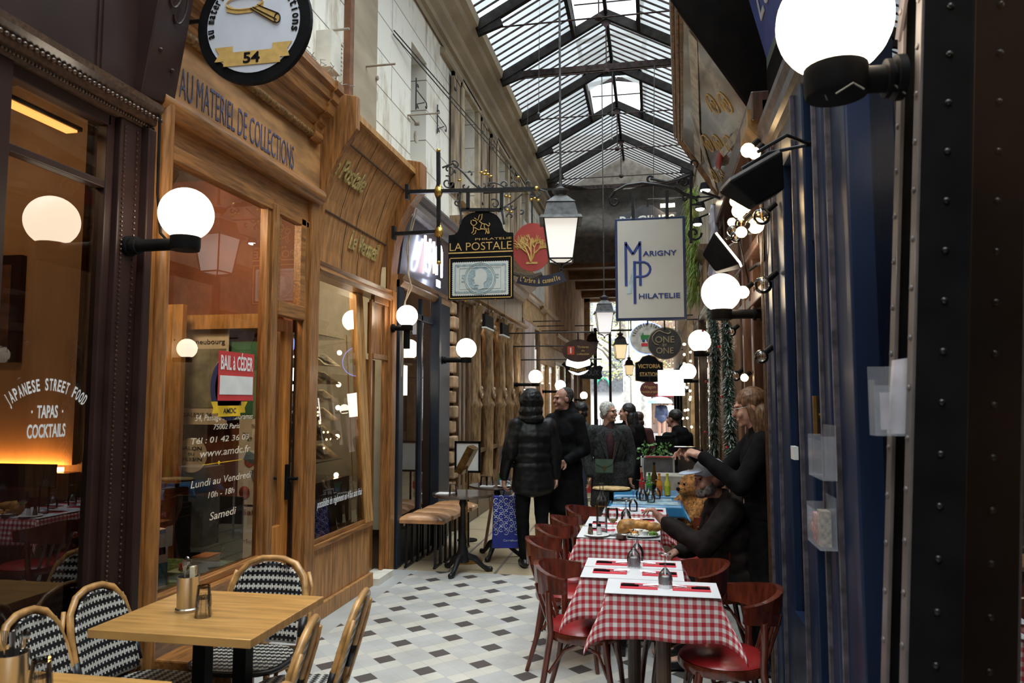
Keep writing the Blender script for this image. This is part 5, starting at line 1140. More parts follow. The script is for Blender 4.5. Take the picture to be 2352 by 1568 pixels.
# ---- La Postale sign with wrought-iron bracket
Y = 6.6
def S(x, y, off=0.0): return PY(x, y, Y) - Y_ * off
t = thing('philately_sign', 'black and gold philately sign with a large pale postage stamp', 'sign', S(1104, 590))
x0, x1 = S(1030, 600).x, S(1178, 600).x; cx_ = (x0 + x1) / 2; wd = x1 - x0; zt, zm, zb = S(1104, 485).z, S(1104, 537).z, S(1104, 687).z
pts = [(-wd / 2, zb), (wd / 2, zb), (wd / 2, zm)] + [(wd / 2 - .03 - .075 * math.sin(R(a)), zm + .09 * (1 - math.cos(R(a)))) for a in (20, 45, 70, 90)] + [(math.cos(R(a)) * wd * .30, zt - .10 + .10 * math.sin(R(a))) for a in range(15, 170, 15)] + [(-(wd / 2 - .03 - .075 * math.sin(R(a))), zm + .09 * (1 - math.cos(R(a)))) for a in (90, 70, 45, 20)] + [(-wd / 2, zm)]
part('board', t, B().prism(pts, (0, .035, 0), (cx_, Y, 0), X_, Z_), black_m)
b = B()
zl = S(1104, 579).z; b.box(x0, x1, Y - .004, Y, zl - .006, zl + .006)
zf = S(1104, 590).z; i_ = .01
for (a0, a1, c0, c1) in ((x0 + i_, x1 - i_, zf - .008, zf), (x0 + i_, x1 - i_, zb + i_, zb + i_ + .008), (x0 + i_, x0 + i_ + .008, zb + i_, zf), (x1 - i_ - .008, x1 - i_, zb + i_, zf)): b.box(a0, a1, Y - .004, Y, c0, c1)
part('gold_border', t, b, goldflat)
b = B().text('LA POSTALE', (cx_, Y - .001, S(1104, 574).z), X_, Z_, wd * .96, .075, .003, bold=-.005).text('PHILATELIE', (cx_ + wd * .2, Y - .001, S(1104, 551.5).z), X_, Z_, wd * .56, .02, .003)
part('lettering', t, b, goldflat)
sw, sh = wd * .88, S(1104, 600).z - S(1104, 679).z; sc_ = (cx_, (S(1104, 600).z + S(1104, 679).z) / 2)
pts = []
def teeth(a, c, n):
    r_ = []
    for k in range(n): f = k / n; r_.append((a[0] + (c[0] - a[0]) * f, a[1] + (c[1] - a[1]) * f, k % 2))
    return r_
cs = [(-sw / 2, -sh / 2), (sw / 2, -sh / 2), (sw / 2, sh / 2), (-sw / 2, sh / 2)]
for k in range(4):
    nrm = [(0, 1), (-1, 0), (0, -1), (1, 0)][k]
    for (x, z, o) in teeth(cs[k], cs[(k + 1) % 4], [52, 34, 52, 34][k]): pts.append((x + nrm[0] * .008 * o, z + nrm[1] * .008 * o))
part('stamp_paper', t, B().prism(pts, (0, .003, 0), (sc_[0], Y - .007, sc_[1]), X_, Z_), mat('stamp_paper', (.60, .63, .60), rough=.6, var=.03))
sb = mat('stamp_blue', (.33, .44, .47), rough=.6, var=.15, scale=60)
b = B(); o = V((sc_[0], Y - .008, sc_[1])); fw, fh = sw * .88, sh * .80
for w_, h_, th in ((fw, fh, .014), (fw * .82, fh * .76, .004)):
    for sg in (-1, 1): b.box(o.x - w_ / 2, o.x + w_ / 2, o.y - .001, o.y, o.z + sg * h_ / 2 - th / 2, o.z + sg * h_ / 2 + th / 2); b.box(o.x + sg * w_ / 2 - th / 2, o.x + sg * w_ / 2 + th / 2, o.y - .001, o.y, o.z - h_ / 2, o.z + h_ / 2)
for r_ in (sh * .46, sh * .42): b.tube([o + V((math.cos(a) * r_, -.001, math.sin(a) * r_)) for a in [i * PI / 20 for i in range(40)]], .003, 5, closed=True)
disc(b, o, sh * .37, .001, y=.001); b.text('5', o + V((-sw * .30, 0, -.03)), X_, Z_, .035, .07, .002).text('F', o + V((sw * .29, 0, -.03)), X_, Z_, .035, .07, .002)
b.text('EMPIRE', o + V((-sw * .26, 0, sh * .35)), X_, Z_, sw * .3, .016, .002).text('FRANÇAIS', o + V((sw * .26, 0, sh * .35)), X_, Z_, sw * .3, .016, .002).text('TIMBRE', o + V((-sw * .26, 0, -sh * .41)), X_, Z_, sw * .3, .016, .002).text('POSTE', o + V((sw * .26, 0, -sh * .41)), X_, Z_, sw * .3, .016, .002)
part('stamp_engraving', t, b, sb)
hd = [(-.2, -.9), (.35, -.8), (.3, -.4), (.55, -.2), (.62, .25), (.45, .62), (.05, .8), (-.35, .68), (-.42, .42), (-.38, .22), (-.62, -.05), (-.48, -.12), (-.52, -.28), (-.44, -.36), (-.55, -.6), (-.35, -.5), (-.1, -.55)]
part('stamp_profile', t, B().prism([(p[0] * sh * .34, p[1] * sh * .36) for p in hd], (0, -.002, 0), o + V((0, -.002, 0)), X_, Z_), mat('stamp_paper', (.6, .63, .6)))
b = B(); hx = lambda x, z: V((cx_ + (x - 1104) / 148 * wd, Y - .006, S(1104, z).z))
for ln in ([(1083, 505), (1082, 512), (1086, 517), (1092, 517), (1096, 512), (1093, 507), (1086, 505)], [(1090, 500), (1098, 506), (1102, 494), (1108, 492), (1107, 503), (1101, 509)], [(1088, 518), (1088, 530), (1084, 535)], [(1094, 528), (1092, 536), (1087, 538)], [(1090, 522), (1100, 528), (1110, 526), (1118, 530), (1122, 538)], [(1101, 508), (1108, 514), (1117, 516), (1123, 521), (1125, 518)], [(1107, 515), (1104, 524), (1110, 527)], [(1113, 516), (1113, 524), (1120, 528)], [(1118, 529), (1116, 538)], [(1123, 521), (1126, 516), (1124, 513)], [(1122, 524), (1124, 537)]):
    b.tube([hx(*p) for p in ln], .0045, 5)
part('gold_rider', t, b, goldflat)
part('bottom_knob', t, B().ball((cx_ - wd * .23, Y + .01, zb - .01), .014, 10).ball((cx_ + wd * .23, Y + .01, zb - .01), .014, 10), brass)
# bracket
k_ = thing('sign_bracket', 'wrought iron scroll bracket with gilt leaves holding the philately sign', 'bracket', S(1007, 435))
b = B().beam(S(935, 441), S(1232, 434), .035, .035).beam(S(1007, 350), S(1008, 600), .033, .033).beam(S(905, 537), S(1005, 532), .032)
b.beam(S(1075, 437), S(1075, 482), .03).beam(S(1152, 437), S(1152, 482), .03).beam(S(1060, 482), S(1152, 482), .03)
part('bar', k_, b, black_i)
b = B()
def sp(x, y, r0, a0, tr=16, sg=1, st=.42): return [S(x + math.cos(a0 + sg * i * st) * r0 * (1 - i / (tr + 2)), y + math.sin(a0 + sg * i * st) * r0 * (1 - i / (tr + 2))) for i in range(tr)]
for a in ((1028, 420, 13, 0, 18, 1), (1030, 390, 15, 2, 16, -1), (1045, 380, 12, 4, 12, 1), (1068, 427, 9, 0, 12, 1), (1078, 397, 7, 1, 10, -1), (1110, 424, 11, 3, 12, -1), (1125, 425, 9, 0, 12, 1), (1160, 424, 10, 3, 12, 1), (1178, 424, 9, 0, 12, -1), (1215, 421, 9, 2, 12, 1), (1136, 468, 12, 4, 16, 1), (1163, 480, 10, 1, 14, -1), (1178, 475, 8, 0, 12, 1), (1172, 497, 9, 3, 12, 1), (1198, 485, 7, 2, 12, -1), (1222, 446, 8, 0, 12, 1), (1236, 446, 8, 3, 12, -1), (1050, 465, 8, 1, 12, 1)): b.tube(sp(*a), .008, 5)
b.tube([S(1016, 385), S(1040, 375), (S(1065, 397)), S(1085, 420), S(1100, 432)], .010, 6).tube([S(1120, 420), S(1140, 420), S(1160, 430), S(1180, 430)], .008, 6).tube([S(1200, 445), S(1175, 465), S(1150, 480), S(1145, 487)], .007, 6).tube([S(1240, 435), S(1255, 440), S(1266, 460), S(1262, 462)], .008, 6).tube([S(1057, 440), S(1055, 470), S(1060, 500), S(1056, 515)], .012, 6).tube([S(1154, 445), S(1152, 480), S(1158, 515)], .012, 6)
part('scrollwork', k_, b, grey_i)
b = B()
for x, y in ((1007, 440), (1008, 533)):
    for k in range(5): b.ball(S(x, y - 16 + k * 8), .022 + .012 * (2 - abs(k - 2)), 8, (1, .6, 1.3))
for x, y in ((1105, 396), (1112, 400), (1120, 400), (1127, 405), (1115, 393), (1190, 407), (1162, 450), (1170, 452), (1055, 414), (1165, 482), (1174, 487), (1220, 458), (1228, 455), (1236, 460)): b.ball(S(x, y), .017, 6, (1.2, .5, .8))
b.ball(S(1232, 433), .024, 10).ball(S(1008, 603), .024, 10).ball(S(1007, 346), .022, 10)
part('gilt_leaf', k_, b, gold, smooth=60)
part('wall_plate', k_, B().beam(S(936, 425), S(936, 458), .03, .06).beam(S(905, 520), S(905, 550), .03, .06), black_i)

# ---- red oval "arbre à cannelle"
Y = 10.8
c = PY(1222, 567, Y); rx = (PY(1268, 567, Y).x - PY(1178, 567, Y).x) / 2; rz_ = (PY(1222, 511, Y).z - PY(1222, 622, Y).z) / 2
t = thing('red_tearoom_sign', 'red oval sign with a golden tree and a navy banner below', 'sign', c)
part('oval', t, disc(B(), c, 1, .03, sx=rx, sy=rz_), mat('brick_red_sign', (.38, .045, .035), rough=.5, var=.06))
random.seed(8); b = B()
def tree2(p, a, l, d):
    q_ = p + V((math.cos(a) * l, 0, math.sin(a) * l)); b.tube([p, q_], .003 + .0028 * d, 4)
    if d > 0:
        for _ in range(3): tree2(q_, a + random.uniform(-.75, .75), l * random.uniform(.6, .85), d - 1)
for a in (1.15, 1.5, 1.9): tree2(c + V((-.02, -.006, -rz_ * .62)), a, rz_ * .36, 4)
b.box(c.x - .09, c.x + .08, c.y - .006, c.y, c.z - rz_ * .7, c.z - rz_ * .62)
part('golden_tree', t, b, goldflat)
bc = c + V((.03, -.01, .35)); r_ = 1.05
def bp(a, r0): return V((bc.x + r0 * math.sin(R(a)), bc.y, bc.z - r0 * math.cos(R(a))))
n = 16; b = B(); A_ = [(r_ * math.sin(R(-20 + 42 * i / n)), -r_ * math.cos(R(-20 + 42 * i / n))) for i in range(n + 1)]; C_ = [((r_ - .16) * math.sin(R(-20 + 42 * i / n)), -(r_ - .16) * math.cos(R(-20 + 42 * i / n))) for i in range(n, -1, -1)]
bc2 = V((c.x + .12, c.y, PY(1222, 658, Y).z + r_)); part('banner', t, B().prism(A_ + C_, (0, .02, 0), bc2, X_, Z_), mat('navy_banner', (.012, .014, .035), rough=.5))
part('lettering', t, B().arc("L'arbre à cannelle", bc2 - Y_ * .003, X_, Z_, r_ - .045, 252, 288, .075, .003, inward=True, bold=.01), goldflat)
part('hanger', t, B().beam(c + Z_ * rz_, c + Z_ * (rz_ + .55), .02).beam((WL, Y, c.z + rz_ + .5), (c.x + .4, Y, c.z + rz_ + .5), .03), black_i)
part('fir_sprig', t, B().tube([c + V((-.3, 0, -rz_ - .02)), c + V((0, .02, -rz_ - .10)), c + V((.15, 0, -rz_ - .04))], [.03, .06, .03], 7, flat=.4), mat('dry_brown_sprig', (.08, .06, .04), rough=.9, bump=1, scale=40))
# ---- Marigny sign
Y = 6.55
x0, x1, zt, zb = PY(1413, 600, Y).x, PY(1575, 600, Y).x, PY(1494, 499, Y).z, PY(1494, 735, Y).z; cx_ = (x0 + x1) / 2
t = thing('white_philately_sign', 'large rectangular white sign with blue letters hanging on the right', 'sign', (cx_, Y, (zt + zb) / 2))
part('frame', t, B().box(x0, x1, Y, Y + .04, zb, zt), mat('navy_sign_frame', (.018, .035, .11), rough=.4), bevel=.004)
part('face', t, B().box(x0 + .022, x1 - .022, Y - .003, Y, zb + .022, zt - .022), mat('aged_white_sign', (.545, .53, .485), rough=.5, var=.05, scale=2))
bl_ = mat('cobalt_lettering', (.02, .045, .22), rough=.5)
px = lambda x, y: V((x0 + (x - 1413) / 162 * (x1 - x0), Y - .005, zt + (y - 499) / 236 * (zb - zt))); e = .024
b = B().beam(px(1438, 554), px(1438, 656), e, .004, Y_).beam(px(1471, 554), px(1471, 656), e, .004, Y_).beam(px(1438, 558), px(1454.5, 583), e, .004, Y_).beam(px(1471, 558), px(1454.5, 583), e, .004, Y_)
b.beam(px(1458, 599), px(1458, 697), e, .0045, Y_).tube([px(1456, 602), px(1480, 602), px(1488, 606), px(1493, 613), px(1494, 619), px(1492, 626), px(1487, 632), px(1479, 635), px(1456, 635)], .011, 6, flat=.3)
b.text('ARIGNY', px(1516, 588), X_, Z_, (x1 - x0) * .48, .043, .003, bold=.02).text('HILATELIE', px(1514, 685.5), X_, Z_, (x1 - x0) * .58, .043, .003, bold=.02)
part('lettering', t, b, bl_)
part('faded_figure', t, B().prism([(-.04, -.13), (.0, -.13), (.05, .1), (.02, .14)], (0, -.001, 0), px(1450, 640), X_, Z_), mat('pale_blue_ghost', (.42, .53, .56)))
k_ = thing('scroll_sign_bracket', 'black curled iron bracket holding the white philately sign', 'bracket', (WR, Y, 3.3))
b = B(); G = lambda x, y: PY(x, y, Y)
b.beam(G(1587, 395), G(1587, 560), .022).beam(G(1454, 438), G(1454, 500), .028, .028).beam(G(1532, 438), G(1532, 500), .028, .028)
b.tube([G(1405, 470), G(1400, 455), G(1412, 440), G(1440, 425), G(1475, 420), G(1510, 424), G(1550, 432), G(1575, 448), G(1600, 455)], .014, 7).tube([G(1494, 410), G(1530, 418), G(1560, 412), G(1585, 402)], .012, 7).beam(G(1587, 470), G(1612, 471), .02).beam(G(1612, 440), (WR, Y, G(1612, 471).z), .02)
def sp2(x, y, r0, a0, tr=14, sg=1): return [G(x + math.cos(a0 + sg * i * .45) * r0 * (1 - i / (tr + 2)), y + math.sin(a0 + sg * i * .45) * r0 * (1 - i / (tr + 2))) for i in range(tr)]
for a in ((1412, 462, 13, 3.4, 14, -1), (1495, 410, 11, 1.2, 14, 1), (1570, 420, 14, 3, 16, 1), (1575, 455, 12, 0, 14, -1), (1592, 375, 12, 1, 12, -1), (1594, 535, 18, 0, 18, 1), (1605, 455, 8, 2, 10, 1)): b.tube(sp2(*a), .010, 6)
part('scroll_bar', k_, b, black_i)
# ---- sign behind with white letters
Y = 9.6; c = PY(1488, 500, Y)
t = thing('grey_lamp_sign', 'dark grey sign with white capitals just above the white philately sign', 'sign', c)
part('board', t, B().prism([(-.38, -.32), (.36, -.32), (.36, .06), (.22, .05), (.05, .17), (-.08, .17), (-.2, .08), (-.38, .06)], (0, .05, 0), c, X_, Z_), mat('charcoal_sign', (.06, .06, .07), rough=.4))
part('lettering', t, B().text('RACINES', c + V((-.01, -.003, -.09)), X_, Z_, .70, .12, .004, bold=.02), white_m)
part('strip_lamp', t, B().box(c.x + .16, c.x + .34, c.y - .1, c.y - .06, c.z + .11, c.z + .15), glow('flood_lens_lit', (1, .8, .55), 22)); part('hanger', t, B().cyl(c + Z_ * .15, c + Z_ * .24, .01).cyl(c + Z_ * .24, (.95, c.y, c.z + .24), .012), black_i)
# ---- small far signs
def oval(nm, lab, x, y, hw, hh, Y, m_, lines, tm, rim=None, hz=.5):
    c = PY(x, y, Y); k = (PY(x + 1, y, Y).x - c.x); t = thing(nm, lab, 'sign', c)
    if rim: part('rim', t, disc(B(), c, 1, .03, sx=hw * k * 1.06, sy=hh * k * 1.06, y=-.005), rim)
    part('face', t, disc(B(), c, 1, .03, sx=hw * k, sy=hh * k), m_)
    b = B()
    for txt, dy, w_, h_ in lines: b.text(txt, c + V((0, -.004, -dy * k - h_ * k / 2)), X_, Z_, w_ * k, h_ * k, .004, bold=.01)
    part('lettering', t, b, tm); xw = (WL if c.x < -.6 else WR); zz_ = c.z + hh * k + .12; part('hanger', t, B().cyl(c + Z_ * hh * k * .9, (c.x, c.y, zz_), .012).cyl((min(xw, c.x - hw * k), c.y, zz_), (max(xw, c.x + hw * k), c.y, zz_), .012), black_i); return t, c, k
t, c, k = oval('brown_stamp_sign', 'dark brown oval sign with a red stamp and small gold words', 1328, 805, 37, 26, 12.4, mat('dark_brown_sign', (.05, .022, .014), rough=.4), [], goldflat)
part('words', t, B().text('Timbres', c + V((11 * k, -.004, 6 * k)), X_, Z_, 26 * k, 5 * k, .003).text('de', c + V((11 * k, -.004, -2 * k)), X_, Z_, 8 * k, 4 * k, .003).text('collection', c + V((11 * k, -.004, -10 * k)), X_, Z_, 27 * k, 5 * k, .003), goldflat)
part('red_stamp', t, B().box(c.x - 25 * k, c.x - 9 * k, c.y - .006, c.y, c.z - 9 * k, c.z + 10 * k), mat('vermilion_stamp', (.6, .06, .03))); part('stamp_figure', t, B().beam(c + V((-17 * k, -.008, -6 * k)), c + V((-17 * k, -.008, 7 * k)), 3 * k, .003), white_m)
t, c, k = oval('lit_round_sign', 'bright white round sign with a dark ribbon half behind the brown oval sign', 1328, 835, 28, 26, 13.0, glow('lit_sign_face', (.95, .97, 1), 2.4), [], goldflat)
part('ribbon', t, B().prism([(-38, -2), (-30, 5), (-28, -4), (0, -12), (28, -4), (30, 5), (38, -2), (30, -8), (26, -14), (0, -22), (-26, -14), (-30, -8)], (0, -.02, 0), c - Y_ * .035, X_ * k, Z_ * k), black_m); part('ribbon_words', t, B().text('Phila2000', c + V((0, -.06, -18 * k)), X_, Z_, 36 * k, 8 * k, .003), goldflat)
c = PY(1358, 855, 14.0); t = thing('black_flag_sign', 'black wavy flag shaped sign beside the bright round sign', 'sign', c); k = PY(1359, 855, 14).x - c.x
part('board', t, B().prism([(-26, -14), (20, -16), (25, -10), (23, 0), (27, 12), (20, 16), (-10, 10), (-26, 12)], (0, .04, 0), c, X_ * k, Z_ * k), black_m); part('hanger', t, B().cyl(c + V((0, 0, .05)), c + V((0, 0, .25)), .01).cyl((WL, c.y, c.z + .25), (c.x + .2, c.y, c.z + .25), .012), black_i); part('faint_letters', t, B().text('ROUX', c + V((0, -.004, -7 * k)), X_, Z_, 34 * k, 13 * k, .003), grey_i)
t, c, k = oval('round_one_sign', 'round dark grey sign with thin gold lettering', 1527, 788, 38, 36, 11.3, mat('graphite_sign', (.045, .042, .04), rough=.5), [('ONE', -9, 44, 15), ('BY', 4, 10, 6), ('ONE', 17, 40, 14)], mat('dull_gold_line', (.35, .27, .15), rough=.4), rim=mat('dull_gold_line', (.35, .27, .15)), hz=.3)
part('flourish', t, B().tube([c + V((x_ * k, -.006, -z_ * k)) for x_, z_ in ((12, -30), (14, -25), (8, -22), (-2, -25), (-12, -30), (-20, -26), (-28, -16), (-28, -6), (-22, 2), (-14, 4))], .008, 5), mat('dull_gold_line', (.35, .27, .15)))
t, c, k = oval('white_station_sign', 'white oval sign with a green locomotive and blue lit rim', 1488, 777, 41, 36, 12.6, mat('white_oval_face', (.62, .62, .58), rough=.4), [], ink, rim=glow('blue_neon_rim', (.12, .2, 1), 3.5), hz=.6)
part('words', t, B().arc('VICTORIA STATION', c - Y_ * .004, X_, Z_, 29 * k, 172, 8, 8 * k, .003, bold=.01), ink)
part('locomotive', t, B().box(c.x - 16 * k, c.x + 22 * k, c.y - .006, c.y, c.z - 2 * k, c.z + 8 * k).box(c.x - 13 * k, c.x - 10 * k, c.y - .006, c.y, c.z + 8 * k, c.z + 13 * k), mat('locomotive_green', (.03, .25, .06))); part('red_plate', t, B().box(c.x - 15 * k, c.x + 8 * k, c.y - .006, c.y, c.z - 18 * k, c.z - 11 * k), mat('plate_red', (.6, .03, .06))); part('wheels', t, B().ball(c + V((-10 * k, 0, -5 * k)), 3.5 * k, 8).ball(c + V((0, 0, -5 * k)), 3.5 * k, 8).ball(c + V((10 * k, 0, -5 * k)), 3.5 * k, 8), bl_)
c = PY(1491, 845, 17.2); k = PY(1492, 845, 17.2).x - c.x; t = thing('station_shield_sign', 'black shield sign with gold western capitals', 'sign', c)
sh_ = [(-31, -28), (-10, -32), (12, -32), (31, -28), (31, 12), (22, 16), (14, 26), (0, 30), (-14, 26), (-22, 16), (-31, 12)]
part('border', t, B().prism([(p[0] * 1.05, p[1] * 1.05) for p in sh_], (0, .03, 0), c, X_ * k, Z_ * k), goldflat); part('board', t, B().prism(sh_, (0, -.01, 0), c, X_ * k, Z_ * k), black_m)
part('lettering', t, B().text('VICTORIA', c + V((0, -.014, 0 * k)), X_, Z_, 52 * k, 9 * k, .003, bold=.03).text('STATION', c + V((0, -.014, -19 * k)), X_, Z_, 44 * k, 9 * k, .003, bold=.03), goldflat); part('hanger', t, B().cyl(c + Z_ * 30 * k, c + Z_ * (30 * k + .12), .012).cyl(c + Z_ * (30 * k + .12), (.86, c.y, c.z + 30 * k + .12), .012), black_i)
oval('wagon_oval_sign', 'small dark red oval sign reading wagon restaurant', 1492, 894, 22, 18, 17.0, mat('oxblood_sign', (.16, .025, .015), rough=.4), [('Wagon', -6, 28, 7), ('restaurant', 5, 40, 6)], goldflat, hz=.35)
c0, c1 = PY(1511, 850, 13.4), PY(1573, 908, 13.4); t = thing('blank_light_box', 'blank glowing rectangular light box on the right row', 'light box', (c0 + c1) / 2)
part('panel', t, B().box(c0.x, c1.x, 13.4, 13.5, c1.z, c0.z), glow('light_box_face', (1, .93, .84), 6)); part('arm', t, B().beam(V((c1.x - .1, 13.45, c1.z + .12)), (WR, 13.45, c1.z + .12), .04), black_i)
for k, (x, y, Y) in enumerate(((1280, 740, 11.5), (1295, 750, 12.5), (1290, 762, 14))): tag(obj('sign_bracket', B().beam(PX(1222 + k * 10, 738 + k * 11, WL + .03), PX(1222 + k * 10, 738 + k * 11, WL + .03) + V((.62, 0, 0)), .022).beam(PX(1222 + k * 10, 738 + k * 11, WL + .03) - Z_ * .08, PX(1222 + k * 10, 738 + k * 11, WL + .03) + Z_ * .04, .03), rust_i), ['rust red bare sign arm, highest of three on the left wall', 'black bare sign arm, middle of three on the left wall', 'black bare sign arm, lowest of three on the left wall'][k], 'sign arm', 'bare sign arms on the left wall')
# ================================================================ furniture
rat = mat('golden_rattan_cane', (.50, .26, .085), rough=.35, var=.25, scale=14, coat=.3)
def weave_mat(nm, per, flip=False):
    m, nt, b = nodes(nm); L_ = nt.links.new
    def mt(op, a, c=None):
        n = N(nt, 'ShaderNodeMath', operation=op)
        for i, q in enumerate((a, c)):
            if q is None: continue
            if isinstance(q, (int, float)): n.inputs[i].default_value = q
            else: L_(q, n.inputs[i])
        return n.outputs[0]
    uv = N(nt, 'ShaderNodeUVMap'); s = N(nt, 'ShaderNodeSeparateXYZ'); L_(uv.outputs[0], s.inputs[0])
    u = mt('FRACT', mt('DIVIDE', s.outputs[0], per * .5)); v = mt('FRACT', mt('DIVIDE', s.outputs[1], per))
    band = mt('LESS_THAN', mt('ABSOLUTE', mt('SUBTRACT', v, .5)), .14)
    plus = mt('MULTIPLY', mt('LESS_THAN', mt('ABSOLUTE', mt('SUBTRACT', v, .5)), .34), mt('LESS_THAN', mt('ABSOLUTE', mt('SUBTRACT', u, .5)), .20))
    f = mt('MAXIMUM', band, plus)
    mx = N(nt, 'ShaderNodeMix', data_type='RGBA'); L_(f, mx.inputs[0]); mx.inputs[6].default_value = (.012, .012, .016, 1); mx.inputs[7].default_value = (.62, .60, .55, 1)
    L_(mx.outputs[2], b.inputs['Base Color']); b.inputs['Roughness'].default_value = .35
    bp = N(nt, 'ShaderNodeBump'); bp.inputs['Distance'].default_value = .003; L_(mt('SINE', mt('MULTIPLY', s.outputs[0], 2 * PI / (per * .25))), bp.inputs['Height']); L_(bp.outputs[0], b.inputs['Normal'])
    return m
weave = weave_mat('black_white_woven_seat', .045); binding = mat('black_cane_binding', (.012, .012, .016), rough=.4)
def make_rattan(lab, loc, rz):
    """faces local -Y; origin on the floor under the seat"""
    t = thing('rattan_bistro_chair', lab, 'chair', loc, rz, 'rattan bistro chairs around the wooden tables')
    pts = [(-.17, .17), (-.19, .19), (-.20, .21)]
    def bk(x, z): return V((x, .17 + (z - .45) * .30, z))
    arch = [bk(-.185, .40), bk(-.19, .55), bk(-.185, .70), bk(-.165, .80), bk(-.115, .865), bk(-.05, .89), bk(0, .893), bk(.05, .89), bk(.115, .865), bk(.165, .80), bk(.185, .70), bk(.19, .55), bk(.185, .40)]
    obj('back_frame', B().tube(arch, .0165, 10), rat, t, smooth=180)
    inner = [p * 1.0 for p in arch]; b = B()
    def hw(z): return .172 if z < .68 else .172 * math.sqrt(max(0, 1 - ((z - .68) / .195) ** 2)) ** .8
    n = 14; rows = []
    for j in range(n + 1):
        z = .47 + .402 * j / n; w_ = hw(z)
        rows.append([(bk(-w_ + 2 * w_ * i / 8, z) + V((0, -.012 + .02 * (1 - (2 * i / 8 - 1) ** 2), 0)), (-w_ + 2 * w_ * i / 8, z)) for i in range(9)])
    vs = [[(b.bm.verts.new(p), q) for p, q in r_] for r_ in rows]
    for j in range(n):
        for i in range(8):
            q = [vs[j][i], vs[j][i + 1], vs[j + 1][i + 1], vs[j + 1][i]]; b.face([x[0] for x in q], [x[1] for x in q])
    o = obj('back_panel', b, weave, t, smooth=180); md = o.modifiers.new('t', 'SOLIDIFY'); md.thickness = .008
    b = B()
    k = 20; ring = [(.205 * (abs(math.cos(a)) ** .7) * (1 if math.cos(a) > 0 else -1), .20 * (abs(math.sin(a)) ** .7) * (1 if math.sin(a) > 0 else -1) - .01) for a in [2 * PI * i / k for i in range(k)]]
    b.prism(ring, (0, 0, .022), (0, 0, .435), X_, Y_)
    obj('seat', b, weave, t, bevel=.006)
    obj('seat_rim', B().tube([(p[0] * 1.02, p[1] * 1.02, .44) for p in ring], .013, 8, closed=True), binding, t, smooth=180)
    for s in (-1, 1):
        obj('leg', B().tube([bk(s * .185, .46), (s * .185, .17, .38), (s * .19, .19, .18), (s * .195, .225, 0)], .015, 8), rat, t, smooth=180)
        obj('leg', B().tube([(s * .175, -.17, .43), (s * .18, -.185, .2), (s * .185, -.20, 0)], .015, 8), rat, t, smooth=180)
        obj('brace', B().tube([(s * .185, .17, .22), (s * .17, .08, .38), (s * .17, -.05, .40), (s * .18, -.17, .24)], .009, 7), rat, t, smooth=180)
        obj('binding', B().tube([bk(s * .188, .50), bk(s * .189, .60)], .0185, 8).cyl((s * .188, .18, .30), (s * .188, .175, .36), .019, n=8), binding, t, smooth=180)
    obj('brace', B().tube([(-.18, .19, .2), (-.10, .2, .36), (0, .2, .39), (.10, .2, .36), (.18, .19, .2)], .009, 7).cyl((-.185, .19, .44), (.185, .19, .44), .012, n=8), rat, t, smooth=180)
    obj('outer_rod', B().tube([bk(-.205, .42) + V((0, .02, 0)), bk(-.21, .6) + V((0, .022, 0)), bk(-.205, .74) + V((0, .02, 0)), bk(-.18, .82) + V((0, .015, 0))], .010, 7).tube([bk(.205, .42) + V((0, .02, 0)), bk(.21, .6) + V((0, .022, 0)), bk(.205, .74) + V((0, .02, 0)), bk(.18, .82) + V((0, .015, 0))], .010, 7), rat, t, smooth=180)
    return t
c0 = make_rattan('rattan chair with upright oval back, nearer of two between table and shop windows', (-2.16, 2.70, 0), R(97))
c0.scale = (.93,) * 3; c0.location = (-2.17, 2.62, 0)
spots = [((-2.20, 2.98, 0), R(88), 'rattan chair with oval back in front of the oak corner post'), ((-1.97, 3.40, 0), R(4), 'rattan chair at the far side of the wooden table, its oval back upright'), ((-1.55, 2.62, 0), R(-76), 'rattan chair at the aisle side of the wooden table, nearer of the two'), ((-1.52, 3.06, 0), R(-80), 'rattan chair at the aisle side of the wooden table, farther of the two')]
for l_, rz, lab in spots:
    q_ = dup(c0, l_, rz, lab)
    if rz == R(4): q_.scale = (1.10, 1, .93)
c5 = dup(c0, (-2.20, 2.14, 0), R(60), 'rattan chair tipped against the dark window at the left edge')
c6 = dup(c0, (-1.34, 1.98, 0), R(-80), 'rattan chair of which only the top of the cane back shows, by the front table')
wood_t = mat('honey_table_top', (.52, .275, .085), rough=.3, var=.16, scale=7, stretch=(.5, 5, 1), coat=.4)
def wood_table(lab, x0, x1, y0, y1, posts):
    t = thing('wooden_cafe_table', lab, 'table', ((x0 + x1) / 2, (y0 + y1) / 2, 0), 0, 'honey coloured cafe tables')
    W_, D_ = (x1 - x0) / 2, (y1 - y0) / 2
    obj('table_top', B().box(-W_, W_, -D_, D_, .715, .75), wood_t, t, bevel=.003)
    for px_, py_ in posts: obj('post', B().box(px_ - .03, px_ + .03, py_ - .03, py_ + .03, .03, .715), black_m, t)
    obj('base', B().box(-W_ * .6, W_ * .6, -.04, .04, 0, .03).box(-.2, -.14, -D_ * .7, D_ * .7, 0, .03).box(.06, .14, -D_ * .7, D_ * .7, 0, .03), black_m, t)
    return t
wood_table('honey coloured square wooden table with the cutlery pot on it', -2.236, -1.524, 2.671, 3.314, [(-.05, .0), (.14, .0)])
wood_table('honey coloured wooden table cut off by the lower left corner', -2.34, -1.55, 1.55, 2.24, [(-.05, 0), (.14, 0)])
tag(obj('low_side_box', B().box(-2.42, -2.0, 3.34, 3.56, 0, .40), oak_y, bevel=.01), 'low oak box on the floor behind the wooden table', 'box')
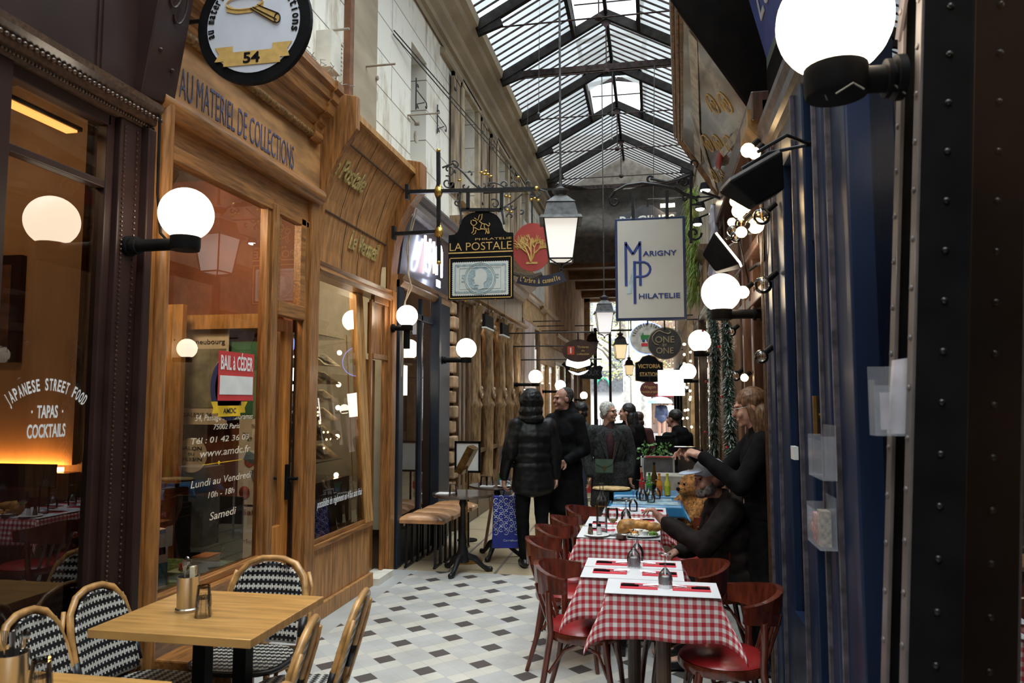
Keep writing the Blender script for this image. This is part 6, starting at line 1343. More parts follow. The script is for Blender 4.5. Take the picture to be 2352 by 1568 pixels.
def cutlery(t, n, h, r, kinds):
    for k in range(n):
        a = k * 2.4; x, y = r * .5 * math.cos(a), r * .5 * math.sin(a); kd = kinds[k % len(kinds)]
        top = V((x * 1.7, y * 1.7, h + .045 + .012 * (k % 3)))
        if kd == 'fork':
            b = B().tube([(x, y, .02), (x * 1.5, y * 1.5, h + .01)], .003, 6)
            for q in range(4): b.tube([V((x * 1.5, y * 1.5, h + .01)), top + V((-.009 + .006 * q, 0, -.02)), top + V((-.009 + .006 * q, 0, .01))], .0015, 4)
            m_ = chrome
        elif kd == 'knife': b = B().tube([(x, y, .02), top], [.004, .009], 7, flat=.5); m_ = chrome
        else: b = B().tube([(x, y, .02), (x * 1.5, y * 1.5, h)], .003, 6).ball(top, .016, 8, (1, .35, 1.6)); m_ = chrome
        o = obj(kd, b, m_, None, smooth=60); o.location = t.location
        yield o
def pot(lab, loc, s_=1.0):
    t = thing('cutlery_pot', lab, 'cutlery pot', loc, 0, 'steel cutlery pots on the wooden tables')
    obj('cup', B().lathe([(.0, .0), (.050, 0), (.050, .012), (.044, .016), (.045, .145), (.047, .148), (.043, .148), (.042, .02), (0, .02)], n=28), steel, t, smooth=35)
    return t
p = PZ(430, 1402, .75); t = pot('brushed steel cutlery pot standing on the honey coloured table', p)
labs = [('knife', 'steel knife handle sticking up in the cutlery pot, leftmost'), ('spoon', 'steel spoon standing in the middle of the cutlery pot'), ('fork', 'steel fork leaning at the back of the cutlery pot'), ('knife', 'second steel knife handle in the cutlery pot, beside the napkin')]
for (kd, lab), o in zip(labs, cutlery(t, 4, .145, .04, [l[0] for l in labs])): tag(o, lab, kd, 'cutlery in the pot on the honey table')
tag(obj('paper_napkin', B().box(p.x + .012, p.x + .034, p.y - .01, p.y + .012, .77, .75 + .19), card, bevel=.002), 'cream folded paper napkin standing in the cutlery pot', 'napkin')
p2 = PZ(28, 1497, .90); p2 = V((p2.x, p2.y, .75)); t2 = pot('brushed steel cutlery pot at the lower left corner', p2)
labs = [('fork', 'steel fork with tines up in the corner pot, rightmost'), ('knife', 'steel knife handle in the corner pot'), ('fork', 'steel fork leaning left in the corner pot'), ('spoon', 'steel spoon behind the forks in the corner pot')]
for (kd, lab), o in zip(labs, cutlery(t2, 4, .145, .04, [l[0] for l in labs])): tag(o, lab, kd, 'cutlery in the corner pot')
tumb = pane('tumbler_glass', (.985, .985, .99), .9, .012)
def tumbler(nm, lab, loc, grp, r=.034, h=.085, m_=None):
    b = B()
    b.lathe([(r * .78, h), (r * .80, h - .002), (r, .002), (r, 0), (r * .93, 0), (r * .72, h - .010), (0, h - .010), (0, h), (r * .78, h)], n=20)
    for k in range(10):
        a = k * PI / 5; b.cyl((r * 1.0 * math.cos(a), r * math.sin(a), .004), (r * .9 * math.cos(a), r * .9 * math.sin(a), h * .55), .0018, n=5)
    o = obj(nm, b, m_ or tumb, smooth=60); o.location = loc; return tag(o, lab, 'glass', grp)
p = PZ(466, 1416, .75)
tumbler('tumbler', 'upturned tumbler beside the cutlery pot, lower of the stacked two', p, 'upturned tumblers on the wooden tables')
tumbler('tumbler', 'upturned tumbler stacked on top of another beside the cutlery pot', V(p) + Z_ * .045, 'upturned tumblers on the wooden tables', r=.033)
q = V((p2.x + .085, p2.y + .02, .75))
tumbler('tumbler', 'upturned tumbler at the corner pot, lower of the stacked two', q, 'upturned tumblers on the wooden tables')
tumbler('tumbler', 'upturned tumbler at the corner pot, upper of the stacked two', q + Z_ * .045, 'upturned tumblers on the wooden tables', r=.033)

# ---- leather stools, cast iron tables
leath = mat('tan_leather', (.48, .24, .11), rough=.3, var=.2, scale=8, coat=.3)
st = thing('leather_stool', 'tan leather stool, nearest of four against the navy shopfront', 'stool', (-2.30, 7.32, 0), 0, 'tan leather stools by the navy shopfront')
def cushion(w_, d_, z, h):
    b = B(); n = 8; g = []
    for i in range(n + 1):
        r_ = []
        for j in range(n + 1):
            u, v = 2 * i / n - 1, 2 * j / n - 1; r_.append(b.bm.verts.new((u * w_ / 2, v * d_ / 2, z + h * (1 - u ** 4) * (1 - v ** 4))))
        g.append(r_)
    for i in range(n):
        for j in range(n): b.face([g[i][j], g[i + 1][j], g[i + 1][j + 1], g[i][j + 1]])
    b.box(-w_ / 2, w_ / 2, -d_ / 2, d_ / 2, z - .035, z)
    return b
obj('seat_cushion', cushion(.50, .29, .475, .05), leath, st, smooth=40)
for sx in (-.15, .15):
    for sy in (-.09, .09): obj('leg', B().box(sx - .012, sx + .012, sy - .012, sy + .012, 0, .44), black_i, st)
for sx in (-.15, .15): obj('foot_rail', B().box(sx - .012, sx + .012, -.13, .13, 0, .02), black_i, st)
for k, (x, y) in enumerate([(-2.28, 7.62), (-2.26, 7.93), (-2.24, 8.24)]): dup(st, (x, y, 0), 0, ['tan leather stool, second along the navy shopfront', 'tan leather stool, third along the navy shopfront', 'tan leather stool, fourth and farthest along the navy shopfront'][k])
def iron_table(lab, x, y):
    t = thing('round_bistro_table', lab, 'table', (x, y, 0), R(20), 'round cast iron bistro tables')
    obj('table_top', B().lathe([(0, .735), (.30, .735), (.305, .745), (.30, .76), (0, .76)], n=40), mat('dark_bronze_top', (.06, .042, .032), rough=.25, coat=.4), t, smooth=30)
    obj('column', B().lathe([(.0, .1), (.06, .1), (.055, .2), (.035, .26), (.04, .30), (.028, .36), (.025, .62), (.04, .66), (.03, .7), (.10, .735), (0, .735)], n=14), black_i, t, smooth=40)
    for k in range(3):
        a = k * 2 * PI / 3; ca, sa = math.cos(a), math.sin(a)
        obj('foot', B().tube([(.03 * ca, .03 * sa, .16), (.12 * ca, .12 * sa, .13), (.2 * ca, .2 * sa, .05), (.25 * ca, .25 * sa, .02), (.29 * ca, .29 * sa, .018)], [.035, .03, .022, .028, .018], 8).ball((.27 * ca, .27 * sa, .025), .028, 8), black_i, t, smooth=60)
    return t
iron_table('round dark bistro table on a cast iron foot, nearer one', -1.84, 7.12); iron_table('round dark bistro table on a cast iron foot, farther one', -1.66, 7.88)
gm = 'small things on the round bistro tables'
for k, (x, y, lab) in enumerate([(-1.90, 6.97, 'ribbed tumbler at the front of the nearer bistro table'), (-1.78, 7.76, 'ribbed tumbler at the left of the farther bistro table'), (-1.71, 7.74, 'ribbed tumbler beside another on the farther bistro table')]): tumbler('ribbed_tumbler', lab, (x, y, .76), gm, r=.042, h=.10)
tag(obj('plate_mat', B().box(-2.08, -1.92, 6.98, 7.12, .76, .766), white_m), 'white paper slip on the nearer bistro table', 'paper', gm)
tag(obj('beer_mat', B().box(-1.80, -1.66, 7.66, 7.78, .76, .768), white_m), 'white mat on the farther bistro table', 'paper', gm)
t = thing('coffee_cup', 'white coffee cup and saucer on the farther bistro table', 'cup', (-1.55, 7.72, .76)); obj('saucer', B().lathe([(0, .002), (.04, .0), (.075, .012), (.07, .015), (0, .006)], n=24), white_m, t, smooth=60)
obj('bowl', B().lathe([(0, .012), (.03, .012), (.045, .03), (.05, .06), (.046, .06), (.04, .03), (0, .02)], n=20), white_m, t, smooth=60); obj('handle', B().tube([(.045, 0, .05), (.07, 0, .05), (.075, 0, .035), (.05, 0, .025)], .005, 6), white_m, t)
t = thing('soft_drink_bottle', 'small clear bottle with green and blue label on the farther bistro table', 'bottle', (-1.60, 7.85, .76)); obj('glass', B().lathe([(0, 0), (.04, 0), (.042, .02), (.042, .11), (.015, .16), (.013, .22), (0, .22)], n=18), tumb, t, smooth=60); obj('label', B().lathe([(.043, .02), (.043, .065)], n=18).m(1).lathe([(.043, .065), (.042, .11)], n=18), [mat('label_blue', (.08, .28, .42)), mat('label_green', (.08, .22, .08))], t); obj('cap', B().cyl((0, 0, .215), (0, 0, .235), .016), white_m, t)
# brass menu stand, framed sheet, A-board
t = thing('brass_menu_stand', 'brass menu lectern with a tilted box top beside the bistro tables', 'menu stand', (-1.93, 7.62, 0))
obj('pole', B().cyl((0, 0, .02), (0, 0, 1.0), .011), brass, t); obj('base', B().lathe([(0, 0), (.17, 0), (.17, .015), (.03, .03), (0, .03)], n=28), brass, t)
obj('menu_box', B().hexa([Euler((R(0), R(28), 0)).to_matrix() @ V(q) + V((.0, 0, 1.03)) for q in ((-.05, -.10, -.14), (.03, -.10, -.14), (.03, .12, -.14), (-.05, .12, -.14), (-.05, -.10, .16), (.03, -.10, .16), (.03, .12, .16), (-.05, .12, .16))]), mat('dark_brass_box', (.22, .12, .035), rough=.3, metal=.6, var=.4), t, bevel=.005)
t = thing('framed_sheet', 'black framed blank white sheet standing beside the brass menu lectern', 'frame', (-2.2, 8.72, 0)); obj('frame', B().box(-.02, .02, 0, .02, 0, 0)if 0 else B().box(-.16, .16, -.01, .01, .80, .825).box(-.16, .16, -.01, .01, 1.15, 1.175).box(-.16, -.135, -.01, .01, .8, 1.175).box(.135, .16, -.01, .01, .8, 1.175), black_m, t); obj('sheet', B().box(-.14, .14, -.004, .006, .82, 1.155), white_m, t); obj('post', B().cyl((0, .02, 0), (0, .02, .82), .012).lathe([(0, 0), (.12, 0), (.12, .015), (0, .02)]), black_m, t)
t = thing('easel_board', 'narrow wooden easel sign board standing by the bistro tables', 'easel', (-1.70, 8.35, 0))
obj('leg', B().beam((-.20, 0, 0), (-.02, .02, 1.15), .03), mat('easel_wood', (.22, .12, .065), rough=.5), t); obj('leg', B().beam((.17, 0, 0), (.02, .02, 1.15), .03), mat('easel_wood', (.22, .12, .065)), t); obj('board', B().hexa([V(q) for q in ((-.03, -.01, .45), (.13, -.03, .45), (.13, 0, .45), (-.03, .02, .45), (-.02, 0, 1.12), (.05, 0, 1.12), (.05, .03, 1.12), (-.02, .03, 1.12))]), mat('slate_board', (.10, .10, .10)), t); obj('rear_leg', B().beam((0, .25, 0), (0, .03, 1.12), .025), mat('easel_wood', (.22, .12, .065)), t)

# ---- checked tables and bentwood chairs
def gingham():
    m, nt, b = nodes('red_white_gingham'); L_ = nt.links.new
    def mt(op, a, c=None):
        n = N(nt, 'ShaderNodeMath', operation=op)
        for i, q in enumerate((a, c)):
            if q is None: continue
            if isinstance(q, (int, float)): n.inputs[i].default_value = q
            else: L_(q, n.inputs[i])
        return n.outputs[0]
    uv = N(nt, 'ShaderNodeUVMap'); s = N(nt, 'ShaderNodeSeparateXYZ'); L_(uv.outputs[0], s.inputs[0])
    a = mt('GREATER_THAN', mt('FRACT', mt('DIVIDE', s.outputs[0], .038)), .5); c = mt('GREATER_THAN', mt('FRACT', mt('DIVIDE', s.outputs[1], .038)), .5)
    f = mt('MULTIPLY', mt('ADD', a, c), .5)
    rp = N(nt, 'ShaderNodeValToRGB'); rp.color_ramp.elements[0].color = (.66, .65, .62, 1); rp.color_ramp.elements[1].color = (.40, .012, .02, 1); e = rp.color_ramp.elements.new(.5); e.color = (.50, .19, .21, 1)
    L_(f, rp.inputs[0]); L_(rp.outputs[0], b.inputs['Base Color']); b.inputs['Roughness'].default_value = .6
    return m
ging = gingham()
def cloth(x0, x1, y0, y1, z, d, m_, lab, seed=0, cat_='tablecloth', grp='checked tablecloths on the restaurant tables'):
    n = 34; cx_, cy_ = (x0 + x1) / 2, (y0 + y1) / 2; b = B(); hx, hy = (x1 - x0) / 2, (y1 - y0) / 2
    g = []
    for i in range(n + 1):
        r_ = []
        for j in range(n + 1):
            u = -(hx + d) + 2 * (hx + d) * i / n; v = -(hy + d) + 2 * (hy + d) * j / n
            ex, ey = max(0, abs(u) - hx), max(0, abs(v) - hy); sx, sy = (1 if u > 0 else -1), (1 if v > 0 else -1)
            X, Y_2, Zz = max(-hx, min(hx, u)), max(-hy, min(hy, v)), 0
            rr_ = math.hypot(ex, ey)
            if rr_ > 0:
                th = math.atan2(ey, ex); o_ = .42 * math.sin(2 * th); h_ = rr_ * o_
                X += sx * h_ * .75; Y_2 += sy * h_ * .75; Zz = -rr_ * math.sqrt(1 - min(.9, o_ * o_ * .9))
                wv = .014 * math.sin(u * 19 + seed) * ey / d + .0; wu = .014 * math.sin(v * 19 + seed * 2) * ex / d
                X += sx * (.012 * ex / d + wu); Y_2 += sy * (.012 * ey / d + wv)
            r_.append((b.bm.verts.new((X, Y_2, Zz)), (u + seed * .01, v)))
        g.append(r_)
    for i in range(n):
        for j in range(n):
            q = [g[i][j], g[i + 1][j], g[i + 1][j + 1], g[i][j + 1]]; b.face([k[0] for k in q], [k[1] for k in q])
    o = obj('tablecloth' if cat_ == 'tablecloth' else 'table_cover', b, m_, smooth=180); o.location = (cx_, cy_, z + .004)
    md = o.modifiers.new('t', 'SOLIDIFY'); md.thickness = .0025; md.offset = 1
    return tag(o, lab, cat_, grp)
mahog = mat('red_mahogany_varnish', (.11, .020, .009), rough=.2, var=.25, scale=12, coat=.6, stretch=(3, 3, .6))
redv = mat('red_vinyl_seat', (.27, .012, .014), rough=.32, var=.1, coat=.15)
def rest_table(lab, x0, x1, y0, y1, z=.76):
    t = thing('restaurant_table', lab, 'table', ((x0 + x1) / 2, (y0 + y1) / 2, 0), 0, 'restaurant tables along the right row')
    W_, D_ = (x1 - x0) / 2, (y1 - y0) / 2
    obj('table_top', B().box(-W_, W_, -D_, D_, z - .03, z), mahog, t); obj('post', B().cyl((0, 0, .05), (0, 0, z - .03), .035), mat('dark_wood_post', (.07, .035, .02), rough=.35), t)
    obj('base', B().box(-W_ * .8, W_ * .8, -.03, .03, 0, .045).box(-.03, .03, -D_ * .8, D_ * .8, 0, .045), black_i, t)
TB = [('nearest', -.225, .285, 3.56, 3.80, .76), ('second', -.375, .14, 3.86, 4.33, .757), ('third', -.50, .035, 4.92, 5.83, .76), ('fourth', -.41, .09, 6.0, 6.40, .76)]
seats = []
for k, (nm, x0, x1, y0, y1, z) in enumerate(TB):
    rest_table('small restaurant table under the %s red checked cloth' % nm, x0, x1, y0, y1, z)
    cloth(x0, x1, y0, y1, z, .20, ging, '%s red and white checked tablecloth of the row' % nm, k)
wpaper = mat('white_paper_mat', (.66, .66, .69), rough=.6, var=.02); redn = mat('red_paper_napkin', (.62, .035, .06), rough=.6, var=.05)
def napkin_set(x, y, z, side, who, first):
    """napkin with a dark handled knife and a fork"""
    tag(obj('paper_napkin', B().box(x - .088, x + .088, y - .05, y + .05, z, z + .004), redn), 'red paper napkin %s' % who, 'napkin', 'red paper napkins on the checked tables')
    t = thing('table_knife', 'dark handled knife %s' % who, 'knife', (x, y - .012, z + .004), 0, 'knives on the red napkins')
    obj('handle', B().box(-.085, .0, -.006, .006, 0, .008) if side < 0 else B().box(0, .085, -.006, .006, 0, .008), black_m, t); obj('blade', B().box(0, .09, -.005, .006, 0, .0025) if side < 0 else B().box(-.09, 0, -.005, .006, 0, .0025), chrome, t)
    t = thing('table_fork', 'steel fork %s' % who, 'fork', (x, y + .012, z + .004), 0, 'forks on the red napkins'); b = B().box(-.02, .02, -.003, .003, 0, .003)
    for q_ in range(4): b.cyl((.02 * -side, -.007 + q_ * .0046, .002), (.10 * -side, -.007 + q_ * .0046, .008), .0012, n=4)
    obj('tines', b, chrome, t); obj('handle', B().box(-.08, -.02, -.005, .005, 0, .006) if side < 0 else B().box(.02, .08, -.005, .005, 0, .006), black_m, t)
def pmat(x0, x1, y0, y1, z, lab): tag(obj('paper_placemat', B().box(x0, x1, y0, y1, z, z + .002), wpaper), lab, 'placemat', 'white paper placemats on the checked tables')
pmat(-.235, .29, 3.545, 3.83, .768, 'white paper mat covering the nearest checked table')
pmat(-.378, .14, 3.85, 4.09, .765, 'white paper mat at the near half of the second checked table'); pmat(-.378, .14, 4.10, 4.32, .765, 'white paper mat at the far half of the second checked table')
pmat(-.505, .035, 4.93, 5.36, .768, 'white paper mat at the near half of the third checked table'); pmat(-.495, .035, 5.38, 5.82, .768, 'white paper mat at the far half of the third checked table')
pmat(-.41, .09, 6.02, 6.38, .768, 'white paper mat on the fourth checked table')
for (x, y, z, s, who) in [(-.08, 3.69, .770, -1, 'on the left of the nearest checked table'), (.165, 3.69, .770, 1, 'on the right of the nearest checked table'), (-.235, 3.99, .767, -1, 'near left on the second checked table'), (.02, 3.98, .767, 1, 'near right on the second checked table'), (-.235, 4.19, .767, -1, 'far left on the second checked table'), (.02, 4.20, .767, 1, 'far right on the second checked table'), (-.36, 5.52, .770, -1, 'at the far left of the third checked table'), (-.09, 5.50, .770, 1, 'far right on the third checked table'), (-.36, 5.24, .770, -1, 'behind the salt cellars on the third table'), (-.09, 5.70, .770, 1, 'at the very back right of the third table'), (-.30, 6.2, .770, -1, 'left on the fourth checked table'), (-.02, 6.2, .770, 1, 'right on the fourth checked table')]: napkin_set(x, y, z, s, who, 0)
wineg = pane('wine_glass', (.985, .985, .99), .9, .015)
def wglass(lab, loc, up=False, s_=1.0, tilt=0, wine=None):
    t = thing('wine_glass', lab, 'glass', loc, 0, 'wine glasses on the checked tables'); z_ = lambda h: h if up else .158 - h
    pr_ = [(.030, 0), (.029, .004), (.005, .008), (.004, .065), (.012, .072), (.030, .095), (.035, .118), (.031, .156)]
    pp = [(r_ * s_, z_(h) * s_) for r_, h in pr_]
    obj('bowl_and_stem', B().lathe(pp, n=20).lathe([(r_ * .93, z) for r_, z in pp[4:]], n=20), wineg, t, smooth=60)
    if wine: obj('drink', B().lathe([(0, .078), (.026, .094), (.032, .108), (0, .108)], n=18), wine, t)
    return t
fold = lambda lab, x, y, z: tag(obj('paper_cuff', B().lathe([(.036, 0), (.030, .03), (.028, .05)], (x, y, z), 12), wpaper), lab, 'paper', 'white paper cuffs round the glasses')
wglass('upturned wine glass in the middle of the nearest checked table', (.045, 3.70, .771)); fold('white paper cuff round the glass of the nearest table', .045, 3.70, .771)
wglass('upturned wine glass in the middle of the second checked table', (-.115, 4.12, .768), s_=1.1); fold('white paper cuff round the glass of the second table', -.115, 4.12, .768)
wglass('upturned wine glass behind it on the second checked table', (-.10, 4.27, .768), s_=1.1)
wglass('upright wine glass with a little white wine on the third checked table', (-.275, 5.02, .771), True, 1.15, wine=mat('pale_wine', (.5, .38, .12), rough=.1))
wglass('upturned wine glass left of the sandwich on the third checked table', (-.20, 5.40, .771), s_=1.15); wglass('upturned wine glass farther left on the third checked table', (-.21, 5.60, .771), s_=1.1)
wglass('upturned wine glass on the fourth checked table', (-.17, 6.15, .771), s_=1.1)
t = thing('water_bottle', 'tall clear glass water bottle on the third checked table', 'bottle', (-.355, 5.14, .771)); obj('glass', B().lathe([(0, 0), (.036, 0), (.038, .01), (.038, .20), (.030, .23), (.014, .255), (.013, .315), (.016, .32), (.016, .328), (.011, .328), (0, .325)], n=22), pane('bottle_glass', (.96, .97, .97), .9, .02), t, smooth=60); obj('water', B().lathe([(0, .006), (.034, .006), (.034, .15), (0, .15)], n=20), pane('water', (.97, .97, .98), .5, .02), t)
for k, (x, m_) in enumerate(((-.42, mat('pepper', (.12, .08, .05), var=.5, scale=80)), (-.362, mat('salt', (.6, .6, .6))))):
    t = thing('shaker', ['pepper shaker with black cap on the white saucer', 'salt shaker with black cap on the white saucer'][k], 'shaker', (x, 4.99, .784), 0, 'salt and pepper shakers'); obj('glass', B().lathe([(0, 0), (.018, 0), (.016, .03), (.011, .05), (0, .05)], n=14), m_, t); obj('cap', B().lathe([(.012, .05), (.012, .065), (0, .068)], n=12), black_m, t)
tag(obj('saucer', B().lathe([(0, .003), (.06, 0), (.085, .012), (.08, .014), (0, .006)], (-.38, 4.99, .771), 26), white_m, smooth=60), 'white saucer under the salt and pepper shakers', 'saucer')
tag(obj('ashtray', B().lathe([(0, .0), (.045, 0), (.045, .022), (.038, .022), (.038, .006), (0, .006)], (-.215, 4.955, .771), 22), steel, smooth=40), 'small steel ashtray in front of the sandwich plate', 'ashtray')
t = thing('plate', 'oval white plate carrying the sandwich and fries', 'plate', (-.10, 5.03, .771)); obj('dish', B().lathe([(0, .004), (.08, 0), (.13, .015), (.125, .018), (0, .008)], n=32, sy=.75), white_m, t, smooth=60)
crust = mat('golden_crust', (.50, .23, .05), rough=.55, var=.35, scale=18, bump=.4)
tag(blob('sandwich', [('e', (-.18, 5.06, .835), (.07, .05, .045)), ('e', (-.10, 5.08, .84), (.08, .05, .032)), ('e', (-.01, 5.07, .825), (.065, .045, .03)), ('e', (-.215, 5.05, .815), (.035, .045, .045))], crust, vox=.006, disp=.006, dscale=30), 'toasted golden sandwich on the white plate', 'sandwich')
random.seed(2); b = B()
for k in range(14): p = V((-.135 + random.uniform(-.035, .035), 4.99 + random.uniform(-.02, .02), .785 + random.uniform(0, .025))); b.tube([p, p + V((random.uniform(-.03, .03), random.uniform(-.02, .02), random.uniform(-.01, .012)))], .006, 5)
tag(obj('fries', b, mat('orange_fries', (.60, .25, .03), rough=.5, var=.3)), 'heap of orange fries in front of the sandwich', 'fries', kind='stuff')
t = thing('sauce_dish', 'small white sauce dish on the sandwich plate', 'dish', (-.075, 4.985, .785)); obj('cup', B().lathe([(0, 0), (.028, 0), (.034, .03), (.03, .03), (.026, .02), (0, .02)], n=20), white_m, t, smooth=50)
tag(blob('salad_leaf', [('e', (-.02, 4.985, .80), (.025, .02, .015)), ('e', (-.0, 4.99, .795), (.02, .015, .012))], mat('lettuce', (.16, .32, .05), rough=.5, var=.4), vox=.005, disp=.008, dscale=60), 'green salad leaf at the right of the sandwich plate', 'salad')
# bentwood chair, faces local -Y
bc = thing('bentwood_chair', 'mahogany bentwood chair with red seat at the right of the nearest table', 'chair', (.31, 3.76, 0), R(-86), 'mahogany bentwood chairs along the checked tables')
def yoke():
    b = B(); n = 14
    for i in range(n):
        q = []
        for t_ in (i / n, (i + 1) / n):
            a = R(-80 + 160 * t_); x, y = .215 * math.sin(a), .02 + .235 * math.cos(a)
            hh = .035 + .045 * math.cos(a) ** 2; th = .014; e = V((math.sin(a), math.cos(a), 0))
            for s in (-1, 1): q.append((V((x, y, .69 - hh * .9)) + e * th * s, V((x, y, .70 + hh)) + e * th * s + e * .012))
        b.hexa([q[0][0], q[1][0], q[3][0], q[2][0], q[0][1], q[1][1], q[3][1], q[2][1]])
    return b
obj('back_rail', yoke(), mahog, bc, smooth=50)
obj('seat', B().lathe([(0, .44), (.19, .44), (.205, .45), (.19, .465), (.10, .475), (0, .478)], n=32), redv, bc, smooth=50)
obj('seat_ring', B().lathe([(.17, .405), (.208, .405), (.214, .425), (.208, .447), (.17, .447), (.17, .405)], n=32), mahog, bc, smooth=50)
for s in (-1, 1):
    obj('leg', B().tube([(s * .15, -.13, .42), (s * .165, -.165, .2), (s * .175, -.185, 0)], [.019, .016, .013], 9), mahog, bc, smooth=60)
    obj('leg', B().tube([(s * .19, .155, .66), (s * .185, .155, .56), (s * .165, .15, .44), (s * .17, .19, .2), (s * .18, .25, 0)], [.017, .018, .019, .016, .013], 9), mahog, bc, smooth=60)
    obj('brace', B().tube([(s * .168, -.15, .24), (s * .166, -.10, .36), (s * .165, 0, .40), (s * .165, .08, .36), (s * .168, .16, .24)], .009, 7), mahog, bc, smooth=60)
obj('brace', B().tube([(-.168, -.16, .22), (-.13, -.15, .35), (-.06, -.14, .395), (.06, -.14, .395), (.13, -.15, .35), (.168, -.16, .22)], .009, 7), mahog, bc, smooth=60)
for x in (-.10, -.035, .035, .10): obj('spindle', B().tube([(x, .17, .44), (x * 1.1, .23, .62), (x * 1.15, .245, .68)], .008, 7, flat=1.6), mahog, bc, smooth=60)
for l_, rz, lab in [((.12, 4.28, 0), R(-80), 'mahogany bentwood chair right of the second checked table, below the seated man'), ((.36, 5.05, 0), R(-85), 'mahogany bentwood chair under the seated man'), ((-.38, 4.12, 0), R(84), 'mahogany bentwood chair at the left of the second checked table, nearest on the aisle'),
    ((-.55, 4.84, 0), R(93), 'mahogany bentwood chair on the aisle side, second from the near end'), ((-.56, 5.30, 0), R(88), 'mahogany bentwood chair on the aisle side, third from the near end'), ((-.52, 5.78, 0), R(95), 'mahogany bentwood chair on the aisle side, fourth from the near end'), ((-.46, 6.28, 0), R(75), 'mahogany bentwood chair on the aisle side, fifth, turned slightly away'), ((.24, 5.9, 0), R(-90), 'mahogany bentwood chair behind the elbow of the seated man')]:
    dup(bc, l_, rz, lab)
# ---- blue tables farther on
blue_t = mat('bright_blue_oilcloth', (.03, .20, .42), rough=.3, var=.1, coat=.3); pale_t = mat('pale_blue_placemat', (.40, .56, .66), rough=.4, var=.25, scale=20)
GB = 'bright blue table covers'
for k, (y0, y1, lab) in enumerate([(6.55, 7.0, 'bright blue cover on the table behind the checked tables'), (7.06, 7.5, 'bright blue cover on the farther blue table')]):
    rest_table(['table under the nearer blue cover', 'table under the farther blue cover'][k], -.38, .24, y0, y1, .78 if k else .76); cloth(-.38, .24, y0, y1, .78 if k else .76, .10, blue_t, lab, k, 'table cover', GB)
tag(obj('paper_placemat', B().box(-.36, .2, 6.57, 6.78, .767, .771), pale_t), 'pale blue printed mat at the front of the nearer blue table', 'placemat'); tag(obj('paper_placemat', B().box(-.34, .15, 6.82, 6.98, .767, .771), pale_t), 'pale blue printed mat at the back of the nearer blue table', 'placemat')
t = thing('pizza', 'pale crusted pizza on a black tray at the left of the blue tables', 'pizza', (-.38, 6.78, .865)); obj('crust', blob('c', [('e', (0, 0, 0), (.17, .10, .018))], crust, vox=.008, disp=.006, dscale=30).data and B().lathe([(0, .012), (.13, .014), (.165, .02), (.17, .008), (.15, 0), (0, 0)], n=32, sy=.7), mat('pale_pizza_crust', (.55, .38, .17), rough=.7, var=.3, scale=20, bump=.4), t, smooth=60)
bpy.data.objects.remove(bpy.data.objects['c'])
obj('tray', B().lathe([(0, 0), (.18, 0), (.18, -.006), (0, -.006)], n=32, sy=.7), black_m, t); obj('stand', B().cyl((0, 0, -.095), (0, 0, -.006), .02), black_m, t)
def sbottle(lab, x, y, z, liq, top, h=.20):
    t = thing('sauce_bottle', lab, 'bottle', (x, y, z), 0, 'coloured bottles on the blue tables')
    obj('glass', B().lathe([(0, 0), (.027, 0), (.028, .01), (.028, h * .55), (.012, h * .75), (.010, h * .95), (0, h * .95)], n=16), liq, t, smooth=60); obj('label', B().lathe([(.0285, .03), (.0285, .085)], n=16), top, t); obj('cap', B().cyl((0, 0, h * .93), (0, 0, h), .012), top, t)
cc = lambda n_, c: mat(n_, c, rough=.12, var=.05, coat=.6)
for a in [('red sauce bottle, leftmost of the coloured bottles', -.115, 7.15, .79, cc('red_sauce', (.45, .02, .02)), cc('red_cap', (.3, .05, .03))), ('green glass bottle second from the left', -.045, 7.10, .79, cc('green_bottle', (.06, .30, .03)), cc('green_label', (.02, .16, .06)), ), ('orange chilli oil bottle with orange neck', .045, 7.08, .79, cc('orange_oil', (.62, .24, .03)), cc('orange_label', (.6, .14, .04))), ('yellow oil bottle, rightmost of the coloured bottles', .118, 7.08, .79, cc('yellow_oil', (.5, .5, .06)), cc('lime_label', (.38, .48, .03)))]: sbottle(*a)
sbottle('tall dark olive oil bottle behind the coloured bottles', .0, 7.2, .79, cc('dark_oil', (.06, .035, .01)), black_m, .29)
for k, (x, y) in enumerate([(-.10, 6.80), (-.05, 6.86), (-.13, 6.9), (.02, 6.95), (-.03, 6.70)]): wglass(['upturned glass at the front left of the blue table cluster', 'upturned glass in the middle of the blue table cluster', 'upturned glass at the back left of the blue table cluster', 'upturned glass near the orange bottle', 'upturned glass nearest the raised hand of the seated man'][k], (x, y, .772), s_=1.1)
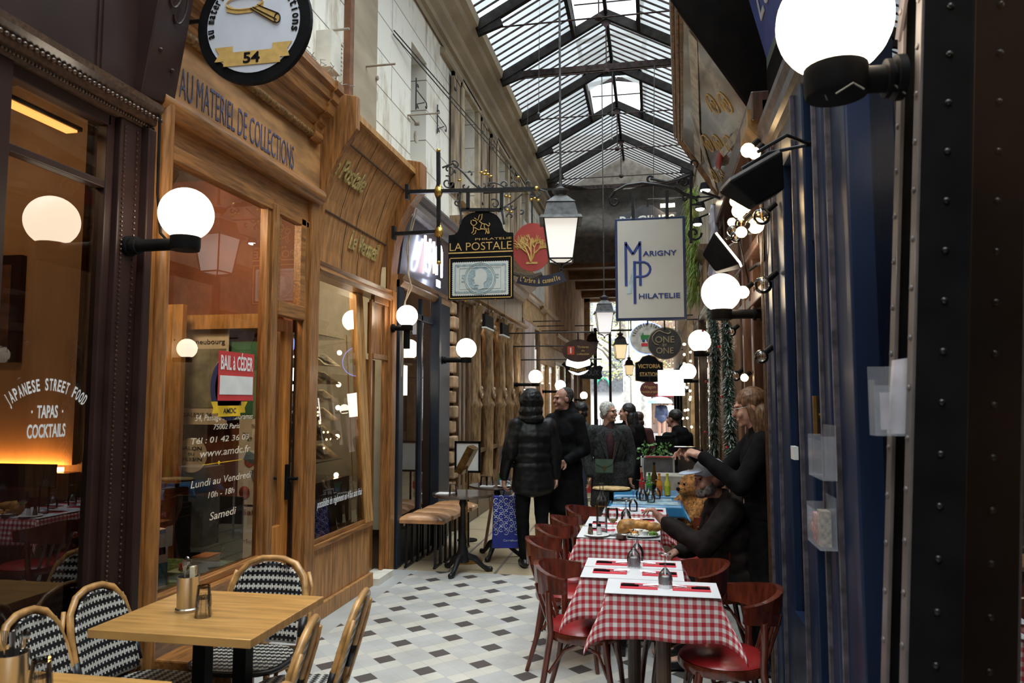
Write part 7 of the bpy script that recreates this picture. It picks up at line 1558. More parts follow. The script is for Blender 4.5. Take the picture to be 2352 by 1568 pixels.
# black cases, boards, plants, bear
for k, (x, y, z0, h_, w_) in enumerate([(-.52, 6.62, 0, .66, .10), (-.46, 6.66, 0, .80, .09)]):
    t = thing('menu_case', ['small black case with pale edges left of the blue table', 'tall black case with brass trim left of the blue table'][k], 'case', (x, y, z0)); obj('case_body', B().box(-w_ / 2, w_ / 2, -.14, .14, 0, h_), black_m, t, bevel=.015); obj('trim', B().box(-w_ / 2 - .003, w_ / 2 + .003, -.142, .142, h_ * .93, h_ * .945).box(-w_ / 2 - .003, w_ / 2 + .003, -.142, .142, h_ * .8, h_ * .815), brass, t)
def sboard(lab, x0, x1, y, z0, z1, fm, bm_, leg=True):
    t = thing('chalk_board', lab, 'board', ((x0 + x1) / 2, y, 0), 0, 'menu boards among the far tables'); w_ = (x1 - x0) / 2
    obj('frame', B().box(-w_, w_, -.01, .015, z0, z0 + .02).box(-w_, w_, -.01, .015, z1 - .02, z1).box(-w_, -w_ + .02, -.01, .015, z0, z1).box(w_ - .02, w_, -.01, .015, z0, z1), fm, t); obj('panel', B().box(-w_ + .015, w_ - .015, -.004, .01, z0 + .015, z1 - .015), bm_, t)
    obj('legs', B().beam((-w_ * .8, 0, 0), (-w_ * .8, 0, z0), .02).beam((w_ * .8, 0, 0), (w_ * .8, 0, z0), .02), fm, t)
gr = mat('grey_slate', (.12, .12, .125), rough=.6)
sboard('grey menu board in a white frame with a red top edge', -.13, .22, 8.3, .74, 1.06, mat('white_wood_frame', (.5, .48, .46)), gr); tag(obj('red_edge', B().box(-.09, .18, 8.275, 8.288, 1.045, 1.058), mat('red_edge_m', (.5, .04, .04))), 'red strip along the top of the grey menu board', 'strip')
sboard('dark rounded menu board behind the cap of the seated man', .26, .53, 8.4, .72, 1.13, mat('brown_black_board', (.035, .028, .022)), mat('brown_black_board', (.035, .028, .022))); sboard('black low board beside the seated man in the far hooded jacket', .02, .26, 9.6, .95, 1.22, black_m, black_m)
tag(obj('white_crate', B().box(-.08, .34, 7.72, 8.1, .70, .90).box(-.05, .31, 7.75, 8.07, 0, .7), mat('wicker_white_crate', (.42, .38, .33), rough=.7)), 'pale wicker crate standing behind the coloured bottles', 'crate')
leafm = mat('bright_leaf_green', (.10, .26, .05), rough=.5, var=.4, scale=10)
t = thing('potted_plant', 'bushy green potted plant above the grey menu board', 'plant', (.02, 8.75, .92)); random.seed(9); b = B()
for k in range(90):
    p = V((random.uniform(-.18, .18), random.uniform(-.1, .1), random.uniform(.08, .24))); d = V((random.gauss(0, 1), random.gauss(0, 1), random.gauss(0, .8))).normalized() * .05; s2 = d.orthogonal().normalized() * .018
    b.poly([p, p + d * .5 + s2, p + d, p + d * .5 - s2])
obj('leaves', b, leafm, t); obj('planter', B().box(-.17, .17, -.09, .09, 0, .10).box(-.02, .02, -.02, .02, -.92, 0).box(-.15, .15, -.08, .08, -.92, -.9), white_m, t)
fur = mat('toffee_plush', (.40, .17, .045), rough=.95, var=.35, scale=40, bump=1.0, bscale=120)
t = thing('teddy_bear', 'large toffee brown teddy bear seated behind the seated man', 'teddy bear', (.36, 6.85, 0), R(-60))
blob('body', [('e', (0, 0, .66), (.17, .15, .20)), ('e', (0, -.02, .90), (.14, .13, .12)), ('e', (-.10, 0, 1.0), (.045, .03, .045)), ('e', (.10, 0, 1.0), (.045, .03, .045)), ('e', (0, -.13, .87), (.06, .05, .045)), ('c', (-.15, -.02, .78), (-.20, -.16, .66), .06, .055), ('c', (.15, -.02, .78), (.20, -.16, .66), .06, .055), ('c', (-.10, -.05, .54), (-.15, -.30, .50), .08, .075), ('c', (.10, -.05, .54), (.15, -.30, .50), .08, .075)], fur, t, vox=.013, disp=.007, dscale=60)
obj('nose', B().ball((0, -.18, .885), .018, 8), black_m, t); obj('eye', B().ball((-.045, -.145, .93), .011, 8), black_m, t); obj('eye', B().ball((.045, -.145, .93), .011, 8), black_m, t)
dup(bc, (.36, 6.9, 0), R(-90), 'mahogany bentwood chair carrying the teddy bear')
# keg by the left
t = thing('metal_keg', 'small banded metal keg on the floor behind the people', 'keg', (-1.15, 12.6, 0)); obj('barrel', B().lathe([(0, 0), (.17, 0), (.185, .02), (.185, .05), (.17, .07), (.19, .18), (.17, .33), (.185, .35), (.185, .38), (.17, .42), (0, .42)], n=24), steel, t, smooth=40); obj('red_band', B().lathe([(.192, .14), (.194, .2), (.192, .26)], n=24), mat('keg_red', (.4, .03, .03)), t)
# ================================================================ people
skin = mat('fair_skin', (.50, .27, .19), rough=.5, var=.08, scale=20); skin2 = mat('weathered_skin', (.40, .20, .145), rough=.55, var=.15, scale=30)
blackc = mat('black_cloth', (.0065, .0065, .0075), rough=.85, var=.3, scale=12, bump=.3, spec=.1); puff = mat('black_quilted_nylon', (.005, .0055, .0065), rough=.45, var=.3, scale=5, bump=.5, bscale=9, spec=.25)
greyw = mat('charcoal_wool', (.042, .045, .047), rough=.9, var=.3, scale=60, bump=.3, spec=.2); brownj = mat('brown_black_jacket', (.014, .009, .0085), rough=.75, var=.3, scale=8, bump=.5, bscale=10, spec=.15)
shoe_m = mat('black_shoe', (.01, .01, .011), rough=.35); denim = mat('dark_denim', (.025, .032, .055), rough=.9, var=.2, scale=30)
def head_shapes(c, yaw, pitch=0.0, s=1.0):
    E_ = Euler((pitch, 0, yaw)); M = E_.to_matrix(); c = V(c)
    e = lambda p, r_: ('e', c + M @ (V(p) * s), tuple(x * s for x in r_), E_)
    k = lambda a, b_, r0, r1: ('c', c + M @ (V(a) * s), c + M @ (V(b_) * s), r0 * s, r1 * s)
    return [e((0, .012, .03), (.076, .095, .088)), e((0, -.028, -.03), (.06, .068, .085)), e((0, -.042, -.082), (.043, .045, .034)), k((0, -.094, .012), (0, -.112, -.022), .009, .014), e((0, -.084, .030), (.05, .017, .012)),
            e((.076, .004, -.005), (.011, .024, .033)), e((-.076, .004, -.005), (.011, .024, .033)), e((0, -.094, -.060), (.025, .013, .010)), e((0, -.085, -.098), (.022, .018, .016)), e((.038, -.078, -.03), (.022, .02, .024)), e((-.038, -.078, -.03), (.022, .02, .024)), k((0, .02, -.06), (0, .03, -.16), .052, .056)]
def hand_shapes(w, d, nrm, curl=.4, s=1.0):
    """hand from wrist w along d; nrm = palm normal; fingers curl towards it"""
    w, d, nrm = V(w), V(d).normalized(), V(nrm).normalized(); nrm = (nrm - d * nrm.dot(d)).normalized(); sd = d.cross(nrm)
    out = [('c', w, w + d * .03 * s, .026 * s, .028 * s), ('c', w + d * .04 * s + sd * .018 * s, w + d * .08 * s + sd * .022 * s, .018 * s, .015 * s), ('c', w + d * .04 * s - sd * .018 * s, w + d * .08 * s - sd * .022 * s, .018 * s, .015 * s), ('c', w + d * .04 * s, w + d * .085 * s, .019 * s, .016 * s)]
    for i, (o, ln_) in enumerate(((-.030, .070), (-.010, .082), (.010, .078), (.030, .060))):
        p = w + d * (.085 - .004 * abs(i - 1.4)) * s + sd * o * s; a = curl * (.7 + .22 * i)
        d1 = (d * math.cos(a) + nrm * math.sin(a) + sd * o * 2).normalized(); d2 = (d * math.cos(a * 2.1) + nrm * math.sin(a * 2.1)).normalized()
        q = p + d1 * ln_ * .5 * s; out += [('c', p, q, .0092 * s, .0085 * s), ('c', q, q + d2 * ln_ * .5 * s, .0085 * s, .007 * s)]
    t0 = w + d * .03 * s - sd * .026 * s; t1 = t0 + (d * .6 - sd * .75 + nrm * .25).normalized() * .04 * s
    return out + [('c', t0, t1, .013 * s, .010 * s), ('c', t1, t1 + (d * .9 - sd * .2 + nrm * .4).normalized() * .032 * s, .010 * s, .008 * s)]
def person(lab, loc, rz, H, J, head, sk, coat, coat_m, leg_m, hem, hair=None, hands=((0, 0, -1), (0, 0, -1)), nrm=((1, 0, 0), (-1, 0, 0)), curl=(.4, .4), vox=.009, bulk=1.0, skirt=1.0, cuff=.92, extra=(), coat_name='coat', legs=True, dis=.006):
    """J: joints in metres for a 1.75 m figure; L = figure's left (+x when facing -y)"""
    s = H / 1.75; t = thing('person', lab, 'person', loc, rz)
    g = {k: V(v) * s for k, v in J.items()}; hc = g['head']
    sh = head_shapes(hc, head[0], head[1], s * .97)
    sh += [('c', g['neck'], hc + V((0, .01, -.06)), .055 * s, .052 * s), ('e', (g['chest']), (.155 * s, .10 * s, .17 * s)), ('c', g['chest'], g['pelvis'], .11 * s, .12 * s), ('c', g['shL'], g['shR'], .06 * s, .06 * s), ('c', g['neck'], g['chest'], .06 * s, .1 * s)]
    for q, k in (('L', 0), ('R', 1)):
        sh += [('c', g['sh' + q], g['el' + q], .050 * s, .040 * s), ('c', g['el' + q], g['wr' + q], .040 * s, .027 * s)] + hand_shapes(g['wr' + q], hands[k], nrm[k], curl[k], s)
        sh += [('c', g['hip' + q], g['kn' + q], .082 * s, .055 * s), ('c', g['kn' + q], g['an' + q], .052 * s, .036 * s), ('c', g['an' + q] + V((0, .01, -.03)) * s, g['an' + q] + (V(J['an' + q]) * 0 + V((0, -.14, -.05))) * s, .036 * s, .028 * s)]
    blob('body', sh, sk, t, vox=vox * .8, smooth_it=3)
    c = g['chest']; p = g['pelvis']; bk = bulk
    cs = [('e', c, (.19 * s * bk, .125 * s * bk, .20 * s)), ('e', c.lerp(p, .5), (.175 * s * bk, .125 * s * bk, .20 * s)), ('e', p, (.185 * s * bk, .13 * s * bk, .17 * s)), ('c', g['shL'], g['shR'], .072 * s, .072 * s), ('c', g['neck'] - Z_ * .03, g['neck'] + Z_ * .02, .075 * s, .068 * s)]
    for q in 'LR': w_ = g['el' + q].lerp(g['wr' + q], cuff); cs += [('c', g['sh' + q], g['el' + q], .074 * s * bk, .062 * s * bk), ('c', g['el' + q], w_, .060 * s * bk, .045 * s * bk)]
    if hem is not None:
        n = max(1, int((p.z - hem * s) / .025)); 
        for i in range(n + 1):
            z = p.z + (hem * s - p.z) * i / n; cs.append(('e', (p.x, p.y, z), ((.185 + .02 * i / n) * s * bk * skirt, (.13 + .02 * i / n) * s * bk * skirt, .11 * s)))
    blob(coat_name, cs + list(coat), coat_m, t, vox=vox * 1.2, smooth_it=5, disp=dis, dscale=9)
    if legs:
        ls = []
        for q in 'LR': ls += [('c', g['hip' + q], g['kn' + q], .095 * s, .070 * s), ('c', g['kn' + q], g['an' + q] + Z_ * .03, .068 * s, .058 * s)]
        blob('trousers', ls + [('e', p, (.16 * s, .115 * s, .10 * s))], leg_m, t, vox=.012, disp=.005, dscale=11)
        for q in 'LR':
            a = g['an' + q]; blob('shoe', [('c', a + V((0, .03, -.045)) * s, a + V((0, -.13, -.055)) * s, .042 * s, .036 * s), ('c', a, a + V((0, .01, -.04)) * s, .042 * s, .045 * s)], shoe_m, t, vox=.009)
    if hair:
        M = Euler((head[1], 0, head[0])).to_matrix()
        hs = [('e', hc + M @ (V(q[0]) * s), tuple(x * s for x in q[1]), Euler((head[1], 0, head[0]))) if len(q) == 2 else ('c', hc + M @ (V(q[0]) * s), hc + M @ (V(q[1]) * s), q[2] * s, q[3] * s) for q in hair[0]]
        blob(hair[2] if len(hair) > 2 else 'hair', hs, hair[1], t, vox=.007, smooth_it=2, disp=.004, dscale=35)
    M = Euler((head[1], 0, head[0])).to_matrix()
    for sx in (-1, 1): obj('eye', B().ball(hc + M @ (V((sx * .03, -.083, .012)) * s), .010 * s, 8, (1, .7, .6)), black_m, t)
    return t, g, M, hc, s
ST = dict(head=(0, -.02, 1.63), neck=(0, .01, 1.48), chest=(0, .01, 1.28), pelvis=(0, .01, .96), shL=(.17, .01, 1.41), shR=(-.17, .01, 1.41), elL=(.23, .04, 1.14), elR=(-.23, .04, 1.14), wrL=(.22, -.05, .90), wrR=(-.22, -.05, .90), hipL=(.09, 0, .92), hipR=(-.09, 0, .92), knL=(.10, -.02, .50), knR=(-.10, -.02, .50), anL=(.11, .02, .09), anR=(-.10, .0, .09))
def pose(**k): d = dict(ST); d.update(k); return d
# hooded person, seen from behind and the side
hood = [((0, .02, .02), (.122, .135, .13)), ((0, .03, -.09), (.125, .13, .10)), ((0, -.06, .0), (.105, .07, .12)), ((0, .04, -.16), (.14, .12, .07))]
t, g, M, hc, s = person('person in a black hooded puffer coat holding the blue patterned bag', (-1.20, 7.42, 0), R(205), 1.76, pose(anL=(.07, -.05, .09), anR=(-.10, .08, .09), elR=(-.24, .02, 1.14), wrR=(-.25, -.02, .88), elL=(.25, .0, 1.13), wrL=(.27, -.10, .88)), (R(-35), 0), skin,
    [('e', (0, .01, 1.0 + .1 * i), (.206, .150, .10)) for i in range(-2, 4)] + [('c', (-.17, .01, 1.40), (-.23, .03, 1.15), .085, .08), ('c', (.17, .01, 1.40), (.23, .03, 1.15), .085, .08)], puff, blackc, .80, hair=(hood, puff, 'hood'), bulk=1.10, nrm=((-1, 0, 0), (1, 0, 0)), curl=(.5, 1.0))
# patterned bag
t = thing('shopping_bag', 'royal blue shopping bag with a white curl pattern held by the hooded person', 'bag', (-1.47, 7.55, .17), R(12))
royal = mat('royal_blue_bag', (.012, .025, .26), rough=.4, var=.08)
b = B().hexa([V(q) for q in ((-.17, -.05, 0), (.17, -.05, 0), (.17, .05, 0), (-.17, .05, 0), (-.155, -.03, .52), (.155, -.03, .52), (.155, .03, .52), (-.155, .03, .52))]); obj('bag_body', b, royal, t, bevel=.006)
b = B()
for i in range(6):
    for j in range(6):
        x, z = -.13 + .052 * i, .16 + .062 * j + .03 * (i % 2)
        if z > .5: continue
        y = -.0505 + .0385 * (z / .52 - 0) * .52; sg = 1 if (i + j) % 2 else -1
        b.tube([(x + sg * .023 * math.cos(a), -.053 + .0385 * z, z + .026 * math.sin(a)) for a in [R(40 + 280 * k / 9) for k in range(10)]], .0036, 4)
        b.ball((x, -.052 + .0385 * z, z), .006, 5, (1, .3, 1))
obj('curl_pattern', b, mat('white_bag_print', (.62, .64, .70)), t); obj('handle', B().tube([(-.06, 0, .50), (-.02, 0, .68), (.08, 0, .70), (.06, 0, .50)], .010, 6, flat=.4), royal, t); obj('small_print', B().text('Carrefour', (.02, -.052, .07), X_, Z_, .15, .02, .002), mat('white_bag_print', (.62, .64, .7)), t)
# bareheaded man in the long coat
short = [((0, .035, .045), (.082, .092, .088)), ((.068, .02, .02), (.014, .04, .05)), ((-.068, .02, .02), (.014, .04, .05))]
t, g, M, hc, s = person('balding man in a long black coat talking to the hooded person', (-.93, 7.85, 0), R(-32), 1.80, pose(wrL=(.16, -.16, 1.02), elL=(.24, .03, 1.12), wrR=(-.18, -.14, .98)), (R(-18), R(3)), skin2,
    [('c', (0, .04, 1.50), (0, .06, 1.60), .095, .085), ('c', (.1, .04, 1.52), (-.1, .04, 1.52), .06, .06)], blackc, blackc, .52, hair=([((0, .045, .04), (.078, .085, .085)), ((.068, .02, -.0), (.013, .035, .05)), ((-.068, .02, 0), (.013, .035, .05))], mat('dark_cropped_hair', (.02, .017, .015), rough=.8)), nrm=((0, -1, 0), (0, -1, 0)), curl=(.7, .7), hands=((-.5, -.4, -.5), (.5, -.3, -.6)), bulk=1.08)
# woman in the grey coat
silver = mat('silver_hair', (.50, .49, .46), rough=.7, var=.3, scale=40); wine = mat('wine_turtleneck', (.045, .010, .014), rough=.85)
t, g, M, hc, s = person('white haired woman in a charcoal wool coat with a green bag', (-.50, 8.6, 0), R(8), 1.64, pose(wrL=(.25, -.02, .86), wrR=(-.24, -.03, .86), shL=(.19, .01, 1.40), shR=(-.19, .01, 1.40), elL=(.27, .04, 1.12), elR=(-.27, .04, 1.12)), (R(48), 0), skin,
    [('e', (0, -.07, 1.1), (.15, .05, .2))], greyw, blackc, .52, hair=([((0, .03, .05), (.088, .10, .088)), ((.072, .02, .02), (.02, .05, .07)), ((-.072, .02, .02), (.02, .05, .07)), ((0, .08, -.03), (.06, .05, .06))], silver), bulk=1.12, vox=.008, skirt=1.05)
blob('turtleneck', [('c', hc + V((0, .02, -.15)), (0, -.06, 1.20), .062, .05), ('e', (0, -.10, 1.15), (.055, .06, .17))], wine, t, vox=.009)
lap = B()
for sx in (-1, 1): lap.hexa([V(q) for q in ((sx * .02, -.165, .98), (sx * .035, -.165, .98), (sx * .035, -.155, .98), (sx * .02, -.155, .98), (sx * .06, -.14, 1.33), (sx * .135, -.115, 1.28), (sx * .135, -.10, 1.28), (sx * .06, -.12, 1.33))])
obj('lapel', lap, greyw, t, bevel=.004)
def glasses(t, M, hc, s, m_=black_m):
    b = B()
    for sx in (-1, 1): b.tube([hc + M @ (V((sx * .032 + .021 * math.cos(a), -.108, .010 + .017 * math.sin(a))) * s) for a in [i * PI / 7 for i in range(14)]], .0022, 5, closed=True).tube([hc + M @ (V((sx * .052, -.105, .015)) * s), hc + M @ (V((sx * .078, -.02, .012)) * s)], .0022, 5)
    obj('glasses', b.tube([hc + M @ (V((-.011, -.11, .012)) * s), hc + M @ (V((.011, -.11, .012)) * s)], .002, 5), m_, t)
glasses(t, M, hc, s)
t = thing('shoulder_bag', 'sage green leather bag worn in front by the white haired woman', 'bag', (-.545, 8.36, .86), R(5)); sage = mat('sage_leather', (.085, .135, .095), rough=.45, var=.1)
obj('pouch', B().box(-.10, .10, -.03, .03, 0, .15), sage, t, bevel=.012); obj('flap', B().prism([(-.102, .155), (.102, .155), (.09, .10), (0, .06), (-.09, .10)], (0, -.006, 0), (0, -.031, 0), X_, Z_), sage, t); obj('clasp', B().box(-.008, .008, -.045, -.036, .035, .085), brass, t); obj('strap', B().tube([(.095, 0, .14), (.13, .08, .30), (.16, .2, .52)], .008, 6, flat=.4), mat('brown_strap', (.12, .04, .03)), t)
# dark haired woman behind, red coat, people farther
dh = mat('long_black_hair', (.012, .011, .012), rough=.5, var=.3); L_h = lambda ln_: [((0, .03, .04), (.09, .10, .095)), ((.0, .06, -.08), (.10, .07, .14)), ((0, .08, -.05), (0, .10, -.05 - ln_), .085, .09)]
person('person with long black hair standing behind the grey coated woman', (-.33, 9.7, 0), R(-20), 1.62, pose(), (R(-70), 0), skin, [], blackc, blackc, .6, hair=(L_h(.30), dh), vox=.011)
person('person in a dark red coat seen from behind', (-.21, 11.0, 0), R(190), 1.50, pose(), (0, 0), skin, [], mat('dark_red_coat', (.055, .008, .01), rough=.9, var=.2), blackc, .5, hair=([((0, .02, .04), (.09, .10, .09)), ((0, .05, -.07), (.09, .06, .08))], mat('auburn_hair', (.06, .025, .015))), vox=.012)
t = person('young man with dark curly hair gesturing behind the balding man', (-.98, 10.3, 0), R(-70), 1.62, pose(elL=(.22, -.06, 1.14), wrL=(.10, -.28, 1.20), elR=(-.22, -.04, 1.14), wrR=(-.12, -.26, 1.15)), (R(-10), 0), skin2, [], mat('navy_black_jacket', (.015, .018, .026), rough=.8), denim, .86, hair=([((0, .02, .06), (.10, .11, .09)), ((0, .06, -.02), (.09, .06, .08))], dh), hands=((-.3, -.6, .6), (.2, -.8, .3)), nrm=((-1, 0, 0), (1, 0, 0)), vox=.010)
SIT = dict(head=(0, -.06, 1.24), neck=(0, 0, 1.08), chest=(0, .02, .86), pelvis=(0, .08, .54), shL=(.17, .01, 1.0), shR=(-.17, .01, 1.0), elL=(.24, -.06, .75), elR=(-.24, -.06, .75), wrL=(.15, -.28, .72), wrR=(-.15, -.28, .72), hipL=(.10, .04, .54), hipR=(-.10, .04, .54), knL=(.12, -.38, .54), knR=(-.12, -.38, .54), anL=(.12, -.36, .09), anR=(-.12, -.36, .09))
person('person in a black hooded jacket seated at the far right tables', (.30, 10.0, .20), R(215), 1.72, dict(SIT), (R(20), 0), skin2, [('c', (0, .12, 1.04), (0, .14, .96), .09, .08)], blackc, blackc, None, hair=([((0, .03, .05), (.088, .10, .088))], dh), vox=.011, coat_name='hooded_jacket')
dup(bc, (.33, 10.08, .18), R(35), 'mahogany bentwood chair under the far seated person'); tag(obj('raised_step', B().box(0, .70, 9.3, 10.6, 0, .18), mat('dark_step', (.08, .07, .06))), 'low dark step under the far right table', 'step')
# seated man with the pale cap
J = dict(SIT); J.update(head=(0, -.10, 1.15), neck=(0, -.02, 1.0), chest=(0, .02, .82), shL=(.18, -.02, .965), shR=(-.18, -.01, .96), elL=(.22, -.20, .765), wrL=(.06, -.42, .90), elR=(-.26, -.06, .70), wrR=(-.17, -.28, .66), knL=(.11, -.32, .52), knR=(-.11, -.32, .52), anL=(.11, -.30, .09), anR=(-.11, -.30, .09))
t, g, M, hc, s = person('seated man in a dark brown jacket and pale blue cap raising a hand', (.45, 5.00, 0), R(-80), 1.76, J, (R(16), R(6)), skin2, [('c', (0, .09, 1.0), (0, .12, .90), .085, .08), ('c', (.0, -.06, 1.02), (.0, -.08, .96), .06, .05)], brownj, blackc, None, hands=((-.35, -.45, .55), (.35, -.6, -.2)), nrm=((-.2, -1, -.6), (0, 0, -1)), curl=(.75, .55), vox=.0075, bulk=1.2, coat_name='jacket', cuff=.86, dis=.012,
    hair=([((0, .03, .0), (.082, .088, .07)), ((.0, -.075, -.078), (.052, .036, .036)), ((.055, -.04, -.06), (.018, .04, .035)), ((-.055, -.04, -.06), (.018, .04, .035))], mat('grizzled_beard', (.17, .15, .14), rough=.9, var=.4, scale=60)))
capm = mat('pale_blue_cotton', (.40, .47, .60), rough=.8, var=.06)
blob('cap', [('e', hc + M @ V((0, .005, .068)), (.090, .105, .070), Euler((R(8), 0, R(16)))), ('e', hc + M @ V((0, -.13, .062)), (.075, .085, .010), Euler((R(9), 0, R(16))))], capm, t, vox=.006, smooth_it=2)
# standing woman with the phone
fairh = mat('light_brown_hair', (.17, .085, .04), rough=.5, var=.35, scale=30, stretch=(3, 3, .3))
J = pose(elR=(-.20, -.20, 1.17), wrR=(-.10, -.40, 1.33), elL=(.22, -.14, 1.15), wrL=(.06, -.36, 1.32), head=(0, -.045, 1.625))
t, g, M, hc, s = person('woman with long light brown hair in a black coat holding up a phone', (.65, 4.93, 0), R(-88), 1.74, J, (R(-2), R(14)), skin, [], blackc, blackc, .58, hair=([((0, .025, .045), (.088, .102, .088)), ((0, .07, -.06), (.09, .055, .12)), ((.05, .06, -.05), (.06, .10, -.34), .06, .055), ((-.05, .06, -.05), (-.06, .10, -.34), .06, .055), ((.068, -.01, .0), (.07, -.0, -.16), .022, .025), ((-.068, -.01, .0), (-.07, -.0, -.16), .022, .025)], fairh), hands=((-.4, -.9, .3), (.3, -.9, .2)), nrm=((-.3, .2, -1), (.3, .2, -1)), curl=(.9, .8), vox=.0075, skirt=.95)
glasses(t, M, hc, s, mat('thin_metal_frame', (.4, .38, .35), metal=.9, rough=.3))
ph = thing('phone', 'dark smartphone held up by the woman in the black coat', 'phone', (.195, 4.94, 1.36), R(2)); obj('case', B().box(-.07, .07, -.035, .035, -.004, .004), black_m, ph, bevel=.003); obj('screen', B().box(-.062, .062, -.03, .03, .004, .005), mat('phone_screen', (.12, .13, .15), rough=.1), ph)
# ================================================================ street beyond the exit
struct('ground_street', B().box(-40, 40, 27.5, 80, -.25, -.02), mat('wet_asphalt', (.22, .22, .23), rough=.4))
t = thing('street_building', 'pale stone building across the street beyond the exit', 'building', (-8, 52, 0))
part('wall', t, B().box(-16, -1.0, 52, 60, 0, 14), mat('bright_limestone', (.62, .60, .56), rough=.9))
for i in range(6):
    for j in range(3): part('window', t, B().box(-14.5 + i * 2.3, -13.3 + i * 2.3, 51.9, 52, 4 + j * 3.2, 6 + j * 3.2), mat('street_window', (.20, .23, .27), rough=.2))
t = thing('street_shop_row', 'brown street building with small red shop signs to the right of the exit', 'building', (3, 40, 0))
part('wall', t, B().box(-.1, 9, 40, 48, 0, 9.0), mat('brown_street_front', (.22, .15, .12), rough=.8, var=.3, scale=.6)); part('awning', t, B().hexa([V(q) for q in ((-.4, 38.9, 2.6), (3.2, 38.9, 2.6), (3.2, 40, 2.6), (-.4, 40, 2.6), (-.4, 38.9, 2.7), (3.2, 38.9, 2.7), (3.2, 40, 3.4), (-.4, 40, 3.4))]), mat('taupe_awning', (.25, .2, .17)))
for k in range(7): part('window_bar', t, B().box(.0 + k * .3, .08 + k * .3, 39.93, 40, .5, 5.8), cw2)
part('red_sign', t, B().box(.15, 1.2, 39.8, 39.9, 1.85, 2.35), mat('street_red', (.35, .03, .04))); part('white_sign', t, B().box(1.35, 1.8, 39.8, 39.9, 1.6, 2.2), white_m); part('lit_line', t, B().box(-.1, 2.0, 38.8, 38.85, 2.55, 2.6), glow('fairy_bulb', (1, .74, .42), 12))
t = thing('street_kiosk', 'white shuttered kiosk with a green arched sign left of the exit view', 'kiosk', (-3, 36, 0)); part('wall', t, B().box(-3.6, -1.45, 36, 38, 0, 2.1), white_m); part('roof_band', t, B().box(-3.5, -1.4, 35.8, 38, 2.1, 3.1), mat('slate_band', (.16, .17, .19))); part('green_sign', t, B().tube([(-2.35 + .32 * math.cos(a), 35.75, 2.35 + .4 * math.sin(a)) for a in [R(180 * k / 10) for k in range(11)]], .05, 6), mat('green_neon', (.05, .5, .35)))
t = thing('street_tree', 'spring green tree filling the bright exit', 'tree', (-2.3, 37, 0)); random.seed(21); b = B()
b.tube([(-1.1, 33, 0), (-1.1, 33, 3), (-1.4, 33, 6), (-1.2, 33, 9)], [.2, .17, .12, .06], 10)
for k in range(12): a = random.uniform(0, 6.3); b.tube([(-1.6, 34, 2.6 + k * .5), (-1.6 + 1.5 * math.cos(a), 34 + 1.5 * math.sin(a), 3.3 + k * .55), (-1.6 + 2.3 * math.cos(a), 34 + 2.3 * math.sin(a), 3.4 + k * .6)], [.06, .04, .015], 5)
part('trunk', t, b, mat('grey_bark', (.20, .18, .15), rough=.9)); b = B()
for k in range(5200):
    p = V((random.gauss(-1.5, 1.5), random.gauss(34, 1.2), random.uniform(2.6, 9.0))); d = V((random.gauss(0, 1), random.gauss(0, 1), random.gauss(0, 1))).normalized() * random.uniform(.05, .11); s2 = d.orthogonal().normalized() * d.length * .45
    b.m(k % 2).poly([p, p + d * .5 + s2, p + d, p + d * .5 - s2])
part('leaves', t, b, [mat('spring_leaf', (.34, .42, .10), rough=.6), mat('yellow_leaf', (.52, .50, .22), rough=.6)])
for k, x in enumerate((-1.05, -.35)): tag(obj('street_column', B().cyl((x, 30.5, 0), (x, 30.5, 4.2), .14, n=16), mat('white_street_column', (.7, .72, .74))), ['white round column outside the exit, left one', 'white round column outside the exit, right one'][k], 'column', 'white columns outside the exit')
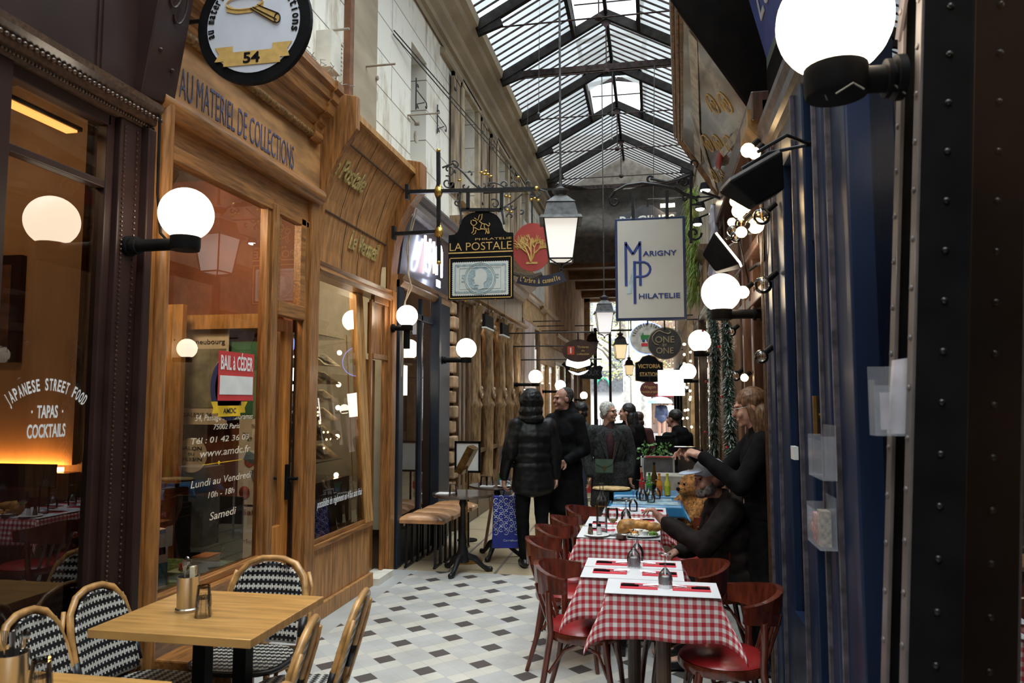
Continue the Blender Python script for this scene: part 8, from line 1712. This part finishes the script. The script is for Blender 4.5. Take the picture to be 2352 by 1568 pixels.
for k, (x, y, c_, lab) in enumerate([(.35, 33, (.05, .07, .14), 'distant passer-by in a navy coat'), (.75, 34, (.5, .5, .5), 'distant passer-by in a white coat with a grey hat'), (1.15, 33.5, (.04, .05, .09), 'distant passer-by in dark clothes at the right')]):
    t = thing('person', lab, 'person', (x, y, 0), R(30 * k), 'distant passers-by in the street')
    blob('body', [('e', (0, 0, 1.6), (.09, .10, .12)), ('c', (0, 0, 1.45), (0, 0, 1.5), .06, .06), ('e', (0, 0, 1.2), (.2, .13, .26)), ('e', (0, 0, .95), (.17, .12, .15)), ('c', (.19, 0, 1.38), (.25, 0, .9), .055, .04), ('c', (-.19, 0, 1.38), (-.25, 0, .9), .055, .04), ('c', (.09, 0, .9), (.1, 0, .08), .09, .06), ('c', (-.09, 0, .9), (-.1, 0, .08), .09, .06)], skin, t, vox=.02)
    blob('coat', [('e', (0, 0, 1.22), (.23, .16, .27)), ('e', (0, 0, .9), (.21, .16, .22)), ('c', (.19, 0, 1.38), (.25, 0, .95), .075, .06), ('c', (-.19, 0, 1.38), (-.25, 0, .95), .075, .06)], mat('street_coat_%d' % k, c_), t, vox=.02)
t = thing('umbrella', 'pale blue open umbrella in the street', 'umbrella', (.30, 32.9, 1.55)); obj('canopy', B().lathe([(.55, 0), (.5, .12), (.3, .24), (0, .30), (0, .29), (.3, .22), (.5, .10), (.55, 0)], n=10), mat('pale_blue_umbrella', (.25, .45, .65)), t); obj('shaft', B().cyl((0, 0, -.5), (0, 0, .3), .012), black_m, t)
bpy.data.scenes.remove(SCR)
# details that belong to one part of a thing become sub-parts of it
SUB = {'door_knob': 'door_leaf', 'cap': 'glass', 'label': 'glass', 'filament': 'glass', 'lettering': 'board face sheet oval banner', 'fascia_lettering': 'fascia', 'fascia_script': 'fascia', 'board_joints': 'fascia', 'window_lettering': 'window_pane',
       'post_bead': 'corner_post post', 'bead_strip': 'stile', 'bead_moulding': 'cornice', 'raised_field': 'base_panel', 'stamp_engraving': 'stamp_paper', 'stamp_profile': 'stamp_paper', 'seat_rim': 'seat', 'seat_ring': 'seat', 'hinge': 'frame', 'clasp': 'flap', 'eye': 'body',
       'nose': 'body', 'rivet': 'flange', 'web_rivet': 'web_plate', 'number': 'ribbon', 'screen': 'case', 'ribbon_words': 'ribbon', 'stamp_figure': 'red_stamp', 'golden_tree': 'oval', 'carved_scroll': 'board', 'printed_band': 'carton', 'picture': 'carton', 'curl_pattern': 'bag_body', 'small_print': 'bag_body', 'gold_scrollwork': 'painted_glass', 'red_figure': 'painted_glass', 'cream_ribbon': 'painted_glass', 'gilt_leaf': 'scrollwork', 'worn_edge': 'pilaster', 'brace': 'seat', 'trim': 'case_body', 'lapel': 'coat'}
def bn(o): return o.name.split('.')[0]
for root in [o for o in sc.objects if o.parent is None]:
    kids = list(root.children)
    for k in kids:
        for want in SUB.get(bn(k), '').split():
            q = [c for c in kids if bn(c) == want]
            if q and not k.children: k.parent = q[0]; break
